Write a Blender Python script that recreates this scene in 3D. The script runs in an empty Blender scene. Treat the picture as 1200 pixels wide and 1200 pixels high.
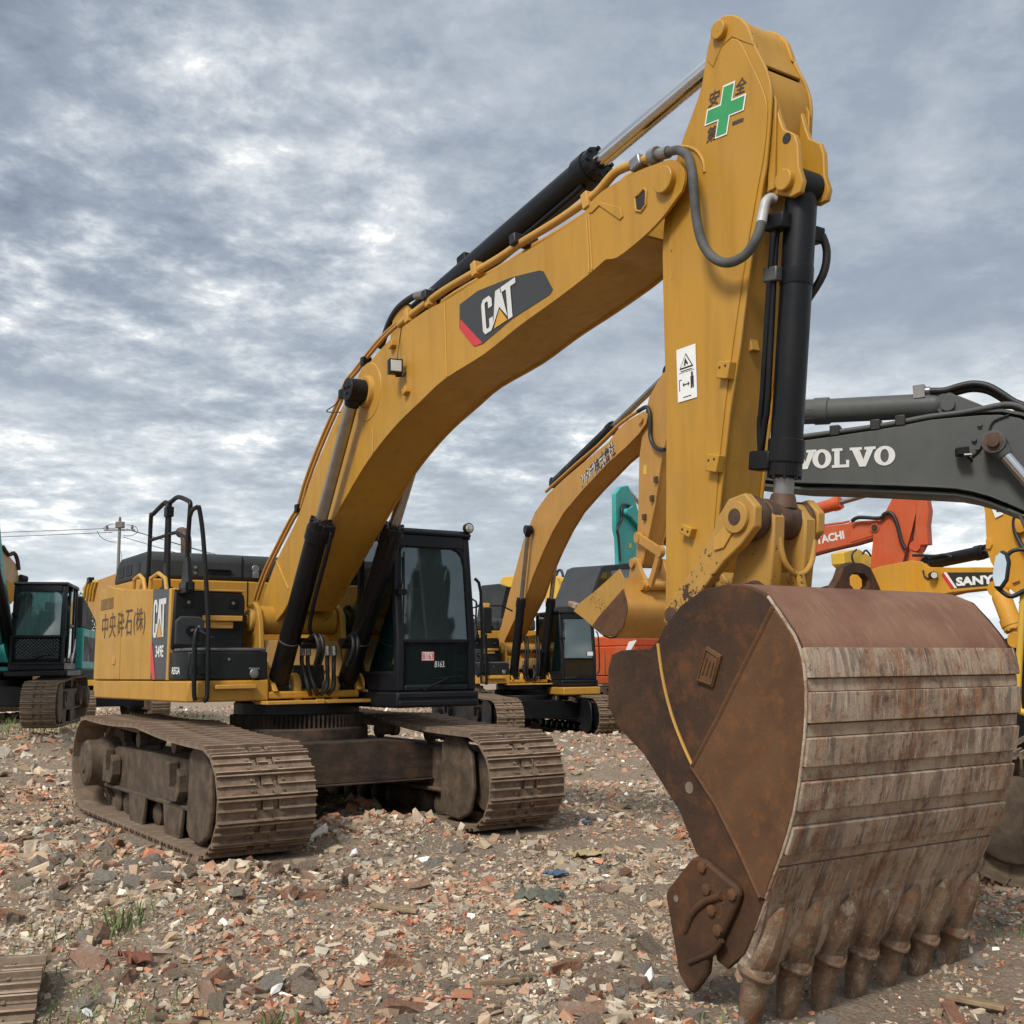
import bpy, bmesh, math, random
import numpy as np
from mathutils import Vector, Matrix, noise
R_ = math.radians
random.seed(7); rng = np.random.default_rng(7)
S = bpy.context.scene
COL = S.collection

# ------------------------------------------------------------------ camera
# world frame = frame of the large yellow excavator: +X its travel direction, +Y its left, Z up, metres
CP = Vector((12.1657, -5.1579, 1.6185)); YAW, PIT, ROL, FPX = 2.552807, 0.139428, -0.011216, 1320.41
_f = Vector((math.cos(YAW)*math.cos(PIT), math.sin(YAW)*math.cos(PIT), math.sin(PIT)))
_r0 = Vector((math.sin(YAW), -math.cos(YAW), 0)); _u0 = _r0.cross(_f)
_r = _r0*math.cos(ROL) + _u0*math.sin(ROL); _u = _u0*math.cos(ROL) - _r0*math.sin(ROL)
cam_d = bpy.data.cameras.new('camera'); cam = bpy.data.objects.new('camera', cam_d); COL.objects.link(cam)
cam.matrix_world = Matrix(((_r.x, _u.x, -_f.x, CP.x), (_r.y, _u.y, -_f.y, CP.y), (_r.z, _u.z, -_f.z, CP.z), (0, 0, 0, 1)))
cam_d.sensor_width = 36; cam_d.lens = FPX/1200*36; cam_d.clip_start = .1; cam_d.clip_end = 3000
S.camera = cam
def ray(px, py): return _f + _r*((px-600)/FPX) + _u*((600-py)/FPX)
def at(px, py, x=None, y=None, z=None):
    """point of the photo's line of sight that lies on the given world plane"""
    d = ray(px, py)
    t = (x-CP.x)/d.x if x is not None else (y-CP.y)/d.y if y is not None else (z-CP.z)/d.z
    return CP + d*t
def P(y, *pts): return [(lambda v: (v.x, v.z))(at(a, b, y=y)) for a, b in pts]

# ------------------------------------------------------------------ sky, sun, exposure
W = bpy.data.worlds.new('World'); S.world = W; W.use_nodes = True
SUN_AZ = Vector((.45, -.89, 0)).normalized(); SUN_EL = R_(46)
SUN = Vector((SUN_AZ.x*math.cos(SUN_EL), SUN_AZ.y*math.cos(SUN_EL), math.sin(SUN_EL)))
def build_world():
    nt = W.node_tree; N = nt.nodes; L = nt.links; N.clear()
    def nd(t, **k):
        n = N.new(t)
        for a, b in k.items(): setattr(n, a, b)
        return n
    def math_(op, a, b=None, c=None):
        n = nd('ShaderNodeMath', operation=op)
        for i, v in enumerate((a, b, c)):
            if v is None: continue
            if isinstance(v, (int, float)): n.inputs[i].default_value = v
            else: L.new(v, n.inputs[i])
        return n.outputs[0]
    tc = nd('ShaderNodeTexCoord')
    sky = nd('ShaderNodeTexSky', sky_type='NISHITA'); sky.sun_disc = False
    sky.sun_elevation = SUN_EL; sky.sun_rotation = math.atan2(SUN_AZ.x, SUN_AZ.y)
    sky.air_density = 1.0; sky.dust_density = 2.5
    sx = nd('ShaderNodeSeparateXYZ'); L.new(tc.outputs['Generated'], sx.inputs[0])
    zz = math_('MAXIMUM', sx.outputs[2], 0.0)
    den = math_('ADD', zz, .16)
    cx = nd('ShaderNodeCombineXYZ'); L.new(math_('DIVIDE', sx.outputs[0], den), cx.inputs[0]); L.new(math_('DIVIDE', sx.outputs[1], den), cx.inputs[1])
    def fbm(scale, detail, rough, dist, off):
        mp = nd('ShaderNodeMapping'); mp.inputs['Location'].default_value = off; mp.inputs['Rotation'].default_value = (0, 0, R_(35)); mp.inputs['Scale'].default_value = (1, .95, 1)
        L.new(cx.outputs[0], mp.inputs[0])
        n = nd('ShaderNodeTexNoise'); n.inputs['Scale'].default_value = scale; n.inputs['Detail'].default_value = detail
        n.inputs['Roughness'].default_value = rough; n.inputs['Distortion'].default_value = dist; L.new(mp.outputs[0], n.inputs[0])
        return n.outputs[0]
    def ramp(fac, stops):
        r = nd('ShaderNodeValToRGB'); e = r.color_ramp.elements
        while len(e) < len(stops): e.new(.5)
        for i, (p, c) in enumerate(stops): e[i].position = p; e[i].color = (*c, 1)
        L.new(fac, r.inputs[0]); return r.outputs[0]
    big = fbm(.8, 4, .5, .1, (-4.1, 5.5, 0)); med = fbm(6.2, 11, .62, .15, (3.3, -7.4, 0)); fine = fbm(19.0, 9, .64, .2, (1.2, 9.4, 0)); brk = fbm(.55, 3, .5, 0, (9.2, 4.0, 0))
    wk = nd('ShaderNodeMapRange'); L.new(brk, wk.inputs[0]); wk.inputs[1].default_value = .38; wk.inputs[2].default_value = .60; wk.inputs[3].default_value = .28; wk.inputs[4].default_value = 1.0
    dens = math_('ADD', math_('ADD', math_('MULTIPLY', big, .95), .125), math_('MULTIPLY', wk.outputs[0], math_('ADD', math_('MULTIPLY', math_('SUBTRACT', med, .5), .85), math_('MULTIPLY', math_('SUBTRACT', fine, .5), .24))))
    cloud = ramp(dens, [(.43, (.72, .70, .655)), (.50, (.415, .435, .455)), (.57, (.28, .309, .345)), (.65, (.192, .222, .265)), (.80, (.125, .15, .19))])
    sm = nd('ShaderNodeVectorMath', operation='DOT_PRODUCT'); L.new(tc.outputs['Generated'], sm.inputs[0]); sm.inputs[1].default_value = SUN
    glow = math_('MULTIPLY_ADD', math_('POWER', math_('MAXIMUM', sm.outputs['Value'], 0), 3), .55, .92)
    cm = nd('ShaderNodeMix', data_type='RGBA', blend_type='MULTIPLY'); cm.inputs[0].default_value = 1
    L.new(cloud, cm.inputs[6]); gg = nd('ShaderNodeCombineXYZ')
    for i in range(3): L.new(glow, gg.inputs[i])
    L.new(gg.outputs[0], cm.inputs[7])
    # clouds melt into a pale veil towards the horizon
    hz = math_('POWER', math_('SUBTRACT', 1.0, math_('MINIMUM', math_('MULTIPLY', zz, 2.6), 1.0)), 2.2)
    hm = nd('ShaderNodeMix', data_type='RGBA'); L.new(math_('MULTIPLY', hz, .72), hm.inputs[0]); L.new(cm.outputs[2], hm.inputs[6]); hm.inputs[7].default_value = (.45, .485, .495, 1)
    b1 = nd('ShaderNodeBackground'); L.new(sky.outputs[0], b1.inputs[0]); b1.inputs[1].default_value = .05
    b2 = nd('ShaderNodeBackground'); L.new(hm.outputs[2], b2.inputs[0]); b2.inputs[1].default_value = 1.0
    mx = nd('ShaderNodeMixShader'); mx.inputs[0].default_value = .93
    L.new(b1.outputs[0], mx.inputs[1]); L.new(b2.outputs[0], mx.inputs[2])
    out = nd('ShaderNodeOutputWorld'); L.new(mx.outputs[0], out.inputs[0])
build_world()
sun_d = bpy.data.lights.new('sun', 'SUN'); sun = bpy.data.objects.new('sun', sun_d); COL.objects.link(sun)
sun_d.energy = 1.5; sun_d.angle = R_(14); sun_d.color = (1, .95, .87)
sun.rotation_euler = (-SUN).to_track_quat('-Z', 'Y').to_euler()
S.view_settings.view_transform = 'Standard'; S.view_settings.look = 'None'; S.view_settings.exposure = 1.04; S.view_settings.gamma = 1
S.view_settings.use_curve_mapping = False

# ------------------------------------------------------------------ materials
class MB_:
    """small node-building helper"""
    def __init__(s, name):
        s.m = bpy.data.materials.new(name); s.m.use_nodes = True; s.nt = s.m.node_tree; s.N = s.nt.nodes; s.L = s.nt.links
        s.b = s.N['Principled BSDF']; s.tc = s.N.new('ShaderNodeTexCoord')
    def link(s, a, b): s.L.new(a, b)
    def noise(s, scale, detail=5, rough=.55, stretch=None, coord='Object', dist=0):
        n = s.N.new('ShaderNodeTexNoise'); n.inputs['Scale'].default_value = scale; n.inputs['Detail'].default_value = detail
        n.inputs['Roughness'].default_value = rough; n.inputs['Distortion'].default_value = dist
        src = s.tc.outputs[coord]
        if stretch:
            mp = s.N.new('ShaderNodeMapping'); mp.inputs['Scale'].default_value = stretch; s.L.new(src, mp.inputs[0]); src = mp.outputs[0]
        s.L.new(src, n.inputs[0]); return n.outputs[0]
    def ramp(s, fac, stops, const=False):
        r = s.N.new('ShaderNodeValToRGB'); e = r.color_ramp.elements
        if const: r.color_ramp.interpolation = 'CONSTANT'
        while len(e) < len(stops): e.new(.5)
        for i, (p, c) in enumerate(stops):
            e[i].position = p; e[i].color = (*c, 1) if isinstance(c, tuple) else (c, c, c, 1)
        s.L.new(fac, r.inputs[0]); return r.outputs[0]
    def mix(s, fac, a, b, mode='MIX'):
        n = s.N.new('ShaderNodeMix'); n.data_type = 'RGBA'; n.blend_type = mode
        for v, i in ((fac, 0), (a, 6), (b, 7)):
            if isinstance(v, (int, float)): n.inputs[i].default_value = v
            elif isinstance(v, tuple): n.inputs[i].default_value = (*v, 1)
            else: s.L.new(v, n.inputs[i])
        return n.outputs[2]
    def mul(s, a, b, op='MULTIPLY'):
        n = s.N.new('ShaderNodeMath'); n.operation = op
        for i, v in enumerate((a, b)):
            if isinstance(v, (int, float)): n.inputs[i].default_value = v
            else: s.L.new(v, n.inputs[i])
        return n.outputs[0]
    def bump(s, h, strength=.3, dist=.01):
        n = s.N.new('ShaderNodeBump'); n.inputs['Strength'].default_value = strength; n.inputs['Distance'].default_value = dist
        s.L.new(h, n.inputs['Height']); s.L.new(n.outputs[0], s.b.inputs['Normal'])
    def set(s, col=None, rough=None, metal=None, spec=None):
        for v, k in ((col, 'Base Color'), (rough, 'Roughness'), (metal, 'Metallic'), (spec, 'Specular IOR Level')):
            if v is None: continue
            if isinstance(v, tuple): s.b.inputs[k].default_value = (*v, 1)
            elif isinstance(v, (int, float)): s.b.inputs[k].default_value = v
            else: s.L.new(v, s.b.inputs[k])
        return s.m
def paint(name, col, dust=.25, rough=.42, chips=.0, dustcol=(.30, .235, .16), streak=.35):
    k = MB_(name)
    k.b.inputs['Specular IOR Level'].default_value = .36 if max(col) > .02 else .28
    a = k.noise(1.3, 6, .6); c = k.mix(k.ramp(a, [(.3, 0.0), (.75, 1.0)]), tuple(v*.90 for v in col), tuple(min(1, v*1.07) for v in col))
    st = k.noise(4.0, 7, .62, stretch=(2.2, 2.2, .22)); c = k.mix(k.mul(k.ramp(st, [(.48, 0.0), (.72, 1.0)]), streak), c, tuple(v*.62 for v in col))
    d = k.noise(2.3, 9, .68, dist=.3); c = k.mix(k.mul(k.ramp(d, [(.42, 0.0), (.72, 1.0)]), dust), c, dustcol)
    if chips:
        ch = k.noise(26, 6, .7); big = k.noise(1.7, 3, .5)
        msk = k.ramp(k.mul(k.mul(ch, .7), k.mul(big, .45), 'ADD'), [(.80-chips*.2, 0.0), (.815-chips*.2, 1.0)])
        c = k.mix(msk, c, (.06, .035, .02))
    sp = k.noise(150, 3, .6)
    k.bump(sp, .05, .002)
    r = k.ramp(d, [(.35, rough-.06), (.75, min(.95, rough+.28))])
    return k.set(c, r)
M = {}
M['yellow'] = paint('cat_yellow_paint', (.465, .24, .026), .15, .40, chips=.14, streak=.5)
M['yellow_stick'] = paint('arm_yellow_paint', (.465, .24, .026), .15, .42, chips=.2, streak=.5)
M['yellow_worn'] = paint('worn_yellow_paint', (.455, .245, .045), .32, .55, chips=.62, dustcol=(.34, .235, .12))
M['yellow_trim'] = paint('trim_yellow_paint', (.53, .285, .055), .12, .45)
M['yellow_deck'] = paint('dusty_deck_paint', (.40, .215, .06), .45, .6)
M['yellow2'] = paint('second_yellow_paint', (.47, .235, .045), .2, .5)
M['bright_yellow'] = paint('bright_yellow_paint', (.68, .42, .045), .2, .45)
M['sany_yellow'] = paint('amber_paint', (.60, .285, .022), .16, .42)
M['orange'] = paint('orange_paint', (.52, .085, .022), .18, .45)
M['teal'] = paint('teal_paint', (.035, .34, .31), .14, .42, dustcol=(.22, .3, .27))
M['volvo'] = paint('graphite_paint', (.072, .077, .076), .30, .55, chips=.15, dustcol=(.15, .145, .13))
M['black'] = paint('black_paint', (.0055, .0058, .0075), .10, .38, dustcol=(.03, .027, .023))
M['dark'] = paint('charcoal_panel', (.0085, .0105, .0115), .10, .42, dustcol=(.04, .037, .03))
M['hood'] = paint('dark_grey_hood', (.028, .032, .036), .3, .6, dustcol=(.10, .095, .085))
M['beige'] = paint('beige_paint', (.46, .34, .20), .3, .5)
M['tread'] = paint('grey_tread_plate', (.09, .09, .092), .4, .7, dustcol=(.15, .14, .12))
M['cabblack'] = paint('cab_black_paint', (.008, .009, .0125), .12, .40, dustcol=(.03, .028, .026))
def simple(name, col, rough=.5, metal=0.0, spec=None, var=.15):
    k = MB_(name); n = k.noise(9, 5, .6)
    c = k.mix(k.ramp(n, [(.3, 0.0), (.7, 1.0)]), tuple(v*(1-var) for v in col), tuple(min(1, v*(1+var)) for v in col))
    return k.set(c, rough, metal, spec)
M['chrome'] = simple('chrome_rod', (.62, .62, .63), .13, 1.0, var=.04)
M['dullrod'] = simple('dull_steel_rod', (.36, .34, .32), .28, 1.0, var=.12)
M['hose'] = simple('rubber_hose', (.011, .011, .0115), .5)
M['greyhose'] = simple('grey_sleeved_hose', (.075, .075, .072), .75, var=.3)
M['steel'] = simple('plain_steel', (.28, .275, .27), .4, .8)
M['pinrust'] = simple('dark_pin_steel', (.09, .05, .03), .6, .3, var=.4)
M['white'] = simple('white_print', (.78, .78, .76), .55, var=.04)
M['silver'] = simple('silver_print', (.62, .62, .60), .5, var=.05)
M['decalblack'] = simple('decal_charcoal', (.035, .036, .037), .38, var=.06)
M['decalred'] = simple('decal_red', (.56, .035, .04), .42, var=.06)
M['decalyellow'] = simple('decal_amber', (.60, .30, .035), .42, var=.05)
M['louvre'] = simple('brown_louvre_mesh', (.20, .115, .03), .7, var=.3)
M['green'] = simple('decal_green', (.035, .30, .10), .5, var=.08)
M['ink'] = simple('black_ink', (.022, .019, .016), .6, var=.1)
M['brownink'] = simple('faded_brown_ink', (.06, .042, .028), .6, var=.25)
M['rubber'] = simple('black_rubber', (.014, .014, .014), .7)
M['holeground'] = simple('ground_seen_in_hole', (.17, .13, .095), .9, var=.3)
M['hoseend'] = simple('zinc_hose_end', (.40, .40, .39), .45, .2)
M['hoseclip'] = simple('dull_clip_steel', (.12, .12, .115), .45, .6)
M['insulator'] = simple('insulator_porcelain', (.16, .13, .12), .4)
M['concrete'] = simple('weathered_concrete', (.19, .185, .175), .9, var=.2)
M['wire'] = simple('wire_sheath', (.05, .055, .06), .7)
M['seat'] = simple('seat_fabric', (.05, .048, .045), .9)
M['leaf'] = simple('leaf_green', (.055, .085, .03), .7, var=.35)
M['grass'] = simple('weed_green', (.12, .17, .05), .7, var=.3)
M['bark'] = simple('bark', (.08, .06, .045), .9)
M['wood'] = simple('weathered_wood', (.26, .18, .105), .85, var=.35)
M['rag'] = simple('dull_green_cloth', (.10, .105, .08), .9, var=.3)
M['ragyellow'] = simple('faded_yellow_cloth', (.40, .31, .16), .9, var=.2)
M['plastic'] = simple('white_plastic', (.72, .72, .70), .5, var=.05)
M['bluebit'] = simple('blue_plastic', (.06, .12, .21), .6)
M['redclay'] = simple('red_clay', (.20, .075, .045), .9, var=.35)
M['tealbit'] = simple('green_plastic', (.03, .22, .16), .5)
def mirror():
    k = MB_('mirror_glass'); return k.set((.75, .8, .8), .05, 1.0)
M['mirror'] = mirror()
def lens():
    k = MB_('lamp_lens'); k.b.inputs['Coat Weight'].default_value = 1.0; return k.set((.55, .52, .45), .12, .55)
M['lens'] = lens()
def glass(name, tint, refl=.06, alpha=.55, film=(.02, .03, .03)):
    k = MB_(name); N = k.N
    tr = N.new('ShaderNodeBsdfTransparent'); tr.inputs[0].default_value = (*tint, 1)
    df = N.new('ShaderNodeBsdfDiffuse'); df.inputs[0].default_value = (*film, 1)
    gl = N.new('ShaderNodeBsdfGlossy'); gl.inputs['Roughness'].default_value = .03; gl.inputs[0].default_value = (.95, 1, 1, 1)
    m1 = N.new('ShaderNodeMixShader'); m1.inputs[0].default_value = alpha; k.link(tr.outputs[0], m1.inputs[1]); k.link(df.outputs[0], m1.inputs[2])
    fr = N.new('ShaderNodeFresnel'); fr.inputs[0].default_value = 1.5
    m2 = N.new('ShaderNodeMixShader'); k.link(k.mul(fr.outputs[0], refl, 'ADD'), m2.inputs[0]); k.link(m1.outputs[0], m2.inputs[1]); k.link(gl.outputs[0], m2.inputs[2])
    k.link(m2.outputs[0], N['Material Output'].inputs[0]); return k.m
M['glass'] = glass('tinted_cab_glass', (.42, .58, .56), .09, .30, (.09, .13, .125))
M['glassteal'] = glass('teal_side_glass', (.62, .98, .92), .06, .07, (.05, .13, .12))
M['glassclear'] = glass('light_cab_glass', (.72, .90, .87), .05, .08, (.06, .09, .09))
M['glassdark'] = glass('dark_cab_glass', (.16, .24, .24), .06, .5, (.02, .03, .032))
# ---- rusty / dirty steels
def rust_plate():
    k = MB_('rusted_bucket_plate')
    a = k.noise(1.7, 8, .62, dist=.4); b = k.noise(7, 8, .68); st = k.noise(5, 7, .6, stretch=(1.8, 1.8, .35)); g = k.noise(60, 5, .7)
    c = k.mix(k.ramp(a, [(.32, 0.0), (.66, 1.0)]), (.032, .019, .013), (.075, .037, .019))
    c = k.mix(k.mul(k.ramp(b, [(.5, 0.0), (.70, 1.0)]), .55), c, (.17, .062, .020))
    c = k.mix(k.mul(k.ramp(st, [(.52, 0.0), (.75, 1.0)]), .45), c, (.03, .024, .022))
    c = k.mix(k.mul(k.ramp(g, [(.55, 0.0), (.75, 1.0)]), .25), c, (.16, .11, .075))
    k.bump(k.mul(g, b, 'ADD'), .35, .006); return k.set(c, k.ramp(b, [(.3, .6), (.8, .9)]), .0, .25)
M['rust'] = rust_plate()
def rust_inner():
    k = MB_('brown_wear_plate')
    a = k.noise(2.2, 8, .62, dist=.5); b = k.noise(10, 8, .68); g = k.noise(55, 5, .7)
    c = k.mix(k.ramp(a, [(.32, 0.0), (.68, 1.0)]), (.075, .037, .020), (.135, .068, .032))
    c = k.mix(k.mul(k.ramp(b, [(.5, 0.0), (.72, 1.0)]), .6), c, (.22, .085, .026))
    k.bump(k.mul(g, b, 'ADD'), .35, .006); return k.set(c, .82, .0, .25)
M['rust2'] = rust_inner()
def scraped(name, dusty, streaks, ax=(26, 26, 1.6)):
    """steel scraped along its working direction: long narrow streaks of bare, rusty and dusty metal"""
    k = MB_(name)
    s1 = k.noise(1.0, 8, .7, stretch=(2.6, 26, 2.8), dist=.2); s2 = k.noise(1.0, 8, .74, stretch=(4.5, 50, 4.8), dist=.25); s3 = k.noise(1.0, 7, .66, stretch=(2.2, 14, 2.0), dist=.4)
    a = k.noise(1.5, 7, .62, dist=.5); p = k.noise(3.3, 9, .72, dist=.4); g = k.noise(80, 5, .7); q = k.noise(14, 8, .72)
    c = k.mix(k.ramp(a, [(.34, 0.0), (.64, 1.0)]), (.47, .375, .28), (.31, .21, .145))
    c = k.mix(k.mul(k.ramp(p, [(.49, 0.0), (.58, 1.0)]), .75), c, (.20, .085, .040))
    c = k.mix(k.mul(k.ramp(s3, [(.49, 0.0), (.57, 1.0)]), .62*streaks), c, (.085, .058, .048))
    c = k.mix(k.mul(k.ramp(s1, [(.53, 0.0), (.60, 1.0)]), .6*streaks), c, (.33, .135, .055))
    c = k.mix(k.mul(k.ramp(s2, [(.575, 0.0), (.68, 1.0)]), .85*streaks), c, (.70, .67, .63))
    c = k.mix(k.mul(k.ramp(s2, [(.34, 1.0), (.42, 0.0)]), .75*streaks), c, (.055, .046, .040))
    c = k.mix(k.mul(k.ramp(k.noise(4.2, 10, .75), [(.47, 0.0), (.58, 1.0)]), dusty), c, (.44, .35, .25))
    c = k.mix(k.mul(k.ramp(q, [(.57, 0.0), (.64, 1.0)]), .6), c, (.085, .06, .045))
    c = k.mix(k.mul(k.ramp(g, [(.63, 0.0), (.72, 1.0)]), .4), c, (.52, .45, .35))
    k.bump(k.mul(k.mul(g, .6), k.mul(s2, q, 'ADD'), 'ADD'), .8, .010); return k.set(c, .8, .05, .3)
M['scraped'] = scraped('scraped_bucket_steel', .45, 1.0)
def cast_tooth():
    k = MB_('worn_cast_tooth'); a = k.noise(5, 8, .66, dist=.4); p = k.noise(13, 9, .72, dist=.3); g = k.noise(70, 6, .72); st = k.noise(1, 7, .7, stretch=(9, 34, 7), dist=.3)
    c = k.mix(k.ramp(a, [(.36, 0.0), (.62, 1.0)]), (.27, .185, .12), (.125, .078, .048))
    c = k.mix(k.mul(k.ramp(p, [(.52, 0.0), (.62, 1.0)]), .7), c, (.24, .095, .04))
    c = k.mix(k.mul(k.ramp(p, [(.34, 1.0), (.44, 0.0)]), .7), c, (.38, .30, .215))
    c = k.mix(k.mul(k.ramp(st, [(.58, 0.0), (.68, 1.0)]), .5), c, (.55, .49, .42))
    c = k.mix(k.mul(k.ramp(st, [(.32, 1.0), (.42, 0.0)]), .6), c, (.06, .045, .036))
    c = k.mix(k.mul(k.ramp(g, [(.58, 0.0), (.70, 1.0)]), .4), c, (.48, .40, .30))
    k.bump(k.mul(k.mul(g, .6), p, 'ADD'), .9, .012); return k.set(c, .8, .05, .3)
M['tooth'] = cast_tooth()
M['gapdirt'] = scraped('dirt_packed_steel', .7, .55)
def bucket_top():
    k = MB_('red_brown_bucket_top')
    a = k.noise(2.0, 8, .64, dist=.5); s1 = k.noise(1, 7, .68, stretch=(5, 22, 5)); g = k.noise(60, 5, .7)
    c = k.mix(k.ramp(a, [(.32, 0.0), (.68, 1.0)]), (.15, .062, .036), (.25, .128, .078))
    c = k.mix(k.mul(k.ramp(s1, [(.52, 0.0), (.68, 1.0)]), .6), c, (.25, .175, .12))
    c = k.mix(k.mul(k.ramp(g, [(.6, 0.0), (.74, 1.0)]), .3), c, (.30, .24, .18))
    k.bump(k.mul(g, a, 'ADD'), .35, .006); return k.set(c, .75, .15)
M['rust3'] = bucket_top()
def shoe_mat(name, base, light, rustc):
    k = MB_(name); oi = k.N.new('ShaderNodeObjectInfo')
    a = k.noise(6, 8, .65, dist=.3); g = k.noise(60, 6, .7); st = k.noise(1, 6, .65, stretch=(14, 3, 14))
    c = k.mix(k.ramp(a, [(.34, 0.0), (.66, 1.0)]), base, light)
    c = k.mix(k.mul(k.ramp(st, [(.48, 0.0), (.66, 1.0)]), .7), c, rustc)
    c = k.mix(k.mul(k.ramp(g, [(.58, 0.0), (.72, 1.0)]), .5), c, tuple(min(1, v*1.7) for v in light))
    c = k.mix(k.mul(oi.outputs['Random'], .35), c, base)
    k.bump(k.mul(g, a, 'ADD'), .4, .006); return k.set(c, .78, .2)
M['shoe'] = shoe_mat('rusty_track_steel', (.12, .082, .056), (.34, .25, .175), (.18, .088, .048))
M['shoeworn'] = shoe_mat('worn_grouser_steel', (.27, .19, .13), (.48, .385, .29), (.21, .10, .05))
M['shoemud'] = shoe_mat('muddy_track_steel', (.13, .095, .062), (.27, .2, .135), (.17, .11, .07))
M['under'] = shoe_mat('dirty_undercarriage_steel', (.050, .036, .026), (.165, .115, .075), (.080, .053, .035))
M['beam'] = shoe_mat('dark_carbody_steel', (.028, .020, .015), (.095, .055, .034), (.015, .013, .012))

# ------------------------------------------------------------------ object helpers
def empty(name, loc=(0, 0, 0), rz=0, label=None, cat=None, group=None):
    o = bpy.data.objects.new(name, None); COL.objects.link(o); o.location = loc; o.rotation_euler = (0, 0, rz); o.empty_display_size = .2
    if label: o['label'] = label; o['category'] = cat
    if group: o['group'] = group
    return o
def finish(bm, ang=38):
    bmesh.ops.remove_doubles(bm, verts=bm.verts, dist=1e-5)
    bmesh.ops.recalc_face_normals(bm, faces=bm.faces)
    a = R_(ang)
    for f in bm.faces: f.smooth = True
    for e in bm.edges:
        if len(e.link_faces) != 2 or e.calc_face_angle(0) > a: e.smooth = False
SPLIT = {'cylinder_boss', 'ram_port', 'pipe_bracket', 'ear_gusset', 'weld_seam', 'hood_latch', 'hood_screw', 'side_windows', 'deck_hoses', 'hose_fittings', 'port_block', 'cap_bolts', 'cylinder_hose', 'bracket_hole', 'pin_boss', 'pipe_clamp', 'ram_pipe', 'boom_hose', 'boom_back_line', 'line_clip', 'boom_bracket', 'cutter_bolt', 'control_lever', 'pedal_lever', 'clamp_screw', 'cylinder_lug', 'cylinder_mount', 'nose_pin', 'bucket_pin', 'rail_base', 'front_bumper', 'latch', 'corner_fillet', 'badge_relief', 'arm_console', 'cab_lining', 'seat', 'lamp_housing', 'step_handle'}
def islands(bm):
    seen = set(); out = []
    for v in bm.verts:
        if v in seen: continue
        st = [v]; seen.add(v); isl = []
        while st:
            a = st.pop(); isl.append(a)
            for e in a.link_edges:
                b = e.other_vert(a)
                if b not in seen: seen.add(b); st.append(b)
        out.append(isl)
    return out
def ob(name, bm, mat, parent=None, bevel=0, ang=38, label=None, mats=None):
    if name in SPLIT and not mats:
        isl = islands(bm)
        if len(isl) > 1:
            first = None
            for g in isl:
                n = bmesh.new(); mp = {v: n.verts.new(v.co) for v in g}
                fs = {f for v in g for f in v.link_faces}
                for f in fs: n.faces.new([mp[v] for v in f.verts])
                o = ob_one(name, n, mat, parent, bevel, ang, label); first = first or o
            bm.free(); return first
    return ob_one(name, bm, mat, parent, bevel, ang, label, mats)
def ob_one(name, bm, mat, parent=None, bevel=0, ang=38, label=None, mats=None):
    finish(bm, ang)
    me = bpy.data.meshes.new(name); bm.to_mesh(me); bm.free()
    for m in (mats or [mat]): me.materials.append(m)
    o = bpy.data.objects.new(name, me); COL.objects.link(o)
    if parent is not None: o.parent = parent
    if bevel:
        b = o.modifiers.new('edge', 'BEVEL'); b.width = bevel; b.segments = 2; b.limit_method = 'ANGLE'; b.angle_limit = R_(40); b.harden_normals = False
    if label: o['label'] = label
    return o
def tag(o, label, cat, group=None, kind=None):
    o['label'] = label; o['category'] = cat
    if group: o['group'] = group
    if kind: o['kind'] = kind
    return o
def BM(): return bmesh.new()
def box(bm, x0, x1, y0, y1, z0, z1, mat=0):
    v = [bm.verts.new(c) for c in ((x0, y0, z0), (x1, y0, z0), (x1, y1, z0), (x0, y1, z0), (x0, y0, z1), (x1, y0, z1), (x1, y1, z1), (x0, y1, z1))]
    for q in ((3, 2, 1, 0), (4, 5, 6, 7), (0, 1, 5, 4), (1, 2, 6, 5), (2, 3, 7, 6), (3, 0, 4, 7)): bm.faces.new([v[i] for i in q]).material_index = mat
    return bm
def prism(bm, poly, d0, d1, axis='y'):
    """extrude a 2-D polygon: axis y -> (x,z), axis z -> (x,y), axis x -> (y,z)"""
    mp = {'y': lambda a, b, d: (a, d, b), 'z': lambda a, b, d: (a, b, d), 'x': lambda a, b, d: (d, a, b)}[axis]
    A = [bm.verts.new(mp(a, b, d0)) for a, b in poly]; B = [bm.verts.new(mp(a, b, d1)) for a, b in poly]
    bm.faces.new(A); bm.faces.new(B[::-1]); n = len(poly)
    for i in range(n): bm.faces.new((A[i], B[i], B[(i+1) % n], A[(i+1) % n]))
    return bm
def ringframe(d):
    d = Vector(d).normalized(); a = Vector((0, 0, 1)) if abs(d.z) < .9 else Vector((1, 0, 0))
    u = d.cross(a).normalized(); return u, d.cross(u)
def lathe(bm, p0, p1, prof, n=20, caps=True):
    """surface of revolution about p0->p1; prof = (t along axis in metres, radius)"""
    p0 = Vector(p0); d = (Vector(p1)-p0).normalized(); u, v = ringframe(d); rings = []
    for t, r in prof:
        c = p0+d*t; rings.append([bm.verts.new(c+u*(r*math.cos(2*math.pi*i/n))+v*(r*math.sin(2*math.pi*i/n))) for i in range(n)])
    for a, b in zip(rings, rings[1:]):
        for i in range(n): bm.faces.new((a[i], a[(i+1) % n], b[(i+1) % n], b[i]))
    if caps: bm.faces.new(rings[0][::-1]); bm.faces.new(rings[-1])
    return bm
def cyl(bm, p0, p1, r, n=16, r2=None):
    L = (Vector(p1)-Vector(p0)).length; return lathe(bm, p0, p1, [(0, r), (L, r if r2 is None else r2)], n)
def smooth_path(pts, k=6):
    pts = [Vector(p) for p in pts]; out = []
    for i in range(len(pts)-1):
        a = pts[max(i-1, 0)]; b = pts[i]; c = pts[i+1]; d = pts[min(i+2, len(pts)-1)]
        for j in range(k):
            t = j/k; out.append(.5*((2*b)+(c-a)*t+(2*a-5*b+4*c-d)*t*t+(3*b-a-3*c+d)*t**3))
    return out+[pts[-1]]
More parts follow.
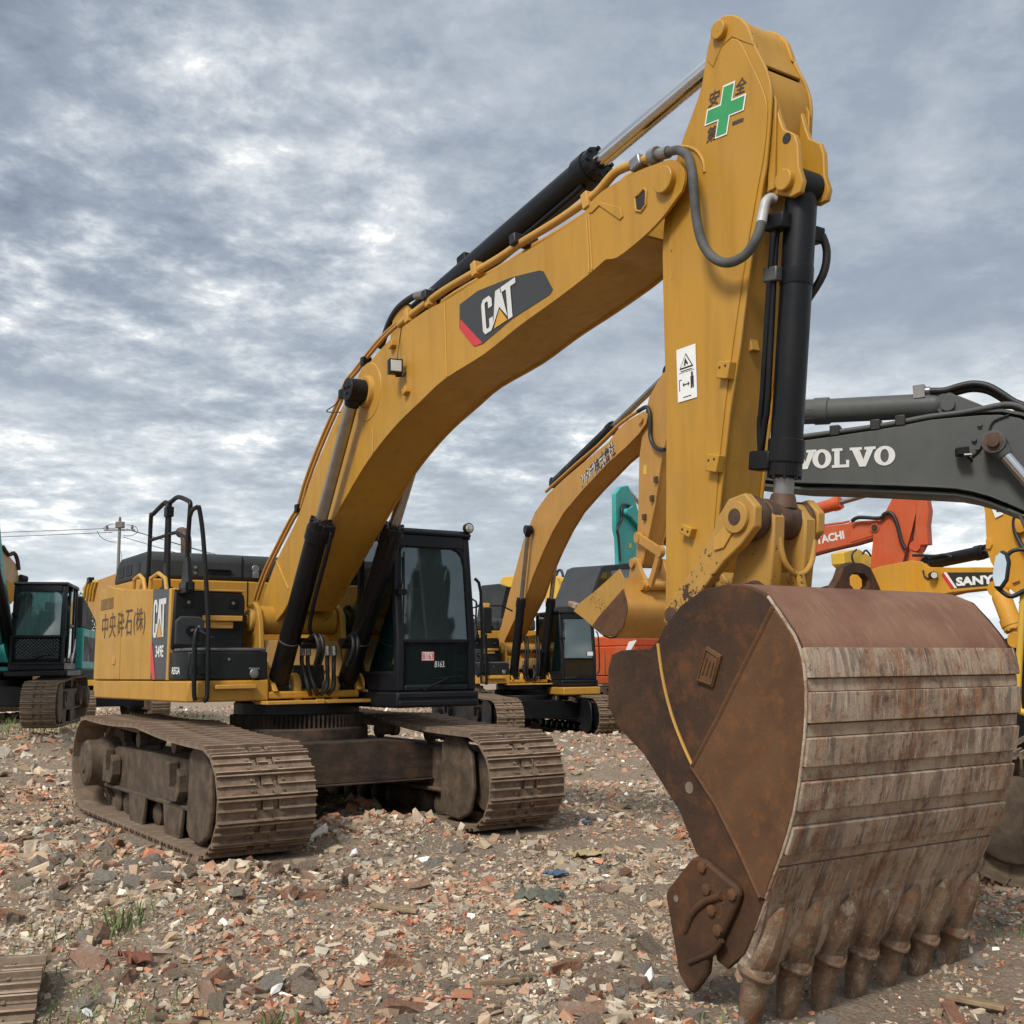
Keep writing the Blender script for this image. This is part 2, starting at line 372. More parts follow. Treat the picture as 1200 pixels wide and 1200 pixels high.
def tube(bm, pts, r, n=8, k=0):
    n = max(n, 10) if r > .015 else n
    pts = smooth_path(pts, k) if k else [Vector(p) for p in pts]
    rings = []; u = None
    for i, p in enumerate(pts):
        d = (pts[min(i+1, len(pts)-1)]-pts[max(i-1, 0)]).normalized()
        if u is None: u, v = ringframe(d)
        else: u = (u-d*u.dot(d)).normalized(); v = d.cross(u)
        rings.append([bm.verts.new(p+u*(r*math.cos(2*math.pi*j/n))+v*(r*math.sin(2*math.pi*j/n))) for j in range(n)])
    for a, b in zip(rings, rings[1:]):
        for j in range(n): bm.faces.new((a[j], a[(j+1) % n], b[(j+1) % n], b[j]))
    bm.faces.new(rings[0][::-1]); bm.faces.new(rings[-1]); return bm
def obox(bm, c, ux, uy, uz, hx, hy, hz):
    """oriented box: centre, three unit axes, half sizes"""
    c = Vector(c); ux, uy, uz = Vector(ux)*hx, Vector(uy)*hy, Vector(uz)*hz; v = []
    for sz in (-1, 1):
        for sx, sy in ((-1, -1), (1, -1), (1, 1), (-1, 1)): v.append(bm.verts.new(c+ux*sx+uy*sy+uz*sz))
    for q in ((3, 2, 1, 0), (4, 5, 6, 7), (0, 1, 5, 4), (1, 2, 6, 5), (2, 3, 7, 6), (3, 0, 4, 7)): bm.faces.new([v[i] for i in q])
    return bm
def sm2(pts, k=3): return [(v.x, v.z) for v in smooth_path([Vector((a, 0, b)) for a, b in pts], k)]
def section(bm, top, bot, hw, t=.02, inset=.018, trim=(0, 0)):
    """hollow welded box section: two side plates of the outline top+bot, and a top and a bottom plate set in between"""
    poly = list(top)+list(bot)
    prism(bm, poly, -hw, -hw+t); prism(bm, poly, hw-t, hw)
    def strip(pts, sgn):
        pts = [Vector((a, 0, b)) for a, b in pts]
        if len(pts) < 2: return
        off = []
        for i, p in enumerate(pts):
            d = (pts[min(i+1, len(pts)-1)]-pts[max(i-1, 0)]).normalized(); n = Vector((d.z, 0, -d.x)); off.append((p+n*inset, p+n*(inset+t)))
        prism(bm, [(a.x, a.z) for a, b in off]+[(b.x, b.z) for a, b in off[::-1]], -hw+t, hw-t)
    tr = tuple(trim)+(trim[1], trim[0]) if len(trim) == 2 else trim
    strip(top[tr[0]:len(top)-tr[1]], 1); strip(bot[tr[2]:len(bot)-tr[3]], 1)
    return bm
FONT = None
def font():
    global FONT
    return FONT
def text(name, s, org, ux, uy, h, mat, parent, width=None, shear=0, bold=0, depth=.002, spacing=1.0, align='LEFT'):
    """lettering as a thin raised sheet; org = lower-left corner, ux/uy = reading and up directions, h = cap height"""
    cu = bpy.data.curves.new(name, 'FONT'); cu.body = s; cu.size = 1; cu.shear = shear; cu.offset = bold; cu.space_character = spacing; cu.resolution_u = 3
    o = bpy.data.objects.new(name, cu); COL.objects.link(o)
    dg = bpy.context.evaluated_depsgraph_get(); me = bpy.data.meshes.new_from_object(o.evaluated_get(dg)); bpy.data.objects.remove(o); bpy.data.curves.remove(cu)
    co = np.empty(len(me.vertices)*3); me.vertices.foreach_get('co', co); co = co.reshape(-1, 3)
    lo, hi = co.min(0), co.max(0); sy = h/(hi[1]-lo[1]); sx = (width/(hi[0]-lo[0])) if width else sy
    ux = Vector(ux).normalized(); uy = Vector(uy).normalized(); nn = ux.cross(uy); org = Vector(org)
    bm = bmesh.new(); bm.from_mesh(me); bpy.data.meshes.remove(me)
    for v in bm.verts: v.co = org+ux*((v.co.x-lo[0])*sx)+uy*((v.co.y-lo[1])*sy)+nn*depth
    return ob(name, bm, mat, parent)
def flat(bm, polys, org, ux, uy, sx, sy, depth=.002, thick=.0015):
    """thin printed shapes: polygons in a unit box laid on a plane"""
    ux = Vector(ux).normalized(); uy = Vector(uy).normalized(); nn = ux.cross(uy); org = Vector(org)
    for poly in polys:
        A = [bm.verts.new(org+ux*(a*sx)+uy*(b*sy)+nn*depth) for a, b in poly]; B = [bm.verts.new(v.co+nn*thick) for v in A]
        bm.faces.new(B); n = len(A)
        for i in range(n): bm.faces.new((A[i], A[(i+1) % n], B[(i+1) % n], B[i]))
    return bm
C_ = [(.02, .12), (.08, 0), (.26, 0), (.33, .12), (.33, .36), (.22, .36), (.22, .16), (.20, .12), (.14, .12), (.12, .16), (.12, .84), (.14, .88), (.20, .88), (.22, .84), (.22, .66), (.33, .66), (.33, .88), (.26, 1), (.08, 1), (.02, .88)]
A_ = [(.325, .10), (.45, 1), (.60, 1), (.735, .10), (.53, .50)]
T_ = [(.58, 1), (1.02, 1), (1.02, .85), (.87, .85), (.87, 0), (.75, 0), (.75, .85), (.60, .85)]
TRI_ = [(.33, 0), (.53, .44), (.73, 0)]
def cat_logo(org, ux, uy, w, h, parent, depth=.004):
    ob('logo_lettering', flat(BM(), [C_, A_, T_], org, ux, uy, w, h, depth), M['silver'], parent)
    ob('logo_triangle', flat(BM(), [TRI_], org, ux, uy, w, h, depth), M['decalyellow'], parent)
def circle_poly(cx, cz, r, n=24, a0=0, a1=360): return [(cx+r*math.cos(R_(a0+(a1-a0)*i/(n-1 if a1-a0 < 360 else n))), cz+r*math.sin(R_(a0+(a1-a0)*i/(n-1 if a1-a0 < 360 else n)))) for i in range(n)]
class Frame:
    """local frame of another machine; at() gives local coordinates of a photographed point on one of its planes"""
    def __init__(s, loc, fwd):
        s.o = Vector(loc); s.rz = math.atan2(fwd[1], fwd[0]); c, n = math.cos(s.rz), math.sin(s.rz)
        s.X = Vector((c, n, 0)); s.Y = Vector((-n, c, 0))
    def loc(s, p): q = p-s.o; return Vector((q.dot(s.X), q.dot(s.Y), q.z))
    def at(s, px, py, y=None, x=None, z=None):
        o = s.loc(CP); r = ray(px, py); d = Vector((r.dot(s.X), r.dot(s.Y), r.z))
        t = (y-o.y)/d.y if y is not None else (x-o.x)/d.x if x is not None else (z-o.z)/d.z
        return o+d*t
    def P(s, y, *pts): return [(lambda v: (v.x, v.z))(s.at(a, b, y=y)) for a, b in pts]

# ------------------------------------------------------------------ ground
F2 = Vector((_f.x, _f.y)).normalized()
def lerp_tab(t, tab):
    for (a, va), (b, vb) in zip(tab, tab[1:]):
        if t <= b: return va+(vb-va)*max(0, min(1, (t-a)/(b-a)))
    return tab[-1][1]
MOUNDS = []      # (x, y, height, radius)
def mound(px, py, h, r, z=0): v = at(px, py, z=z); MOUNDS.append((v.x, v.y, h, r))
mound(455, 955, .30, .65); mound(410, 985, .20, .55); mound(520, 975, .16, .5); mound(395, 945, .26, .5)
mound(215, 1060, .16, .55); mound(300, 1050, .12, .5); mound(130, 1040, .13, .6); mound(60, 1010, .12, .6)
MOUNDS.append((7.75, 0, -.09, 1.0)); mound(640, 1170, .07, .5); mound(300, 1170, .06, .4); mound(745, 1150, .06, .5); mound(60, 870, .34, 2.0, z=.2); mound(15, 925, .2, 1.4)
def hgt(x, y):
    d = (x-CP.x)*F2.x+(y-CP.y)*F2.y
    h = lerp_tab(d, [(-50, -.24), (4.9, -.24), (7.6, -.03), (9, 0), (16, 0), (26, 0), (60, .1), (400, .3)])
    if d < 90:
        b = noise.noise(Vector((x*.55, y*.55, 1.3)))*.07+noise.noise(Vector((x*1.9, y*1.9, 4.1)))*.035+noise.noise(Vector((x*5.5, y*5.5, 7.7)))*.018
        for mx, my, mh, mr in MOUNDS:
            q = ((x-mx)**2+(y-my)**2)/(mr*mr)
            if q < 6: b += mh*math.exp(-q)*(1+.35*noise.noise(Vector((x*3.5, y*3.5, 0))))
        if abs(x) < 3.6:                                    # the crawler tracks have pressed the rubble flat
            k = max(0, 1-max(0, abs(abs(y)-1.37)-.55)/.25)*max(0, min(1, (3.0-abs(x))/.35))
            b = b*(1-k)+k*min(b, -.012)
        h += b
    return h
def build_ground():
    rad = np.concatenate([np.geomspace(.6, 30, 210), np.geomspace(31, 900, 50)]); na = 420
    dirw = math.atan2(F2.y, F2.x)
    # finer spokes in front of the camera, coarser behind it, one closed sheet all the way round
    s = np.linspace(-1, 1, na, endpoint=False); ang = dirw+math.pi*(.30*s+.70*s**3)
    V = [(CP.x, CP.y, hgt(CP.x, CP.y))]
    for r in rad:
        for a in ang:
            x, y = CP.x+r*math.cos(a), CP.y+r*math.sin(a); V.append((x, y, hgt(x, y)))
    Fc = [(0, 1+i, 1+(i+1) % na) for i in range(na)]
    for k in range(len(rad)-1):
        o = 1+k*na
        for i in range(na):
            j = (i+1) % na; Fc.append((o+i, o+na+i, o+na+j, o+j))
    me = bpy.data.meshes.new('ground'); me.from_pydata(V, [], Fc); me.polygons.foreach_set('use_smooth', [True]*len(Fc))
    k = MB_('trodden_rubble_earth')
    a = k.noise(.55, 7, .6, dist=.4); b = k.noise(3.2, 9, .68); g = k.noise(28, 8, .72); f = k.noise(95, 6, .75)
    c = k.mix(k.ramp(a, [(.34, 0.0), (.66, 1.0)]), (.40, .285, .19), (.48, .36, .25))
    c = k.mix(k.mul(k.ramp(b, [(.45, 0.0), (.72, 1.0)]), .5), c, (.165, .120, .082))
    c = k.mix(k.mul(k.ramp(g, [(.52, 0.0), (.66, 1.0)]), .75), c, (.45, .395, .325))
    c = k.mix(k.mul(k.ramp(g, [(.30, 1.0), (.42, 0.0)]), .6), c, (.075, .055, .04))
    c = k.mix(k.mul(k.ramp(f, [(.58, 0.0), (.68, 1.0)]), .8), c, (.27, .125, .075))
    v = k.N.new('ShaderNodeTexVoronoi'); v.inputs['Scale'].default_value = 34; k.link(k.tc.outputs['Object'], v.inputs[0])
    vr = k.N.new('ShaderNodeSeparateColor'); k.link(v.outputs['Color'], vr.inputs[0])
    c = k.mix(.30, c, k.ramp(vr.outputs[0], [(0, (.10, .075, .055)), (.3, (.24, .19, .14)), (.6, (.32, .28, .24)), (.8, (.24, .11, .065)), (.95, (.55, .52, .48))], True))
    k.bump(k.mul(k.mul(g, f, 'ADD'), k.mul(v.outputs['Distance'], .9), 'SUBTRACT'), 1.0, .03)
    k.set(c, .95); me.materials.append(k.m)
    o = bpy.data.objects.new('ground', me); COL.objects.link(o); o['kind'] = 'structure'
build_ground()

def rubble_mat():
    k = MB_('rubble_pieces'); at_ = k.N.new('ShaderNodeAttribute'); at_.attribute_name = 'Tone'
    g = k.noise(45, 6, .7); a = k.noise(14, 5, .6)
    c = k.mix(k.mul(k.ramp(a, [(.42, 0.0), (.66, 1.0)]), .45), at_.outputs['Color'], (.25, .19, .13))
    c = k.mix(k.mul(k.ramp(g, [(.5, 0.0), (.75, 1.0)]), .3), c, (.40, .36, .30))
    k.bump(g, .5, .006); return k.set(c, .92)
M['rubble'] = rubble_mat()
def chunk_mat():
    k = MB_('broken_masonry'); at_ = k.N.new('ShaderNodeAttribute'); at_.attribute_name = 'Tone'; oi = k.N.new('ShaderNodeObjectInfo')
    a = k.noise(1.6, 7, .65); g = k.noise(9, 7, .72); f = k.noise(3.5, 8, .7, dist=.3)
    c = k.mix(k.mul(k.ramp(a, [(.35, 0.0), (.65, 1.0)]), .5), at_.outputs['Color'], (.40, .32, .235))
    c = k.mix(k.mul(k.ramp(f, [(.50, 0.0), (.64, 1.0)]), .3), c, (.24, .185, .14))
    c = k.mix(k.mul(k.ramp(g, [(.54, 0.0), (.66, 1.0)]), .7), c, (.56, .51, .44))
    c = k.mix(k.mul(k.ramp(g, [(.34, 1.0), (.44, 0.0)]), .35), c, (.13, .10, .08))
    c = k.mix(k.mul(oi.outputs['Random'], .3), c, (.34, .27, .195))
    k.bump(k.mul(g, f, 'ADD'), .8, .25); return k.set(c, .95)
M['chunk'] = chunk_mat()
TONES = 1.40*np.array([1.05, 1.0, .90])*np.array([(.29, .21, .15), (.34, .275, .205), (.225, .18, .14), (.40, .35, .285), (.32, .29, .255), (.25, .24, .222), (.165, .132, .105), (.33, .145, .085), (.27, .105, .06), (.36, .20, .135), (.30, .18, .13), (.40, .37, .33), (.68, .66, .62), (.10, .075, .06)])
TW = np.array([15, 14, 12, 12, 10, 7, 9, 3.2, 2.6, 2.8, 3.5, 5, 1.5, 4.]); TW /= TW.sum()
TWR = np.array([10, 10, 8, 9, 8, 6, 7, 9, 8, 8, 9, 4, 1.5, 3.]); TWR /= TWR.sum()
CW, CWR = np.cumsum(TW), np.cumsum(TWR)
def stone_shapes(n, flat_=.7):
    """small angular lumps: 8 jittered box corners, 12 triangles"""
    out = []
    base = np.array([(x, y, z) for z in (-1, 1) for y in (-1, 1) for x in (-1, 1)], float)
    F_ = np.array([(0, 2, 3), (0, 3, 1), (4, 5, 7), (4, 7, 6), (0, 1, 5), (0, 5, 4), (2, 6, 7), (2, 7, 3), (0, 4, 6), (0, 6, 2), (1, 3, 7), (1, 7, 5)])
    for i in range(n):
        v = base*rng.uniform(.25, 1.0, (8, 3))*np.array([rng.uniform(1, 1.5), rng.uniform(.45, .9), rng.uniform(.18, flat_)]); out.append(v)
    return out, F_
SHAPES, SF = stone_shapes(60)
def near_track(x, y): return abs(x) < 2.75 and abs(abs(y)-1.37) < .50
def scatter(name, n, d0, d1, half, rmin, rmax, sig, sink, label, tones=None, dens=None):
    """loose rubble as one real mesh"""
    V = np.empty((n, 8, 3)); T = np.empty((n, 3)); cnt = 0
    dirw = math.atan2(F2.y, F2.x)
    while cnt < n:
        u = rng.random(); d = math.sqrt(d0*d0+(d1*d1-d0*d0)*u); a = dirw+rng.uniform(-half, half)
        x, y = CP.x+d*math.cos(a), CP.y+d*math.sin(a)
        cl = .5+.9*noise.noise(Vector((x*.8, y*.8, 9)))+.5*noise.noise(Vector((x*2.5, y*2.5, 3)))
        mb = sum(math.exp(-((x-mx)**2+(y-my)**2)/(mr*mr))*mh*6 for mx, my, mh, mr in MOUNDS)
        if rng.random() > cl+mb*.8+.15: continue
        if near_track(x, y): continue
        r = min(rmax, rmin*math.exp(abs(rng.normal())*sig))*(1+min(.7, mb*.35))
        if abs(y) < .95 and 7.4 < x < 8.1: r = min(r, .024)
        v = SHAPES[rng.integers(60)]*r
        q = rng.normal(size=4)*np.array([1, .22, .22, 1]); q /= np.linalg.norm(q); w, X, Y, Z = q
        Rm = np.array([[1-2*(Y*Y+Z*Z), 2*(X*Y-Z*w), 2*(X*Z+Y*w)], [2*(X*Y+Z*w), 1-2*(X*X+Z*Z), 2*(Y*Z-X*w)], [2*(X*Z-Y*w), 2*(Y*Z+X*w), 1-2*(X*X+Y*Y)]])
        V[cnt] = v@Rm.T+np.array([x, y, hgt(x, y)+r*sink]); red = noise.noise(Vector((x*.45+5, y*.45, 2)))+.35*noise.noise(Vector((x*1.7, y*1.7, 6))); t = TONES[np.searchsorted(CWR if red > .02 else CW, rng.random())]; T[cnt] = t*rng.uniform(.8, 1.3); cnt += 1
    me = bpy.data.meshes.new(name); nv = n*8; nf = n*12
    me.vertices.add(nv); me.vertices.foreach_set('co', V.reshape(-1))
    idx = (SF[None]+(np.arange(n)*8)[:, None, None]).reshape(-1)
    me.loops.add(nf*3); me.loops.foreach_set('vertex_index', idx.astype(np.int32)); me.polygons.add(nf)
    me.polygons.foreach_set('loop_start', (np.arange(nf)*3).astype(np.int32)); me.polygons.foreach_set('loop_total', np.full(nf, 3, np.int32)); me.polygons.foreach_set('use_smooth', np.zeros(nf, bool))
    at_ = me.attributes.new('Tone', 'FLOAT_COLOR', 'POINT'); at_.data.foreach_set('color', np.repeat(np.concatenate([T, np.ones((n, 1))], 1), 8, 0).reshape(-1))
    me.update(); me.validate(); me.materials.append(M['rubble'])
    o = bpy.data.objects.new(name, me); COL.objects.link(o); tag(o, label, 'rubble', kind='stuff'); return o
QUICK = 1.0
scatter('rubble', 62000, 3.2, 9.5, R_(40), .0065, .055, .78, .12, 'loose crushed brick and concrete rubble covering the near ground')
scatter('rubble', 46000, 9.5, 17, R_(37), .011, .08, .70, .12, 'loose stony rubble lying around and behind the big yellow excavator')
scatter('rubble', 34000, 17, 55, R_(33), .026, .15, .6, .1, 'pale rubble spread over the far part of the yard')

# ------------------------------------------------------------------ crawler tracks (used by every machine)
def shoe_mesh(w, pitch, mat, detail=True):
    """triple-grouser shoe with bolts and mud holes; x = travel direction, z = outward"""
    bm = BM(); hp = pitch/2; g = .036
    top = [(-hp, .002), (-hp+.006, g), (-hp+.018, g), (-hp+.026, .004), (-.012, .004), (-.005, g*.85), (.007, g*.85), (.014, .004), (hp-.034, .004), (hp-.026, g), (hp-.014, g), (hp-.008, .006), (hp+.004, .0)]
    prof = top+[(hp+.004, -.014), (-hp, -.014)]
    ys = [-w/2, -.105, -.045, .045, .105, w/2] if detail else [-w/2, w/2]
    for i, (a, b) in enumerate(zip(ys, ys[1:])):
        if detail and i in (1, 3):      # hole between the grousers
            prism(bm, [p for p in prof if p[0] < -.011]+[(-.012, -.014)], a, b)
            prism(bm, [(hp-.034, .004), (hp-.026, g), (hp-.014, g), (hp-.008, .006), (hp+.004, 0), (hp+.004, -.014), (hp-.034, -.014)], a, b)
        else: prism(bm, prof, a, b)
    if detail:
        for sx in (-.052, .042):
            for sy in (-.145, .145): cyl(bm, (sx, sy, 0), (sx, sy, .020), .014, 6)
        for sy in (-.075, .075): box(bm, -hp, hp+.02, sy-.022, sy+.022, -.11, -.014)     # chain links below the plate
    bmesh.ops.recalc_face_normals(bm, faces=bm.faces)
    for f in bm.faces:
        c_ = f.calc_center_median()
        if c_.z > g*.8 and f.normal.z > .7: f.material_index = 1
    o = ob('track_shoe', bm, mat, mats=[mat, M['shoeworn']]); me = o.data; bpy.data.objects.remove(o); return me
def track(parent, yc, w, xf, xr, rf, rr, zf, zr, mat, undermat, side, shoe_me, pitch, detail=True, label=None):
    """one crawler: beam, rollers, idler, sprocket and its ring of shoes. side -1: outer face towards -y"""
    bm = BM()
    prism(bm, [(xr+.35, .36), (xf-.62, .30), (xf-.62, .74), (xf-.9, .80), (xr+.75, .80), (xr+.35, .70)], yc-.24, yc+.24)
    box(bm, xr+.45, xf-.70, yc-.30, yc+.30, .33, .37)
    fr = ob('track_frame', bm, undermat, parent, .012)
    if detail:
        for x0 in (xr+.55, xf-1.35):      # step brackets on the beam
            b = BM(); yo = yc+side*.25
            prism(b, [(x0, .40), (x0+.34, .40), (x0+.42, .50), (x0+.42, .66), (x0+.34, .72), (x0+.34, .60), (x0+.28, .52), (x0+.10, .52), (x0+.10, .76), (x0, .76)], yo, yo+side*.10)
            ob('step_bracket', b, undermat, fr, .01)
        for k in (-1, 1):
            b = BM(); prism(b, [(xf-.74, .18), (xf-.70, .86), (xf-.55, .97), (xf-.28, .94), (xf-.10, .76), (xf-.06, .42), (xf-.16, .16), (xf-.36, .08), (xf-.64, .10)], yc+k*.27, yc+k*.33)
            ob('idler_guard', b, undermat, fr, .02)
    lathe_p = lambda r, wd: [(0, r*.6), (.03, r), (wd-.03, r), (wd, r*.6)]
    b = BM(); lathe(b, (xf, yc-.21, zf), (xf, yc+.21, zf), [(0, rf-.20), (.02, rf-.16), (.10, rf-.16), (.12, rf-.11), (.30, rf-.11), (.32, rf-.16), (.40, rf-.16), (.42, rf-.20)], 28); ob('idler', b, undermat, fr)
    b = BM(); pr = []
    for i in range(56): a = 2*math.pi*i/56; q = rr-(.10 if i % 4 < 2 else .15); pr.append((xr+q*math.cos(a), zr+q*math.sin(a)))
    prism(b, pr, yc-.05, yc+.05); sp = ob('sprocket', b, undermat, fr)
    b = BM(); y0 = yc+side*.06; lathe(b, (xr, y0, zr), (xr, y0+side, zr), [(0, .30), (.16, .30), (.20, .27), (.34, .27), (.37, .24), (.375, .12), (.39, .11), (.39, .01)], 26)
    ob('final_drive', b, undermat, fr)
    n = 9 if detail else 7
    for i in range(n):
        x = xr+.62+(xf-xr-1.25)*i/(n-1); b = BM(); lathe(b, (x, yc-.20, .17), (x, yc+.20, .17), [(0, .08), (.03, .125), (.11, .125), (.12, .10), (.28, .10), (.29, .125), (.37, .125), (.40, .08)], 14); ob('track_roller', b, undermat, fr)
    if detail:
        for x0 in (xr+1.5, xr+2.75):
            b = BM(); prism(b, [(x0, .34), (x0+.62, .34), (x0+.55, .06), (x0+.42, .02), (x0+.2, .02), (x0+.07, .06)], yc+side*.26, yc+side*.30); ob('roller_guard', b, undermat, fr, .01)
    for x in (xr+1.55, xf-1.5):
        b = BM(); lathe(b, (x, yc+side*.24, .91), (x, yc-side*.1, .91), [(0, .04), (.01, .085), (.09, .085), (.10, .07), (.22, .07), (.23, .085), (.30, .085)], 14); cyl(b, (x, yc, .75), (x, yc, .90), .05, 8); ob('carrier_roller', b, undermat, fr)
    # shoe path: bottom run, idler arc, sagging top run, sprocket arc
    path = []
    for i in range(41): path.append((xr+(xf-xr)*i/40, (zr-rr)+((zf-rf)-(zr-rr))*i/40, 0))
    for i in range(1, 40): a = -math.pi/2+math.pi*i/40; path.append((xf+rf*math.cos(a), zf+rf*math.sin(a)))
    for i in range(41):
        t = i/40; z = (zf+rf)+((zr+rr)-(zf+rf))*t; z += -.035*math.sin(math.pi*((t*2) % 1)) if .0 < t < 1 else 0
        hump = .05*math.sin(math.pi*min(1, t*1.0)); path.append((xf+(xr-xf)*t, z+hump))
    for i in range(1, 40): a = math.pi/2+math.pi*i/40; path.append((xr+rr*math.cos(a), zr+rr*math.sin(a)))
    pts = [Vector((p[0], p[1])) for p in path]; pts.append(pts[0]); cum = [0]
    for a, b in zip(pts, pts[1:]): cum.append(cum[-1]+(b-a).length)
    Lt = cum[-1]; ns = round(Lt/pitch); st = Lt/ns; j = 0
    def pos(s):
        s %= Lt; k = np.searchsorted(cum, s, side='right')-1; k = min(k, len(pts)-2); t = (s-cum[k])/max(1e-6, cum[k+1]-cum[k]); return pts[k].lerp(pts[k+1], t)
    for i in range(ns):
        s = (i+.3)*st; a, b = pos(s-st*.48), pos(s+st*.48); c = (a+b)/2; d = (b-a).normalized()
        o = bpy.data.objects.new('track_shoe', shoe_me); COL.objects.link(o); o.parent = fr
        ux = Vector((d.x, 0, d.y)); uz = Vector((d.y, 0, -d.x)); uy = uz.cross(ux)
        c3 = Vector((c.x, yc, c.y))-uz*.018
        o.matrix_local = Matrix(((ux.x, uy.x, uz.x, c3.x), (ux.y, uy.y, uz.y, c3.y), (ux.z, uy.z, uz.z, c3.z), (0, 0, 0, 1)))
    return fr
def undercarriage(parent, w, gauge, mat, undermat, beammat, shoe, detail=True, xf=2.17, xr=-2.15):
    h = gauge/2
    bm = BM(); box(bm, -1.0, 1.0, -.75, .75, .52, .88); cyl(bm, (0, 0, .86), (0, 0, 1.02), .80, 40)
    ob('car_body', bm, beammat, parent, .02)
    for sx in (-1, 1):
        b = BM(); prism(b, [(-h+.2, .46), (h-.2, .46), (h-.2, .74), (h-.42, .86), (.55, .89), (-.55, .89), (-h+.42, .86), (-h+.2, .74)], .78*sx, 1.12*sx, 'x'); box(b, .74*sx, 1.16*sx, -h+.22, h-.22, .44, .462)
        ob('cross_beam', b, beammat, parent, .012)
    b = BM(); prism(b, [((.68 if i % 2 else .74)*math.cos(2*math.pi*i/180), (.68 if i % 2 else .74)*math.sin(2*math.pi*i/180)) for i in range(180)], 1.0, 1.16, 'z'); ob('slew_ring_gear', b, beammat, parent)
    b = BM(); lathe(b, (0, 0, 1.14), (0, 0, 1.33), [(0, .66), (.03, .70), (.15, .70), (.18, .66)], 40); ob('slew_bearing', b, M['black'], parent)
    for s in (-1, 1): track(parent, s*h, w, xf, xr, .48, .545, .50, .575, mat, undermat, s, shoe, .216, detail)

# ------------------------------------------------------------------ house of the yellow excavators (the front one; copied for the one behind)
Y, D, K = M['yellow'], M['dark'], M['black']
def add(name, parent, mat, fn, bevel=0, **kw):
    bm = BM(); fn(bm); return ob(name, bm, mat, parent, bevel, **kw)
def house(root, main=True):
    yr = -1.476
    # revolving frame: right sill, left sill, deck
    def f(b):
        prism(b, [(-3.15, yr), (.42, yr), (.54, yr+.04), (.59, yr+.14), (.59, -.575), (-3.15, -.575)], 1.325, 1.545, 'z')
        prism(b, [(-3.15, 1.476), (-.45, 1.476), (-.45, .5), (-3.15, .5)], 1.325, 1.545, 'z')
        box(b, -3.15, .58, -.574, .499, 1.34, 1.42)
    sl = add('revolving_frame', root, Y, f, .018)
    add('sill_step', sl, M['yellow_trim'], lambda b: box(b, .592, .66, -1.18, -.74, 1.455, 1.50), .008)
    add('step_bracket', sl, M['yellow_trim'], lambda b: (box(b, .592, .612, -1.36, -1.22, 1.37, 1.52)), .006)
    add('front_flange', sl, M['yellow_trim'], lambda b: (box(b, .40, .78, -.66, .66, 1.285, 1.322), box(b, .781, .80, -.12, -.02, 1.285, 1.335)), .006)
    # counterweight
    cw = [(-3.15, -1.45), (-3.45, -1.42), (-3.62, -1.15), (-3.72, -.6), (-3.76, 0), (-3.72, .6), (-3.62, 1.15), (-3.45, 1.42), (-3.15, 1.45)]
    add('counterweight', root, M['yellow'], lambda b: prism(b, cw, 1.36, 2.62, 'z'), .05)
    # right-hand doors and panels
    zt = lambda x: 2.521+(.03-x)*.0655 if x > -1.97 else 2.652+(-1.97-x)*.125
    def panel(nm, x0, x1, mat, y=yr, th=.05, z0=1.556, lab=None):
        return add(nm, root, mat, lambda b: prism(b, [(x0, z0), (x1, z0), (x1, zt(x1)), (x0, zt(x0))], y, y+th), .012, label=lab)
    add('right_body', root, M['yellow_trim'], lambda b: prism(b, [(-3.14, 1.55), (.02, 1.55), (.02, 2.515), (-1.97, 2.64), (-2.65, 2.72), (-3.05, 2.60), (-3.14, 2.45)], yr+.052, -.67), .02)
    d1 = add('side_door', root, Y, lambda b: prism(b, [(-3.22, 1.556), (-1.958, 1.556), (-1.968, 2.652), (-2.70, 2.744), (-3.12, 2.63), (-3.20, 2.50)], yr, yr+.05), .014)
    d2 = panel('side_door', -1.94, -.655, Y)
    add('door_handle', d1, M['yellow_trim'], lambda b: box(b, -2.28, -2.16, yr-.012, yr+.004, 1.74, 1.84), .006)
    dp = add('door_panel', root, M['decalblack'], lambda b: prism(b, [(-.655, 1.556), (-.075, 1.556), (-.045, 2.528), (-.655, zt(-.655))], yr-.001, yr+.05), .006, label='charcoal decal panel with white lettering')
    add('corner_strip', root, M['yellow_trim'], lambda b: prism(b, [(-.07, 1.55), (-.005, 1.55), (.035, 2.535), (-.04, 2.535)], yr-.006, yr+.05), .008)
    U, V = Vector((1, 0, 0)), Vector((0, 0, 1))
    add('red_wedge', dp, M['decalred'], lambda b: flat(b, [[(0, .95), (.0, .30), (.55, -.0), (1, 0), (.18, 1)]], (-.656, yr, 1.560), U, V, .20, .42, .004))
    cat_logo((-.60, yr-.001, 2.02), U, V, .46, .42, dp, .004)
    text('model_number', '349E', (-.47, yr-.004, 1.80), U, V, .13, M['white'], dp, width=.29, bold=.02)
    # vent louvre on the rear door's sloping shoulder, grab handles
    lv = add('louvre', d1, M['louvre'], lambda b: box(b, -2.95, -2.35, yr-.006, yr+.002, 2.44, 2.58), .004)
    for x0, x1, dz in ((-1.75, -1.25, .02), (-1.05, -.40, .03)):
        add('grab_handle', root, M['yellow_trim'], lambda b: tube(b, [(x0, -1.40, zt(x0)-.01), (x0+.03, -1.40, zt(x0)+.10+dz), ((x0+x1)/2, -1.40, zt(x0)+.135+dz), (x1-.06, -1.40, zt(x1)+.10+dz), (x1, -1.40, zt(x1)-.01)], .024, 8))
    # front black boxes: tank cover above, step box below
    ub = add('tank_cover', root, D, lambda b: prism(b, [(yr+.01, 1.88), (-.665, 1.88), (-.655, 2.40), (-.67, 2.485), (-.72, 2.50), (yr+.03, 2.515)], -.55, .055, 'x'), .02)
    add('top_edge_trim', ub, M['yellow_trim'], lambda b: box(b, -.6, .062, yr+.02, -.66, 2.512, 2.535), .006)
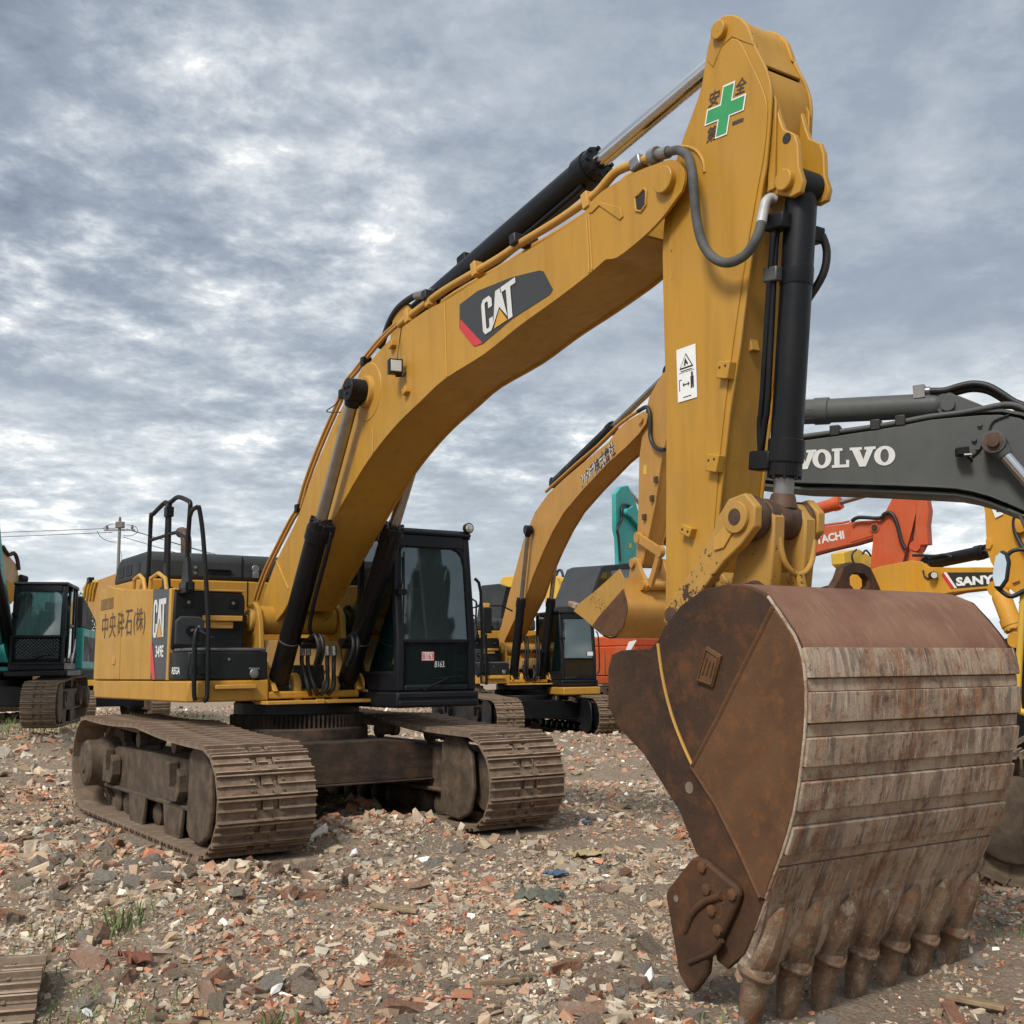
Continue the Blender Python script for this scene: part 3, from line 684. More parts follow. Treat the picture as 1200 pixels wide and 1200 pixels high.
    for yy in (-1.30, -.80):
        add('latch_recess', ub, K, lambda b: box(b, .056, .064, yy-.055, yy+.055, 2.33, 2.44), .006)
        add('latch', ub, M['steel'], lambda b: cyl(b, (.062, yy, 2.385), (.074, yy, 2.385), .018, 12))
    gr = add('handle_recess', ub, K, lambda b: box(b, .056, .066, -1.17, -.71, 2.10, 2.27), .008)
    add('step_handle', gr, M['yellow_trim'], lambda b: (box(b, .067, .12, -1.15, -.705, 2.185, 2.245), box(b, .067, .09, -1.14, -.80, 2.105, 2.184)), .008)
    lb = add('step_box', root, D, lambda b: prism(b, [(.00, yr+.004), (.42, yr+.004), (.53, yr+.04), (.58, yr+.15), (.58, -.59), (.00, -.59)], 1.552, 1.845, 'z'), .016)
    add('tread_plate', lb, M['tread'], lambda b: prism(b, [(.056, yr+.03), (.40, yr+.03), (.52, yr+.07), (.56, yr+.16), (.56, -.60), (.056, -.60)], 1.848, 1.885, 'z'), .012)
    text('badge_lettering', 'REGA', (.12, yr+.002, 1.615), U, V, .075, M['white'], lb, width=.27, bold=.02, shear=.15)
    add('lock', lb, M['steel'], lambda b: cyl(b, (.58, -1.02, 1.765), (.592, -1.02, 1.765), .014, 12))
    lr = add('lamp_housing', lb, M['steel'], lambda b: (box(b, .581, .596, -.80, -.68, 1.655, 1.675), lathe(b, (.575, -.74, 1.615), (1, -.74, 1.615), [(0, .052), (.022, .05), (.026, .035)], 18)), .004)
    # mirror plate seen from behind, on a jointed arm
    def f(b): prism(b, [(-1.60+a*.01, c) for a, c in ()] or [(-1.53, 1.92), (-1.24, 1.90), (-1.22, 1.95), (-1.22, 2.17), (-1.26, 2.215), (-1.47, 2.22), (-1.53, 2.17)], .34, .38, 'x')
    mr = add('rear_mirror', root, M['hood'], f, .014)
    add('mirror_arm', mr, K, lambda b: (cyl(b, (.385, -1.37, 2.07), (.42, -1.37, 2.07), .05, 14), tube(b, [(.41, -1.37, 2.07), (.46, -1.30, 2.06), (.52, -1.18, 1.98), (.55, -1.13, 1.95)], .022, 8), box(b, .52, .57, -1.22, -1.08, 1.93, 1.99)))
    add('clamp_screw', mr, M['steel'], lambda b: [cyl(b, (.42, y, z), (.436, y, z), .014, 8) for y, z in ((-1.37, 2.07), (-1.30, 2.11), (-1.32, 2.05))])
    # handrails
    def px(a, b, y): return at(a, b, y=y)
    rl = add('handrail', root, K, lambda b: tube(b, smooth_path([px(172.5, 688, -1.36), px(175, 650, -1.36), px(177, 606, -1.36), px(179.5, 602.5, -1.36), px(192, 590, -1.36), px(195.5, 590, -1.36), px(196.5, 600, -1.36), px(195, 640, -1.36), px(194, 683, -1.36)], 3), .026, 8))
    add('handrail', root, K, lambda b: tube(b, smooth_path([px(196.5, 684, -1.36), px(198, 630, -1.36), px(199, 592, -1.36), px(201.5, 587.5, -1.36), px(209, 582.5, -1.36), px(220, 586.5, -1.36), px(223, 590, -1.36), px(222.5, 600, -1.36), px(220, 640, -1.36), px(219, 688, -1.36)], 3), .026, 8))
    add('rail_bracket', rl, K, lambda b: obox(b, px(198, 600, -1.36), (1, 0, 0), (0, 1, 0), (0, 0, 1), .055, .04, .055))
    add('mid_rail', rl, K, lambda b: tube(b, [px(175, 633.5, -1.36), px(193, 628, -1.36), px(199, 625.5, -1.36), px(207, 624, -1.36), px(218, 629.5, -1.36), px(219.5, 636, -1.36)], .02, 8))
    def gus(b):
        for a, w_ in ((195.5, .12), (219.5, .16)):
            q = px(a, 662, -1.36); obox(b, (q.x, q.y, 2.53), (1, 0, 0), (0, 1, 0), (0, 0, 1), w_*.75, .05, .06)
            prism(b, [(q.x-w_, 2.50), (q.x+w_, 2.50), (q.x+.04, 2.86), (q.x-.04, 2.86)], -1.385, -1.335)
    add('rail_base', rl, K, gus, .006)
    q0, q1 = px(223, 604, -1.37), px(225.5, 597.5, -1.39)
    add('access_rail', root, M['dark'], lambda b: tube(b, smooth_path([q0, q1, at(231, 594.5, y=-1.41), at(233.5, 596, x=.62), at(238, 628, x=.63), at(242, 689, x=.645), at(244, 735, x=.66), at(243.3, 780, x=.66), at(242.5, 816, x=.66), at(239, 821.5, x=.66)], 3), .024, 8))
    ar = add('access_rail', root, K, lambda b: tube(b, smooth_path([at(231, 737, x=.64), at(228.5, 748, x=.66), at(227.5, 780, x=.66), at(227.5, 812, x=.66), at(229, 821, x=.66)], 3), .024, 8))
    add('rail_plate', ar, K, lambda b: obox(b, at(236, 785, x=.655), (1, 0, 0), (0, 1, 0), (0, 0, 1), .012, .11, .045), .004)
    # engine hood
    def f(b): prism(b, [(-3.22, 2.78), (-1.66, 2.78), (-1.66, 3.05), (-1.74, 3.12), (-2.9, 3.12), (-3.08, 3.04)], -1.27, 1.1)
    hd = add('engine_hood', root, M['hood'], f, .05)
    for i in range(3):
        x = -2.94+.37*i; add('hood_vent', hd, K, lambda b: box(b, x, x+.24, -1.278, -1.262, 2.86, 3.0), .004)
    for y0 in (-.55, .30):
        add('hood_latch', hd, K, lambda b: (box(b, -1.66, -1.645, y0, y0+.34, 2.85, 2.90), box(b, -1.655, -1.62, y0+.02, y0+.32, 2.90, 2.915)), .004)
    add('hood_seam', hd, K, lambda b: box(b, -1.659, -1.652, -.08, -.065, 2.785, 3.09))
    for y0 in (-.68, .22): add('hood_screw', hd, M['steel'], lambda b: [cyl(b, (-1.66, y0, z), (-1.64, y0, z), .02, 8) for z in (2.86, 2.93)])
    add('padlock', hd, M['steel'], lambda b: (cyl(b, (-1.66, .10, 2.94), (-1.63, .10, 2.94), .05, 14), box(b, -1.655, -1.62, .06, .14, 2.82, 2.90)), .006)
    eb = add('engine_enclosure', root, M['yellow'], lambda b: (box(b, -3.1, -1.64, -1.32, 1.2, 1.55, 2.775)), .02)
    add('enclosure_seam', eb, K, lambda b: box(b, -1.641, -1.634, -.01, .003, 2.45, 2.77))
    add('exhaust_stack', root, M['pinrust'], lambda b: tube(b, [(-2.45, -.55, 3.08), (-2.45, -.55, 3.30), (-2.47, -.555, 3.40), (-2.56, -.56, 3.47), (-2.66, -.565, 3.48)], .07, 14, 3))
    # left side behind the cab
    add('left_body', root, Y, lambda b: box(b, -3.14, -.52, .55, 1.47, 1.55, 2.62), .03)
    # boom foot towers, deck furniture
    for s in (-1, 1):
        tw = add('boom_tower', root, M['yellow'], lambda b: prism(b, [(-.62, 1.42), (.62, 1.42), (.40, 1.62), (.20, 1.80), (.14, 2.20), (.07, 2.34), (-.05, 2.41), (-.18, 2.40), (-.29, 2.30), (-.34, 2.10)], s*.47, s*.53), .012)
        add('pin_boss', tw, M['yellow_trim'], lambda b: (lathe(b, (-.08, s*.53, 2.21), (-.08, s*2, 2.21), [(0, .13), (.04, .13), (.055, .11), (.055, .06), (.07, .055)], 22)), .004)
        ft = add('cylinder_lug', root, M['yellow_trim'], lambda b: [prism(b, circle_poly(.40, 1.46, .155, 16, -20, 200)+[(.245, 1.30), (.555, 1.30)], s*.41+o-.045, s*.41+o+.045) for o in (-.19, .19)], .02)
        add('lug_pin', ft, M['steel'], lambda b: lathe(b, (.40, s*.41-.27, 1.46), (.40, s*.41+.27, 1.46), [(0, .05), (.012, .07), (.528, .07), (.54, .05)], 18))
    add('deck_cover', root, M['yellow_deck'], lambda b: prism(b, [(-.55, 1.95), (.12, 1.98), (.20, 1.80), (.30, 1.60), (.36, 1.42), (-.6, 1.42)], -.46, .46), .015)
    add('deck_recess', root, K, lambda b: box(b, .28, .36, -.20, .16, 1.44, 1.70))
    add('deck_box', root, M['yellow_trim'], lambda b: box(b, .42, .62, .575, .80, 1.325, 1.50), .01)
    def hoses(b):
        for k, (y0, y1) in enumerate(((-.20, -.10), (-.13, -.02), (.10, .02), (.18, .10))):
            tube(b, [(.60, y0, 1.86), (.58, y0, 1.74), (.62, y0*.9, 1.60), (.66, (y0+y1)/2, 1.45), (.60, y1, 1.38)], .024, 8, 4)
    add('deck_hoses', root, M['hose'], hoses)
    add('hose_fittings', root, M['steel'], lambda b: [cyl(b, (.60, y, 1.80), (.585, y, 1.90), .03, 10) for y in (-.20, -.13, .10, .18)])
    # ---------------- cab
    x0, x1, ya, yb, z0, z1 = -.42, 1.36, .56, 1.55, 1.33, 3.12
    rk = .13                                               # windscreen rake
    X1 = lambda z: x1-rk*max(0, (z-2.0)/(z1-2.0))
    C = K if False else M['cabblack']
    def fr(b):
        box(b, x0, x1+.03, ya-.02, yb+.02, 1.23, 1.40)                                            # plinth
        for yy in (ya+.045, yb-.045):                                                              # front pillars
            prism(b, [(x1-.09, 1.40), (x1, 1.40), (x1, 2.0), (X1(z1), z1), (X1(z1)-.10, z1), (x1-.10, 2.0)], yy-.045, yy+.045)
            prism(b, [(x0, 1.40), (x0+.10, 1.40), (x0+.14, z1), (x0+.04, z1)], yy-.045, yy+.045)    # rear pillars
            prism(b, [(x0+.78, 1.40), (x0+.88, 1.40), (x0+.86, z1), (x0+.76, z1)], yy-.04, yy+.04)   # middle pillars
        for yy in (ya+.045, yb-.045):
            prism(b, [(x0+.1, 1.401), (x1-.09, 1.401), (x1-.09, 1.62), (x0+.1, 1.62)], yy-.03, yy+.03)
        box(b, x0+.05, x0+.12, ya+.09, yb-.09, 1.40, 2.0)
        box(b, x1-.06, x1-.004, ya+.092, yb-.092, 1.40, 1.475)                                     # below the lower pane
    cb = ob('cab', (lambda b: (fr(b), b)[1])(BM()), C, root, .022)
    add('cab_roof', cb, C, lambda b: prism(b, [(x0-.02, z1), (X1(z1)+.02, z1), (X1(z1)+.035, z1+.03), (X1(z1)-.02, z1+.075), (x0+.1, z1+.085), (x0-.02, z1+.05)], ya-.015, yb+.015), .03)
    add('roof_visor', cb, C, lambda b: prism(b, [(X1(z1)-.02, z1), (X1(z1)+.012, z1), (X1(2.98)+.012, 2.985), (X1(2.98)-.02, 2.985)], ya+.091, yb-.091), .008)
    add('front_bumper', cb, C, lambda b: (box(b, x1+.031, x1+.055, ya+.0, yb+.0, 1.245, 1.305), box(b, x1+.031, x1+.045, ya+.0, yb+.0, 1.335, 1.385)), .012)
    # windscreen: upper pane, lower pane
    def pane(b):
        lo, hi = 1.955, 2.99
        for yy0, yy1 in ((ya+.095, yb-.095),):
            A = [(X1(lo)-.03, yy0, lo), (X1(lo)-.03, yy1, lo), (X1(hi)-.03, yy1, hi), (X1(hi)-.03, yy0, hi)]
            v = [b.verts.new(a) for a in A]; w = [b.verts.new((a[0]-.006, a[1], a[2])) for a in A]
            b.faces.new(v); b.faces.new(w[::-1])
            for i in range(4): b.faces.new((v[i], v[(i+1) % 4], w[(i+1) % 4], w[i]))
    ws = add('windscreen', cb, M['glass'], pane)
    add('corner_fillet', cb, C, lambda b: [prism(b, [(yb-.096, 2.984), (yb-.22, 2.984), (yb-.15, 2.955), (yb-.11, 2.90), (yb-.096, 2.80)], X1(2.95)-.03, X1(2.95)-.004, 'x'), prism(b, [(ya+.096, 2.984), (ya+.16, 2.984), (ya+.11, 2.95), (ya+.096, 2.88)], X1(2.95)-.03, X1(2.95)-.004, 'x')])
    add('windscreen_bar', cb, C, lambda b: box(b, x1-.05, x1-.004, ya+.09, yb-.09, 1.925, 1.965), .006)
    lw = add('lower_window', cb, M['glassdark'], lambda b: box(b, x1-.036, x1-.03, ya+.095, yb-.095, 1.48, 1.92))
    if main:
        st = add('number_sticker', lw, M['white'], lambda b: box(b, x1-.0295, x1-.028, .875, 1.03, 1.73, 1.83))
        text('sticker_lettering', 'B163', (x1-.0275, .885, 1.745), (0, 1, 0), (0, 0, 1), .07, M['decalred'], st, width=.135, bold=.01)
        add('sticker_border', st, M['decalred'], lambda b: [box(b, x1-.028, x1-.0272, a, c, d, e) for a, c, d, e in ((.875, 1.03, 1.73, 1.736), (.875, 1.03, 1.824, 1.83), (.875, .881, 1.736, 1.824), (1.024, 1.03, 1.736, 1.824))])
        text('chalk_number', 'B163.', (x1-.029, 1.035, 1.66), (0, 1, 0), (0, 0, 1), .065, M['white'], lw, width=.13, shear=.2)
    # side and rear windows
    add('side_window', cb, M['glassteal'], lambda b: (box(b, x0+.14, x0+.76, ya+.035, ya+.041, 1.62, 3.08)))
    add('side_window', cb, M['glassteal'], lambda b: (prism(b, [(x0+.89, 1.62), (x1-.10, 1.62), (x1-.10, 2.0), (X1(3.08)-.10, 3.08), (x0+.87, 3.08)], ya+.035, ya+.041)))
    dr = add('cab_door', cb, M['glassclear'], lambda b: (prism(b, [(x0+.89, 1.63), (x1-.10, 1.63), (x1-.10, 2.0), (X1(3.08)-.10, 3.08), (x0+.87, 3.08)], yb-.041, yb-.035)))
    add('side_window', cb, M['glassclear'], lambda b: (box(b, x0+.14, x0+.76, yb-.041, yb-.035, 1.62, 3.08)))
    add('rear_window', cb, M['glassclear'], lambda b: (box(b, x0+.09, x0+.096, ya+.10, yb-.10, 2.0, 3.08)))
    add('outside_handle', cb, C, lambda b: tube(b, [(x1-.02, yb+.03, 1.55), (x1+.02, yb+.07, 1.7), (x1-.0, yb+.07, 2.5), (x1-.06, yb+.03, 2.65)], .018, 8, 3))
    # inside: seat, console, levers, blind
    se = add('seat', cb, M['seat'], lambda b: (box(b, .0, .50, .82, 1.30, 1.70, 1.88), prism(b, [(-.02, 1.85), (.12, 1.86), (-.02, 2.62), (-.14, 2.62)], .84, 1.28), box(b, -.14, -.04, .94, 1.18, 2.64, 2.82)), .03)
    add('arm_console', cb, M['dark'], lambda b: (box(b, .1, .75, .67, .80, 1.62, 2.0), box(b, .1, .75, 1.31, 1.44, 1.62, 2.0), box(b, .72, 1.22, 1.02, 1.24, 1.42, 1.50), box(b, .9, 1.2, 1.34, 1.45, 1.60, 2.12)), .02)
    add('control_lever', cb, K, lambda b: [(tube(b, [(.65, y, 2.0), (.68, y, 2.15), (.66, y, 2.22)], .016, 8, 2), lathe(b, (.66, y, 2.20), (.65, y, 2.4), [(0, .02), (.03, .032), (.10, .03), (.12, .015)], 10)) for y in (.735, 1.375)])
    add('pedal_lever', cb, K, lambda b: [tube(b, [(1.0, y, 1.45), (1.02, y, 1.75), (.98, y, 1.98)], .013, 6, 2) for y in (.98, 1.08)])
    add('cab_lining', cb, M['hood'], lambda b: (box(b, x0+.10, x0+.16, ya+.1, yb-.1, 1.40, 2.02), box(b, x0+.1, x1-.12, ya+.1, yb-.1, 3.06, 3.115), box(b, x0+.1, x1-.1, ya+.1, yb-.1, 1.402, 1.42)))
    # lamp on the roof corner, wipers
    lp = add('roof_lamp', cb, K, lambda b: (lathe(b, (X1(z1)-.05, yb-.02, z1+.115), (X1(z1)+.3, yb-.02, z1+.10), [(0, .03), (.03, .055), (.085, .062), (.09, .055)], 18), tube(b, [(X1(z1)-.02, yb-.02, z1+.08), (X1(z1)-.01, yb+.0, z1-.02)], .02, 8)))
    add('lamp_glass', lp, M['lens'], lambda b: lathe(b, (X1(z1)+.038, yb-.02, z1+.112), (X1(z1)+.3, yb-.02, z1+.10), [(0, .053), (.006, .04)], 18))
    add('wiper', cb, K, lambda b: (tube(b, [(x1+.02, ya+.03, 2.48), (X1(2.6)+.02, ya+.09, 2.62), (X1(2.9)+.01, ya+.11, 2.86)], .010, 6), tube(b, [(x1+.015, ya+.06, 2.12), (X1(2.5)+.012, ya+.105, 2.5), (X1(2.9)+.008, ya+.13, 2.92)], .010, 6), box(b, x1-.05, x1+.03, ya+.0, ya+.10, 2.44, 2.50)))
    add('wiper', cb, K, lambda b: (tube(b, [(x1+.01, .88, 1.43), (x1+.02, 1.02, 1.48), (x1+.01, 1.18, 1.54)], .011, 6), tube(b, [(x1+.008, 1.0, 1.535), (x1+.008, 1.36, 1.56)], .008, 6), cyl(b, (x1-.01, .88, 1.43), (x1+.03, .88, 1.43), .025, 10)))
    return dict(doors=(d1, d2))

def cylinder(parent, name, p0, p1, rb, rr, frac, bmat, rmat, eye=.12, eyew=.2, ax=(0, 1, 0), gland=.16, collar=True, eyemat=None, eye2=None):
    """hydraulic ram: barrel from p0, gland, rod to p1, eyes at both ends; frac = share of the length that is barrel"""
    p0, p1 = Vector(p0), Vector(p1); d = (p1-p0); L = d.length; d.normalize(); lb = L*frac; ax = Vector(ax)
    b = BM(); lathe(b, p0+d*eye*.3, p1, [(0, rb*.72), (eye*.55, rb*.95), (eye*.8, rb), (lb-gland*1.6, rb), (lb-gland*1.6+.01, rb*1.13), (lb-gland*.7, rb*1.13), (lb-gland*.68, rb*1.04), (lb-eye*.3, rb*1.04), (lb-eye*.3+.012, rb*.8)], 28)
    cyl(b, p0-ax*eyew/2, p0+ax*eyew/2, eye, 20)
    o = ob(name, b, bmat, parent, 0)
    if collar:
        u = d.cross(ax).normalized(); c = BM()
        for k in range(8):
            a = 2*math.pi*k/8; rd = u*math.cos(a)+ax*math.sin(a); cyl(c, p0+d*(lb-gland*.62)+rd*rb*.9, p0+d*(lb+.02)+rd*rb*.9, rb*.16, 8)
        ob('gland_bolts', c, bmat, o)
    b = BM(); cyl(b, p0+d*(lb-.05), p1-d*eye*.75, rr, 22); rod = ob('rod', b, rmat, o)
    eye = eye2 or eye; b = BM(); cyl(b, p1-ax*eyew/2, p1+ax*eyew/2, eye, 22); lathe(b, p1-d*eye*1.5, p1, [(0, rr*1.15), (eye*.8, rr*1.5)], 18); ob('rod_eye', b, eyemat or bmat, rod, .008)
    return o

def main_excavator():
    root = empty('excavator', (0, 0, 0), 0, 'large yellow crawler excavator in front with raised boom and rusty bucket hanging down', 'excavator')
    undercarriage(root, .90, 2.74, M['shoe'], M['under'], M['beam'], shoe_mesh(.90, .216, M['shoe']))
    H = house(root)
    d1, d2 = H['doors']; U, V = Vector((1, 0, 0)), Vector((0, 0, 1)); yr = -1.476
    # company lettering over both doors
    for s, x, w_, dr in (('中', -2.86, .29, d1), ('央', -2.50, .30, d1), ('砕', -2.115, .29, d1), ('石', -1.76, .29, d2), ('(株)', -1.40, .48, d2)):
        text('door_lettering', s, (x, yr-.002, 2.075), U, V, .31, M['brownink'], dr, width=w_)
    # ------------------------------------------------ boom
    hw = .30
    top = P(-hw, (311, 744), (305, 722), (308, 702), (325, 655), (347, 611), (365, 560), (388, 504), (408, 464), (433, 425), (467, 388), (499, 364), (522, 352), (565, 325), (607, 300), (650, 274), (684, 251), (687, 243), (700, 229), (715, 218), (746, 201), (772, 191), (782, 187.5), (790, 187.5), (797, 192), (802, 201), (802, 213))
    bot = P(-hw, (799, 224), (792, 233), (775, 256), (752, 279), (724, 301), (710, 304), (704, 309), (688, 323), (650, 352), (607, 383), (567, 415), (521, 444), (496, 467), (467, 495), (445, 521), (425, 549), (408, 578), (397, 597), (374, 640), (351, 683), (332, 717))
    top, bot = sm2(top), sm2(bot); bo = BM(); section(bo, top, bot, hw, .022, .016, (6, 27, 9, 0)); B = ob('boom', bo, Y, root, .006)
    cf = P(-hw, (316, 729))[0]
    add('foot_boss', B, M['yellow'], lambda b: cyl(b, (-.08, -.46, 2.21), (-.08, .46, 2.21), .16, 26), .01)
    def wp(*q): return [at(a, c, y=-hw-.003) for a, c in q]
    add('weld_seam', B, M['yellow_trim'], lambda b: [tube(b, wp(*q), .008, 6) for q in (((521, 354), (522, 380), (523.5, 441)), ((687, 252), (689.5, 290), (690.5, 319)), ((690, 251), (692, 285), (694, 316)), ((437, 530), (437, 500)), ((324, 657), (338, 690)))])
    # raised outlines: reinforcing plate near the nose, cylinder boss ring
    add('reinforcement_plate', B, Y, lambda b: prism(b, P(-hw, (690, 249), (703, 237), (728, 243), (731, 254), (727, 258), (703, 241), (694, 250)), -hw-.010, -hw+.001), .004)
    sl = [at(a, c, y=-hw) for a, c in ((749, 228), (755, 221), (758, 224), (757.5, 240), (752, 248), (746, 247), (744.5, 232))]
    add('lifting_slot', B, M['ink'], lambda b: prism(b, [(v.x, v.z) for v in sl], -hw-.004, hw+.004))
    add('slot_rim', B, Y, lambda b: tube(b, [(v.x, -hw-.004, v.z) for v in sl]+[(sl[0].x, -hw-.004, sl[0].z)], .010, 6))
    pn = at(782, 212, y=-hw)
    add('nose_pin', B, M['yellow'], lambda b: (lathe(b, (pn.x, -hw+.01, pn.z), (pn.x, -9, pn.z), [(0, .092), (.055, .092), (.060, .086)], 28), lathe(b, (pn.x, hw-.01, pn.z), (pn.x, 9, pn.z), [(0, .092), (.05, .085)], 24)), ang=25)
    pc = at(432, 470, y=-hw)
    add('cylinder_boss', B, Y, lambda b: (lathe(b, (2.345, -hw+.005, 4.357), (2.345, -9, 4.357), [(0, .30), (.012, .29)], 36), lathe(b, (2.345, -hw, 4.357), (2.345, -9, 4.357), [(0, .17), (.05, .15)], 30), lathe(b, (2.345, hw, 4.357), (2.345, 9, 4.357), [(0, .17), (.05, .15)], 30)), .004)
    # decal: charcoal shield with red corner, lettering
    dpx = [(539, 357), (560, 341), (600, 325), (632, 317), (637, 318), (648, 339), (645, 345), (600, 374), (566, 403), (556, 406), (539, 385)]
    dec = add('boom_decal', B, M['decalblack'], lambda b: prism(b, P(-hw, *dpx), -hw-.004, -hw+.001))
    add('decal_red_corner', dec, M['decalred'], lambda b: prism(b, P(-hw, (540, 374), (566, 402), (558, 405.5), (554, 404), (540, 386)), -hw-.0065, -hw-.0042))
    o0 = at(566.5, 394, y=-hw-.003); o1 = at(603, 370, y=-hw-.003); o2 = at(563.5, 353, y=-hw-.003); ux = (o1-o0); uy = (o2-o0)
    cat_logo(o0, ux, uy-ux*(uy.dot(ux)/ux.length_squared) if False else uy, ux.length*1.10, uy.length*.98, dec, .006)
    # work lamp
    lq = at(463, 430, y=-.40)
    wl = add('work_lamp', B, K, lambda b: (obox(b, lq, Vector((.96, -.25, 0)), Vector((.25, .96, 0)), (0, 0, 1), .045, .065, .068), tube(b, [lq+Vector((-.02, .02, -.08)), lq+Vector((.06, .06, -.09)), at(475, 437, y=-hw)], .012, 6)), .014)
    add('lamp_glass', wl, M['lens'], lambda b: obox(b, lq+Vector((.046, -.012, 0)), Vector((.96, -.25, 0)), Vector((.25, .96, 0)), (0, 0, 1), .006, .052, .054), .01)
    add('lamp_wire', wl, M['hose'], lambda b: tube(b, [lq+Vector((0, .02, .07)), at(468, 400, y=-hw-.01), at(471, 380, y=-hw-.005)], .004, 5, 4))
    add('boom_bracket', B, Y, lambda b: [obox(b, at(a, c, y=-hw-.02), (1, 0, .4), (0, 1, 0), (-.4, 0, 1), .035, .03, .03) for a, c in ((460, 404), (476, 458))], .006)
    # hydraulic lines along the top
    yl = -.27
    pipe = [at(a, c, y=yl) for a, c in ((468, 381), (482, 369), (497, 357.5), (520, 340.5), (553, 321), (587, 301), (612, 284), (650, 261), (684, 238), (700, 226), (717, 206), (728, 198), (745, 191.5), (764, 184.5))]
    hp = add('hydraulic_pipe', B, M['yellow_trim'], lambda b: tube(b, pipe, .034, 10, 3))
    add('hydraulic_pipe', B, M['yellow_trim'], lambda b: tube(b, [v+Vector((0, .12, -.01)) for v in pipe[2:-1]], .03, 8, 2))
    add('pipe_clamp', hp, M['hose'], lambda b: [obox(b, at(a, c, y=yl+.05), (.9, 0, .1), (0, 1, 0), (-.1, 0, .9), .045, .12, .05) for a, c in ((509, 348), (614, 283.5))], .01)
    add('pipe_clamp', hp, M['steel'], lambda b: [obox(b, at(a, c, y=yl), (.9, 0, .2), (0, 1, 0), (-.2, 0, .9), .06, .05, .05) for a, c in ((749, 192),)], .014)
    add('pipe_bracket', hp, M['yellow_trim'], lambda b: [obox(b, at(a, c, y=yl), (.9, 0, .2), (0, 1, 0), (-.2, 0, .9), .04, .045, .07) for a, c in ((559, 316), (504, 352), (480, 371), (690, 236))], .008)
    add('hose_coupling', hp, M['steel'], lambda b: (cyl(b, at(764, 184.5, y=yl), at(771, 181.5, y=yl), .06, 14), cyl(b, at(771, 181.5, y=yl), at(783, 178.5, y=yl), .042, 12)))
    # hoses that drop behind the boom near the lamp, thin lines down its back
    add('boom_hose', B, M['hose'], lambda b: [tube(b, [at(a, c, y=yy) for a, c in ((511, 342.5), (498, 344), (484, 348), (468, 360), (458, 375), (451, 393), (446, 408))], .034, 10, 4) for yy in (-.16, -.05)])
    add('hose_end', B, M['steel'], lambda b: cyl(b, at(508, 343, y=-.16), at(488, 347, y=-.16), .042, 12))
    add('boom_back_line', B, M['yellow2'], lambda b: [tube(b, [at(a-dx, c, y=-.27+dx*.01) for a, c in ((500, 356), (482, 369), (466, 381), (450, 396), (434, 415), (418, 436), (409, 447), (400, 470), (388, 497), (374, 530), (360, 568), (353, 594), (345, 607), (335, 626), (326, 644), (316, 664), (308, 684), (302, 703))], .018, 8, 2) for dx in (0, 4)])
    add('line_clip', B, K, lambda b: [obox(b, at(a, c, y=-.27), (1, 0, 0), (0, 1, 0), (0, 0, 1), .035, .05, .045) for a, c in ((351, 596), (403, 462), (429, 424))], .006)
    add('grease_line', B, M['hose'], lambda b: tube(b, [at(a, c, y=-.44) for a, c in ((402, 463), (393, 474), (383, 481), (386, 483), (399, 483))], .006, 5, 4))
    # boom lifting rams
    for s in (-1, 1):
        c = cylinder(root, 'boom_cylinder', (.40, s*.41, 1.46), (2.345, s*.43, 4.357), .112, .062, .585, K, M['dullrod'], .115, .19)
        d = (Vector((2.345, s*.43, 4.357))-Vector((.40, s*.41, 1.46))).normalized(); q = lambda t: Vector((.40, s*.41, 1.46))+d*t
        n = Vector((d.z, 0, -d.x))
        add('cylinder_pipe', c, K, lambda b: (tube(b, [q(1.98)+n*.10-Vector((0, s*.07, 0)), q(1.90)+n*.16-Vector((0, s*.08, 0)), q(1.2)+n*.15-Vector((0, s*.09, 0)), q(.85)+n*.15-Vector((0, s*.12, 0)), q(.74)+n*.14-Vector((0, s*.2, 0))], .022, 8, 3)))
        add('clamp_band', c, M['steel'], lambda b: lathe(b, q(.60), q(.7), [(0, .118), (.012, .118)], 24))
        add('port_block', c, K, lambda b: (obox(b, q(.63)+n*.10-Vector((0, s*.18, 0)), n, (0, 1, 0), d, .06, .10, .035), obox(b, q(1.98)+n*.09-Vector((0, s*.05, 0)), n, (0, 1, 0), d, .05, .07, .07)), .01)
        add('cap_bolts', c, M['hose'], lambda b: [cyl(b, (2.345+.04*math.cos(a), s*.53, 4.357+.04*math.sin(a)), (2.345+.04*math.cos(a), s*.545, 4.357+.04*math.sin(a)), .014, 8) for a in (.5, 2.6, 4.7)])
        add('cylinder_hose', c, M['hose'], lambda b: [tube(b, [q(.66)+n*.10-Vector((0, s*(.16+k*.06), 0)), q(.80)+n*.2-Vector((0, s*(.17+k*.06), 0)), q(.72)+n*.34-Vector((0, s*(.19+k*.05), 0)), q(.5)+n*.34-Vector((0, s*(.2+k*.05), 0))], .022, 8, 4) for k in (0, 1)])
    # ------------------------------------------------ stick (arm)
    ys = -.19
    out = P(ys, (776, 742), (776, 300), (778, 262), (786, 215), (793, 185), (801, 160), (812, 131), (822, 100), (828, 62), (833, 42), (840, 26), (848, 18.5), (858, 17), (868, 21), (877, 31), (884, 52), (897, 78), (903, 100), (903, 128), (898, 190), (892, 225), (878, 317), (867, 407), (855, 483), (842, 603), (838, 640), (836, 655))
    low = [(6.78, 1.62), (6.66, 1.60), (6.58, 1.68)]
    sb = BM(); section(sb, sm2(out[1:17])[:-1], sm2(out[16:22])+out[22:]+low, .19, .02, .016, (0, 0)); ST = ob('stick', sb, M['yellow_stick'], root, .006)
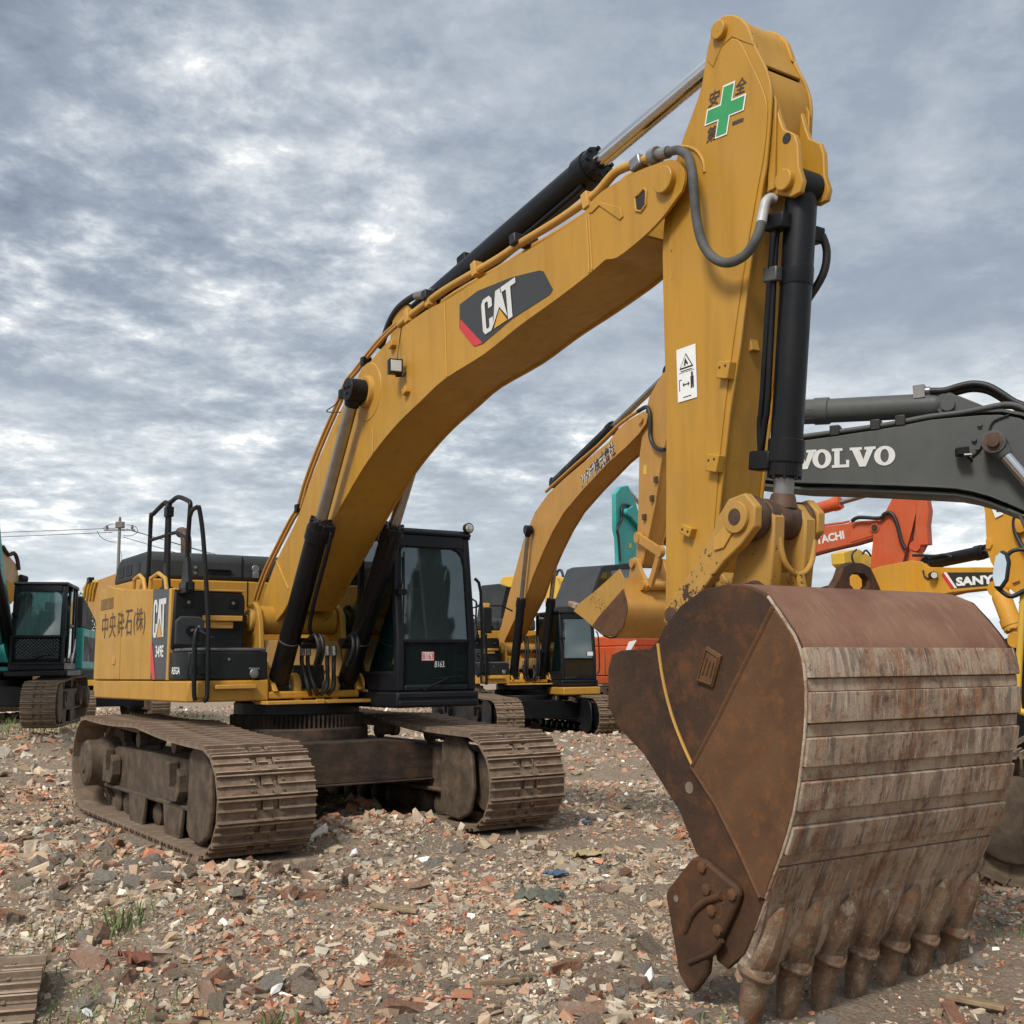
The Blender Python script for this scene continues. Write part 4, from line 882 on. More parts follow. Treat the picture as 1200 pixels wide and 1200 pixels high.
    # raised side panel of the upper part
    add('side_doubler', ST, M['yellow_stick'], lambda b: prism(b, sm2(P(ys, (793, 222), (800, 185), (812, 160), (828, 122), (846, 67), (854, 51), (862, 46), (870, 52), (884, 80), (896, 108), (900, 130), (896, 180), (888, 225), (872, 320), (850, 480), (839, 600), (833, 690)))+P(ys, (781, 730), (783, 300)), ys-.010, ys+.001), .005)
    lug = P(ys, (833, 42), (840, 26), (848, 18.5), (858, 17), (868, 21), (877, 31), (882, 45), (884, 54), (870, 49), (858, 44), (846, 55), (836, 80), (829, 72))
    for s in (-1, 1): add('rod_lug', ST, M['yellow_stick'], lambda b: prism(b, lug, s*.19-.035 if s > 0 else -.195, s*.19+.005 if s > 0 else -.155), .008)
    pr = at(846, 37, y=ys); PR = Vector((pr.x, 0, pr.z))
    add('lug_pin', ST, M['yellow_stick'], lambda b: lathe(b, (pr.x, -.235, pr.z), (pr.x, .235, pr.z), [(0, .056), (.004, .062), (.466, .062), (.47, .056)], 24), ang=25)
    # bucket-cylinder ears on the front of the stick
    ear = P(-.11, (900, 112), (911, 118), (917, 140), (921, 152), (934, 158), (938, 170), (939, 196), (944, 212), (941, 226), (930, 232), (905, 228), (893, 226), (897, 180))
    for s in (-1, 1):
        add('cylinder_ear', ST, M['yellow_stick'], lambda b: prism(b, ear, s*.115-.02, s*.115+.02), .008)
    add('ear_gusset', ST, M['yellow_stick'], lambda b: [prism(b, P(-.12, (907, 105), (914, 118), (912, 222), (904, 226)), y0, y0+.016) for y0 in (-.155, .14)], .004)
    pk = at(922, 212, y=-.135); PK = Vector((pk.x, 0, pk.z))
    add('ear_pin', ST, M['yellow_stick'], lambda b: lathe(b, (pk.x, -.175, pk.z), (pk.x, .175, pk.z), [(0, .060), (.004, .066), (.346, .066), (.35, .060)], 24), ang=25)
    hl = at(922, 162, y=-.136); add('ear_hole', ST, M['ink'], lambda b: (cyl(b, (hl.x, -.1375, hl.z), (hl.x, -.1355, hl.z), .034, 18)))
    add('nose_ring', ST, M['yellow_stick'], lambda b: tube(b, [at(a, c, y=ys-.008) for a, c in ((786, 178), (800, 172), (815, 176), (824, 188), (826, 202))], .014, 6, 3))
    # safety cross and its four characters
    gx = lambda a, c: at(a, c, y=ys-.012)
    cc = gx(850, 129); e1 = gx(874, 119)-cc; e2 = gx(855, 97)-cc
    def cross(w): return [(-w, -1), (w, -1), (w, -w), (1, -w), (1, w), (w, w), (w, 1), (-w, 1), (-w, w), (-1, w), (-1, -w), (-w, -w)]
    e2u = e2.normalized(); e1u = e1.normalized(); L1, L2 = e1.length, e2.length
    sg = add('safety_cross', ST, M['white'], lambda b: flat(b, [cross(.31)], cc, e1u, e2u, L1*.98, L2*.98, .002))
    add('cross_fill', sg, M['green'], lambda b: flat(b, [[(p*.93 if abs(p) == 1 else math.copysign(.25, p), q*.93 if abs(q) == 1 else math.copysign(.25, q)) for p, q in cross(.31)]], cc, e1u, e2u, L1*.98, L2*.98, .004))
    for s, (a, c) in (('安', (829.5, 127)), ('全', (860.5, 112.5)), ('第', (827, 168.5)), ('一', (858, 147))):
        text('safety_lettering', s, gx(a, c), e1u, e2u, L2*.60 if s != '一' else L2*.13, M['brownink'], sg, width=L1*.53, bold=.012, depth=.002)
    # warning label
    wl0 = at(795, 472, y=ys-.012); w1 = at(817.5, 466, y=ys-.012)-wl0; w2 = at(794.5, 410, y=ys-.012)-wl0
    W1, W2 = w1.length, w2.length; w1u = Vector((1, 0, 0)); w2u = Vector((0, 0, 1))
    lb = add('warning_label', ST, M['white'], lambda b: flat(b, [[(0, 0), (1, 0), (1, 1), (0, 1)]], wl0, w1u, w2u, W1, W2, .002))
    def sym(b):
        flat(b, [[(.14, .60), (.86, .60), (.50, .88)]], wl0, w1u, w2u, W1, W2, .004)
        flat(b, [[(.10, .53), (.9, .53), (.9, .535), (.10, .535)], [(.28, .30), (.36, .345), (.36, .31), (.56, .31), (.56, .345), (.64, .30), (.56, .255), (.56, .29), (.36, .29), (.36, .255)], [(.70, .20), (.76, .20), (.77, .32), (.79, .20), (.85, .20), (.86, .42), (.70, .42)], circle_poly(.78, .46, .05, 10), [(.10, .20), (.13, .20), (.13, .40), (.10, .40)], [(.1, .397), (.24, .397), (.24, .41), (.1, .41)], [(.3, .06), (.7, .06), (.7, .075), (.3, .075)], [(.2, .555), (.8, .555), (.8, .57), (.2, .57)]], wl0, w1u, w2u, W1, W2, .004)
    add('label_symbols', lb, M['ink'], sym)
    add('label_triangle', lb, M['white'], lambda b: flat(b, [[(.22, .625), (.78, .625), (.50, .845)]], wl0, w1u, w2u, W1, W2, .006))
    add('label_figure', lb, M['ink'], lambda b: flat(b, [[(.40, .65), (.48, .65), (.50, .70), (.60, .65), (.62, .68), (.54, .74), (.50, .79), (.45, .76)]], wl0, w1u, w2u, W1, W2, .008))
    # small cast brackets on the side and on the front face
    for a, c in ((851, 434), (838, 543), (807, 622)):
        q = at(a, c, y=ys-.03); tilt = (1, 0, -.25) if c < 600 else (.92, 0, -.40)
        br = add('pipe_bracket', ST, M['yellow_stick'], lambda b: obox(b, q, Vector(tilt).normalized(), (0, 1, 0), Vector((-tilt[2], 0, tilt[0])).normalized(), .052, .032, .055 if c < 600 else .032), .006)
        add('bracket_hole', br, M['ink'], lambda b: [cyl(b, q+Vector((sx, -.0335, .02 if c < 600 else -sx*.4)), q+Vector((sx, -.031, .02 if c < 600 else -sx*.4)), .009, 8) for sx in (-.025, .025)])
    fx = lambda a, c: at(a, c, x=7.30)
    q = at(880, 401, y=-.06); add('pipe_bracket', ST, M['yellow_stick'], lambda b: (obox(b, q, (1, 0, .2), (0, 1, 0), (-.2, 0, 1), .03, .035, .07)), .006)
    # hose that sweeps from the boom across the stick to the bucket ram
    hz = [at(783, 178.5, y=-.27), at(795, 176, y=-.30), at(806, 183, y=-.34), at(811, 199, y=-.36), at(813, 220, y=-.36), at(816, 255, y=-.35), at(823, 284, y=-.34), at(836, 302, y=-.33), at(853, 308, y=-.32), at(873, 299, y=-.30), at(886, 280, y=-.28), at(892, 262, y=-.24)]
    add('stick_hose', ST, M['greyhose'], lambda b: tube(b, hz, .031, 12, 4))
    add('hose_end', ST, M['hoseend'], lambda b: tube(b, [at(892, 262, y=-.24), at(895, 246, y=-.20), at(898, 236, y=-.17), at(904, 232, y=-.13), at(911, 233, y=-.10)], .033, 10, 3))
    # bucket ram
    P0, P1 = Vector((PK.x+.0, 0, PK.z)), Vector((7.405, 0, 2.50))
    bc = cylinder(root, 'bucket_cylinder', P0, P1, .098, .062, .865, K, M['steel'], .098, .18, eyemat=M['pinrust'], eye2=.112)
    d = (P1-P0).normalized(); n = Vector((-d.z, 0, d.x)); n = n if n.x < 0 else -n; q = lambda t: P0+d*t
    add('ram_pipe', bc, K, lambda b: [tube(b, [q(.24)+n*(.05)+Vector((0, -.11, 0)), q(.34)+n*.08+Vector((0, -.115-k*.025, 0)), q(1.3)+n*(.07+k*.045)+Vector((0, -.11, 0)), q(1.46)+n*(.09+k*.045)+Vector((0, -.10, 0)), q(1.66)+n*(.13)+Vector((0, -.08, 0))], .02, 8, 3) for k in (0, 1)])
    add('ram_port', bc, K, lambda b: (obox(b, q(.24)+n*.06+Vector((0, -.12, 0)), n, (0, 1, 0), d, .08, .055, .05), obox(b, q(.28)+Vector((0, .13, 0)), n, (0, 1, 0), d, .045, .055, .05), obox(b, q(1.70)+n*.12+Vector((0, -.05, 0)), n, (0, 1, 0), d, .085, .06, .06)), .012)
    add('ram_clamp', bc, K, lambda b: (lathe(b, q(.50), P1, [(0, .101), (.02, .103), (.10, .103), (.12, .101)], 26)), .004)
    add('clamp_block', bc, M['hoseclip'], lambda b: obox(b, q(.56)+n*.08+Vector((0, -.125, 0)), n, (0, 1, 0), d, .055, .03, .045), .008)
    add('ram_hose', bc, M['hose'], lambda b: tube(b, [q(.28)+Vector((.03, .17, 0)), q(.38)+Vector((.045, .205, 0)), q(.52)+Vector((.03, .20, 0)), q(.68)+Vector((-.05, .15, 0)), q(.8)+Vector((-.12, .10, 0))], .026, 8, 4))
    # stick ram on top of the boom
    A0, A1 = Vector((2.75, 0, 5.05)), PR
    g = at(702, 190, y=0); A1 = PR; fr = (g-A0).length/(A1-A0).length
    sc = cylinder(root, 'stick_cylinder', A0, A1, .125, .066, fr, K, M['chrome'], .13, .2, eye2=.085)
    add('cylinder_mount', B, Y, lambda b: [prism(b, [(2.45, 4.55), (3.2, 4.72), (2.9, 5.12), (2.7, 5.18), (2.6, 5.05)], s*.14-.02, s*.14+.02) for s in (-1, 1)], .008)
    dd = (A1-A0).normalized(); add('ram_pipe', sc, K, lambda b: tube(b, [A0+dd*.5+Vector((0, -.05, -.14)), A0+dd*1.5+Vector((0, -.06, -.15)), A0+dd*2.6+Vector((0, -.06, -.15)), A0+dd*2.85+Vector((0, -.05, -.13))], .025, 8, 3))
    add('ram_port', sc, K, lambda b: (obox(b, at(546, 309, y=0)+Vector((0, 0, .02)), dd, (0, 1, 0), dd.cross(Vector((0, 1, 0))), .07, .06, .06),), .012)
    # ------------------------------------------------ bucket linkage
    WY = M['yellow_worn']; PV = Vector((7.405, 0, 2.50)); PL = Vector((6.80, 0, 1.95))
    dl = (PV-PL).normalized(); nl = Vector((-dl.z, 0, dl.x)); LL = (PV-PL).length
    for s in (-1, 1):
        prof = [PL-nl*.075-dl*.06, PL-nl*.085+dl*.3, PV-dl*.26-nl*.10, PV-nl*.135-dl*.10, PV-nl*.14+dl*.05, PV-nl*.06+dl*.14, PV+nl*.06+dl*.14, PV+nl*.135+dl*.03, PV+nl*.13-dl*.10, PV+nl*.085-dl*.24, PL+nl*.07+dl*.30, PL+nl*.085, PL+nl*.02-dl*.10]
        lk = add('guide_link', root, WY, lambda b: prism(b, [(v.x, v.z) for v in prof], (s*.34 if s < 0 else .20)-.033, (s*.34 if s < 0 else .20)+.033), .010)
        ly = -.375 if s < 0 else .233
        add('link_boss', lk, WY, lambda b: lathe(b, PV+Vector((0, ly, 0)), PV+Vector((0, s*9, 0)), [(0, .098), (.022, .095), (.026, .05), (.012, .045)], 26), .003)
        add('pin_end', lk, M['pinrust'], lambda b: cyl(b, PV+Vector((0, ly-s*.005, 0)), PV+Vector((0, ly+s*.027, 0)), .05, 18))
        if s < 0:
            pts = [PV-dl*.10-nl*.06, PV-dl*.30-nl*.07, PV-dl*.34+nl*.0, PV-dl*.24+nl*.06, PV-dl*.12+nl*.04]
            add('pin_keeper', lk, M['yellow_trim'], lambda b: prism(b, [(v.x, v.z) for v in (PV+nl*.02, PV-dl*.22+nl*.055, PV-dl*.27, PV-dl*.20-nl*.05, PV-nl*.03)], -.385, -.374), .004)
            q = PL+dl*.22; add('link_stop', lk, WY, lambda b: obox(b, q+Vector((0, -.05, 0))-nl*0, dl, (0, 1, 0), nl, .10, .035+.34-.30, .075), .01)
            q = PL+dl*.22+Vector((0, -.127, 0))
    add('lower_link_pin', root, M['pinrust'], lambda b: cyl(b, PL+Vector((0, -.39, 0)), PL+Vector((0, .39, 0)), .05, 18))
    # rusty cross pin assembly with spacer rings
    add('link_pin', root, M['pinrust'], lambda b: lathe(b, PV+Vector((0, -.302, 0)), PV+Vector((0, 9, 0)), [(0, .135), (.05, .14), (.055, .118), (.10, .118), (.105, .128), (.17, .128), (.175, .11), (.43, .11), (.435, .128), (.50, .128), (.505, .118), (.55, .118), (.53, .118)], 28), .003)
    # power link: two arms and web down to the bucket ears
    PB = Vector((7.30, 0, 1.98))
    def pl(b):
        for s in (-1, 1):
            prism(b, [(PV.x-.10, PV.z+.06), (PV.x+.06, PV.z+.11), (PV.x+.135, PV.z+.0), (PV.x+.12, PV.z-.16), (PB.x+.16, PB.z), (PB.x+.05, PB.z-.14), (PB.x-.10, PB.z-.10), (PB.x-.16, PB.z+.08), (PV.x-.15, PV.z-.10)], (-.21 if s < 0 else .06), (-.11 if s < 0 else .16))
        prism(b, [(-.14, -.17), (-.11, -.27), (-.05, -.315), (.05, -.315), (.11, -.27), (.14, -.17), (.14, -.60), (-.14, -.60)], PB.x-.02, PB.x+.10, 'x')
        for v in b.verts:
            if v.co.z < 0: v.co.z += PV.z; 
    pw = add('power_link', root, WY, pl, .014)
    add('link_web_rib', pw, WY, lambda b: tube(b, [(PV.x+.115, y, PV.z+z) for y, z in ((-.15, -.12), (-.125, -.24), (-.07, -.31), (0, -.335), (.07, -.31), (.125, -.24), (.15, -.12))]+[], .018, 8, 3))
    add('link_web_rib', pw, WY, lambda b: tube(b, [(PV.x+.12, .0, PV.z-.33), (PV.x+.13, .02, PV.z-.45), (PV.x+.12, .06, PV.z-.55)], .03, 8, 2))
    # ------------------------------------------------ bucket
    bucket(root)
    return root

def bucket(root):
    hb = .88
    sp = lambda *q: P(-hb, *q)
    back = sp((771, 750), (777.5, 736), (797, 710), (823, 691), (853, 684), (875, 686.5), (897, 697), (914, 719), (931, 745), (938, 762), (942, 780), (944.5, 806), (944.5, 832), (943, 860), (940, 888), (936, 920), (931, 949), (924, 976), (916, 1001), (906, 1028), (897, 1053))
    lip = [(7.90, .30)]; prof = back+lip
    sh = smooth_path([Vector((a, 0, b)) for a, b in prof], 4)
    # shell: outer curve and inner curve 4 cm inside
    def normals(pts):
        o = []
        for i in range(len(pts)):
            d = (pts[min(i+1, len(pts)-1)]-pts[max(i-1, 0)]).normalized(); o.append(Vector((-d.z, 0, d.x)))
        return o
    nr = normals(sh)      # outward: left of travel
    if nr[len(nr)//2].x < 0: nr = [-v for v in nr]
    inner = [p-n*.035 for p, n in zip(sh, nr)]
    b = BM(); poly = [(p.x, p.z) for p in sh]+[(p.x, p.z) for p in inner[::-1]]
    prism(b, poly, -hb+.03, hb-.03); BK = ob('bucket', b, M['rust3'], root, 0, ang=30)
    def arc(z0, z1, off0, off1, y0, y1):
        """strip of the back between two heights (front part of the curve)"""
        k = [i for i in range(len(sh)) if i > len(sh)*.30 and z1 <= sh[i].z <= z0]
        o = [sh[i]+nr[i]*off1 for i in k]; i_ = [sh[i]+nr[i]*off0 for i in k]
        return [(p.x, p.z) for p in o]+[(p.x, p.z) for p in i_[::-1]]
    # finer sampling for the straps
    hz = lambda py: at(940, py, y=-hb).z
    fine = []; fn = []
    for i in range(len(sh)-1):
        for j in range(6): fine.append(sh[i].lerp(sh[i+1], j/6)); fn.append(nr[i].lerp(nr[i+1], j/6).normalized())
    sh2, nr2 = fine, fn
    def strip(z0, z1, o0, o1):
        k = [i for i in range(len(sh2)) if i > len(sh2)*.3 and z1 <= sh2[i].z <= z0]
        return [(sh2[i].x+nr2[i].x*o1, sh2[i].z+nr2[i].z*o1) for i in k]+[(sh2[i].x+nr2[i].x*o0, sh2[i].z+nr2[i].z*o0) for i in k[::-1]]
    zz = lambda px, py: at(px, py, y=-hb).z
    bands = [(zz(937, 760), zz(943, 795)), (zz(944, 811), zz(944, 848)), (zz(943, 864), zz(940, 899)), (zz(938, 916), zz(932, 951)), (zz(928, 968), zz(918, 1001))]
    for z0, z1 in bands:
        add('wear_strap', BK, M['scraped'], lambda b: prism(b, strip(z0, z1, -.004, .026), -hb+.004, hb-.004), .006)
    gaps = [(a[1], b_[0]) for a, b_ in zip(bands, bands[1:])]+[(bands[-1][1], zz(912, 1016))]
    for z0, z1 in gaps: add('packed_dirt', BK, M['gapdirt'], lambda b: prism(b, strip(z0-.002, z1+.002, -.004, .006), -hb+.008, hb-.008))
    add('lip_plate', BK, M['scraped'], lambda b: prism(b, strip(zz(912, 1016), .26, -.004, .014)+[], -hb+.002, hb-.002), .006)
    # cutting lip
    lipd = Vector((-.30, 0, -1)).normalized(); L0 = Vector((7.925, 0, .34))
    add('cutting_lip', BK, M['scraped'], lambda b: prism(b, [(7.995, .44), (7.95, .46), (7.745, .06), (7.765, .02), (7.80, .025), (7.89, .19), (7.945, .30)], -hb+.01, hb-.01), .008)
    # side plates
    sidep = sp((712.5, 784), (717, 767), (728, 762), (762, 760), (771, 750), (777.5, 736), (797, 710), (823, 691), (853, 684), (875, 686.5), (897, 697), (914, 719), (931, 745), (938, 762), (942, 780), (944.5, 806), (944.5, 832), (943, 860), (940, 888), (936, 920), (931, 949), (924, 976), (916, 1001), (906, 1028), (897, 1053), (887, 1082), (872, 1118), (852, 1136), (840, 1126), (828, 1060), (819, 1003), (816, 1001), (795, 949), (773, 914), (754, 884), (723, 851), (712.5, 827))
    wear = sp((906, 712), (914, 719), (931, 745), (938, 762), (942, 780), (944.5, 806), (944.5, 832), (943, 860), (940, 888), (936, 920), (931, 949), (924, 976), (916, 1001), (906, 1028), (897, 1053), (890, 1052), (868, 1000), (840, 945), (811, 900), (840, 845))
    rim = sp((875, 686.5), (897, 697), (914, 719), (931, 745), (938, 762), (942, 780), (944.5, 806), (944.5, 832), (943, 860), (940, 888), (936, 920), (931, 949), (924, 976), (916, 1001), (906, 1028), (897, 1053))
    for s in (-1, 1):
        sd = add('side_plate', BK, M['rust'], lambda b: prism(b, sidep, s*(hb-.03), s*hb), .006)
        if s < 0:
            add('side_wear_plate', sd, M['rust2'], lambda b: prism(b, wear, -hb-.016, -hb+.001), .006)
            add('weld_bead', sd, M['rust2'], lambda b: tube(b, [at(a, c, y=-hb-.012) for a, c in ((906, 712), (840, 845), (811, 899), (840, 944), (868, 1000), (891, 1052))], .014, 6))
            add('paint_seam', sd, M['yellow_worn'], lambda b: tube(b, [at(a, c, y=-hb-.003) for a, c in ((771, 754), (775, 785), (781, 815), (790, 846), (801, 874), (811, 896))], .010, 6, 3))
            bd = [at(a, c, y=-hb-.001) for a, c in ((818, 799), (830, 757), (847, 768), (837, 806))]
            bdg = add('badge', sd, M['rust2'], lambda b: prism(b, [(v.x, v.z) for v in bd], -hb-.018, -hb+.001), .005)
            cen = sum(bd, Vector())/4
            add('worn_edge', sd, M['scraped'], lambda b: tube(b, [at(a, c, y=-hb-.004) for a, c in ((900, 699), (914, 719), (931, 745), (938, 762), (942, 780), (944.5, 806), (944.5, 832), (943, 860), (940, 888), (936, 920), (931, 949), (924, 976), (916, 1001), (906, 1028), (897, 1053))], .009, 6))
            add('badge_rim', bdg, M['rust2'], lambda b: tube(b, [cen+(v-cen)*.84+Vector((0, -.02, 0)) for v in bd+bd[:1]], .006, 6))
            add('badge_relief', bdg, M['rust2'], lambda b: [tube(b, [cen+((bd[0]-cen)*a0+(bd[3]-cen)*a1)*1+Vector((0, -.02, 0)), cen+((bd[1]-cen)*a0+(bd[2]-cen)*a1)*1+Vector((0, -.02, 0))], .006, 5) for a0, a1 in ((.45, 0), (.2, .2), (0, .45))])
            hq = at(808, 923, y=-hb); add('side_hole', sd, M['holeground'], lambda b: prism(b, circle_poly(hq.x, hq.z, .032, 14), -hb-.003, -hb+.002))
    # corner guards (side cutters) with bolts
    cut = [(787.5, 1048), (790, 1040), (817, 1006), (822, 1003), (832, 1006), (871, 1038), (874, 1047), (870, 1060), (849, 1105), (845, 1113), (838, 1122), (836, 1140), (820, 1163), (815, 1160), (803, 1139), (796, 1096)]
    for s in (-1, 1):
        f = lambda b: prism(b, sp(*cut), s*(hb+.004), s*(hb+.05))
        sc = add('side_cutter', BK, M['rust'], f, .016)
        if s < 0:
            add('cutter_bolt', sc, M['rust2'], lambda b: [lathe(b, at(a, c, y=-hb-.05), at(a, c, y=-hb-.05)+Vector((0, -1, 0)), [(0, .03), (.016, .03), (.02, .02)], 8) for a, c in ((824, 1016), (829, 1042), (859, 1048), (835, 1067), (842, 1090))])
            add('cutter_rib', sc, M['rust'], lambda b: tube(b, [at(a, c, y=-hb-.05) for a, c in ((846, 1050), (836, 1053), (826, 1057), (812, 1070), (803, 1090))], .022, 8, 3))
            add('cutter_rib', sc, M['rust'], lambda b: tube(b, [at(a, c, y=-hb-.05) for a, c in ((846, 1102), (836, 1115), (822, 1122), (808, 1128))], .016, 8, 3))
            q = at(792, 1053, y=-hb-.052); add('cutter_hole', sc, M['holeground'], lambda b: cyl(b, q, q+Vector((0, .003, 0)), .018, 12))
            text('cutter_lettering', 'CAT', at(845, 1079, y=-hb-.05), Vector((.35, 0, .94)), Vector((-.94, 0, .35)), .055, M['rust2'], sc, bold=.01)
    # lifting eye on the top of the bucket
    k0, k1 = (7.86, 2.055), (8.10, 1.98)
    eye = [(-.34, -.09), (-.30, .0), (-.20, .09), (-.15, .16), (-.06, .19), (.06, .19), (.14, .17), (.19, .11), (.27, .0), (.38, -.10)]
    hole = [(-.09, .06), (-.05, .035), (.07, .035), (.11, .06), (.11, .10), (.07, .125), (-.05, .125), (-.09, .10)]
    def le(b):
        # plate with an oblong hole: bridge the hole to the outline with two halves
        up = [eye[1], eye[2], eye[3], eye[4], eye[5], eye[6], eye[7], eye[8]]
        prism(b, [eye[0]]+[eye[1], (-.09, .06), (-.05, .035), (.07, .035), (.11, .06), eye[8], eye[9]], 0, .05, 'x')
        prism(b, [eye[1], eye[2], eye[3], eye[4], (-.05, .125), (-.09, .10), (-.09, .06)], 0, .05, 'x')
        prism(b, [eye[4], eye[5], (.07, .125), (-.05, .125)], 0, .05, 'x')
        prism(b, [eye[5], eye[6], eye[7], eye[8], (.11, .06), (.11, .10), (.07, .125)], 0, .05, 'x')
    c = at(988, 694, y=.08); lo = ob('lifting_eye', (lambda b: (le(b), b)[1])(BM()), M['rust'], BK, .006)
    lo.location = (7.80, .13, 2.025); lo.rotation_euler = (0, 0, R_(8))
    # ears that carry the pins
    for s in (-1, 1):
        add('bucket_ear', BK, M['rust'], lambda b: prism(b, [(6.62, 1.52), (6.78, 1.45), (7.20, 1.72), (7.70, 2.0), (7.50, 2.12), (7.36, 2.10), (7.22, 2.08), (7.0, 1.86), (6.64, 1.78), (6.56, 1.66)], s*.34-.03, s*.34+.03), .01)
    add('bucket_pin', BK, M['pinrust'], lambda b: (cyl(b, (6.70, -.40, 1.68), (6.70, .40, 1.68), .06, 18), cyl(b, (7.30, -.40, 1.98), (7.30, .40, 1.98), .055, 18)))
    # adapters and teeth
    ad_d = Vector((-.50, 0, -.866)).normalized(); td = Vector((-.24, 0, -.97)).normalized()
    def rings_of(b, secs, s, d, cross_):
        n = Vector((-d.z, 0, d.x)); n = n if n.x > 0 else -n; rr = []
        for t, hy, hn, off, sh_ in secs:
            c_ = s+d*t+n*off; rr.append([b.verts.new(c_+Vector((0, hy*cy+sh_*max(0, cn), 0))+n*(hn*cn)) for cy, cn in cross_])
        m = len(cross_)
        for p, q in zip(rr, rr[1:]):
            for k in range(m): b.faces.new((p[k], p[(k+1) % m], q[(k+1) % m], q[k]))
        b.faces.new(rr[0][::-1]); b.faces.new(rr[-1])
    oct_ = [(1, -.8), (1, .35), (.62, .92), (.2, 1), (-.45, .85), (-1, .3), (-1, -.8)]
    rng2 = random.Random(5)
    for i in range(7):
        y = -.80+.267*i; s = Vector((8.00, y, .385)); w_ = rng2.uniform(.94, 1.06)
        ad = add('tooth_adapter', BK, M['tooth'], lambda b: rings_of(b, [(-.05, .012, .010, .012, .0), (.0, .028, .030, .014, .008), (.08, .044, .046, .014, .012), (.19, .060*w_, .060, .012, .012), (.27, .071*w_, .068, .008, .006), (.315, .073*w_, .068, .003, .0), (.335, .056, .054, 0, 0)], s, ad_d, oct_), 0, ang=26)
        s2 = s+ad_d*.325+Vector((.008, 0, 0))
        L_t = .33*rng2.uniform(.86, 1.06)
        sec8 = [(math.cos(2*math.pi*k/14+.22), math.sin(2*math.pi*k/14+.22)) for k in range(14)]
        th = add('tooth', BK, M['tooth'], lambda b: rings_of(b, [(-.012, .074, .070, 0, 0), (.0, .086, .082, 0, 0), (.022, .091, .087, 0, 0), (.045, .084, .080, 0, 0), (.06, .077, .071, 0, 0), (.17, .075, .062, 0, 0), (.26, .070, .046, 0, 0), (L_t, .062, .026, 0, 0)], s2, td, sec8), 0, ang=42)
        add('tooth_collar', BK, M['tooth'], lambda b: tube(b, [s2+td*(.012+.030*(1-abs(c))*(1 if sn > 0 else 0))+Vector((0, .088*c, 0))+Vector((-td.z, 0, td.x))*(.084*sn) for c, sn in [(math.cos(2*math.pi*k/18), math.sin(2*math.pi*k/18)) for k in range(19)]], .015, 8))
MAIN = main_excavator()

# ------------------------------------------------------------------ the other machines of the yard
def copy_tree(o, parent, skip=()):
    c = o.copy(); COL.objects.link(c); c.parent = parent
    for ch in list(o.children):
        if ch.name.split('.')[0] not in skip: copy_tree(ch, c, skip)
    return c
def cam_dir(rt, fw): v = Vector((_r0.x, _r0.y, 0))*rt+Vector((F2.x, F2.y, 0))*fw; return v.normalized()
def cam_pos(lat, dep, z=0): v = CP+Vector((_r0.x, _r0.y, 0))*lat+Vector((F2.x, F2.y, 0))*dep; return Vector((v.x, v.y, z))
SHOE60 = shoe_mesh(.62, .216, M['shoemud'], False)
CABP = next(o for o in MAIN.children if o.name.startswith('cab'))
def machine(label, F, group=None, name='excavator'):
    return empty(name, F.o, F.rz, label, 'excavator', group)
def rsec(name, root, mat, poly, y, hw, n_top, bevel=.006, **kw):
    """welded arm from a closed side outline whose first n_top points are the upper edge"""
    b = BM(); section(b, poly[:n_top], poly[n_top:], hw, .03, .03); return ob(name, b, mat, root, bevel, **kw)
def plain_house(root, paint_, dark, k=1.0, cab=True, cabskip=('number_sticker', 'sticker_lettering', 'sticker_border', 'chalk_number')):
    fr = add('revolving_frame', root, paint_, lambda b: (box(b, -2.9*k, .6*k, -1.42*k, -.5*k, 1.2*k, 1.42*k), box(b, -2.9*k, -.4*k, .5*k, 1.42*k, 1.2*k, 1.42*k), box(b, -2.9*k, .7*k, -.499*k, .499*k, 1.22*k, 1.32*k)), .02)
    add('counterweight', root, paint_, lambda b: prism(b, [(x*k, y*k) for x, y in ((-2.6, -1.4), (-3.0, -1.36), (-3.2, -1.0), (-3.3, 0), (-3.2, 1.0), (-3.0, 1.36), (-2.6, 1.4))], 1.25*k, 2.35*k, 'z'), .05)
    for s in (-1, 1):
        for i, (a, c) in enumerate(((-2.58, -1.62), (-1.60, -.55))): add('side_door', root, paint_, lambda b: box(b, a*k, c*k, s*1.40*k-.03, s*1.40*k+.03, 1.44*k, 2.25*k), .015)
    add('engine_hood', root, dark, lambda b: prism(b, [(-2.58*k, 2.27*k), (-.6*k, 2.27*k), (-.62*k, 2.5*k), (-.8*k, 2.56*k), (-2.4*k, 2.56*k), (-2.56*k, 2.5*k)], -1.3*k, 1.3*k), .04)
    add('machinery_body', root, paint_, lambda b: box(b, -2.57*k, -.52*k, -1.36*k, 1.36*k, 1.43*k, 2.265*k), .01)
    add('tool_box', root, dark, lambda b: box(b, -.51*k, .55*k, -1.40*k, -.62*k, 1.43*k, 1.95*k), .02)
    if cab: c = copy_tree(CABP, root, cabskip); c.scale = (k, k, k); return c

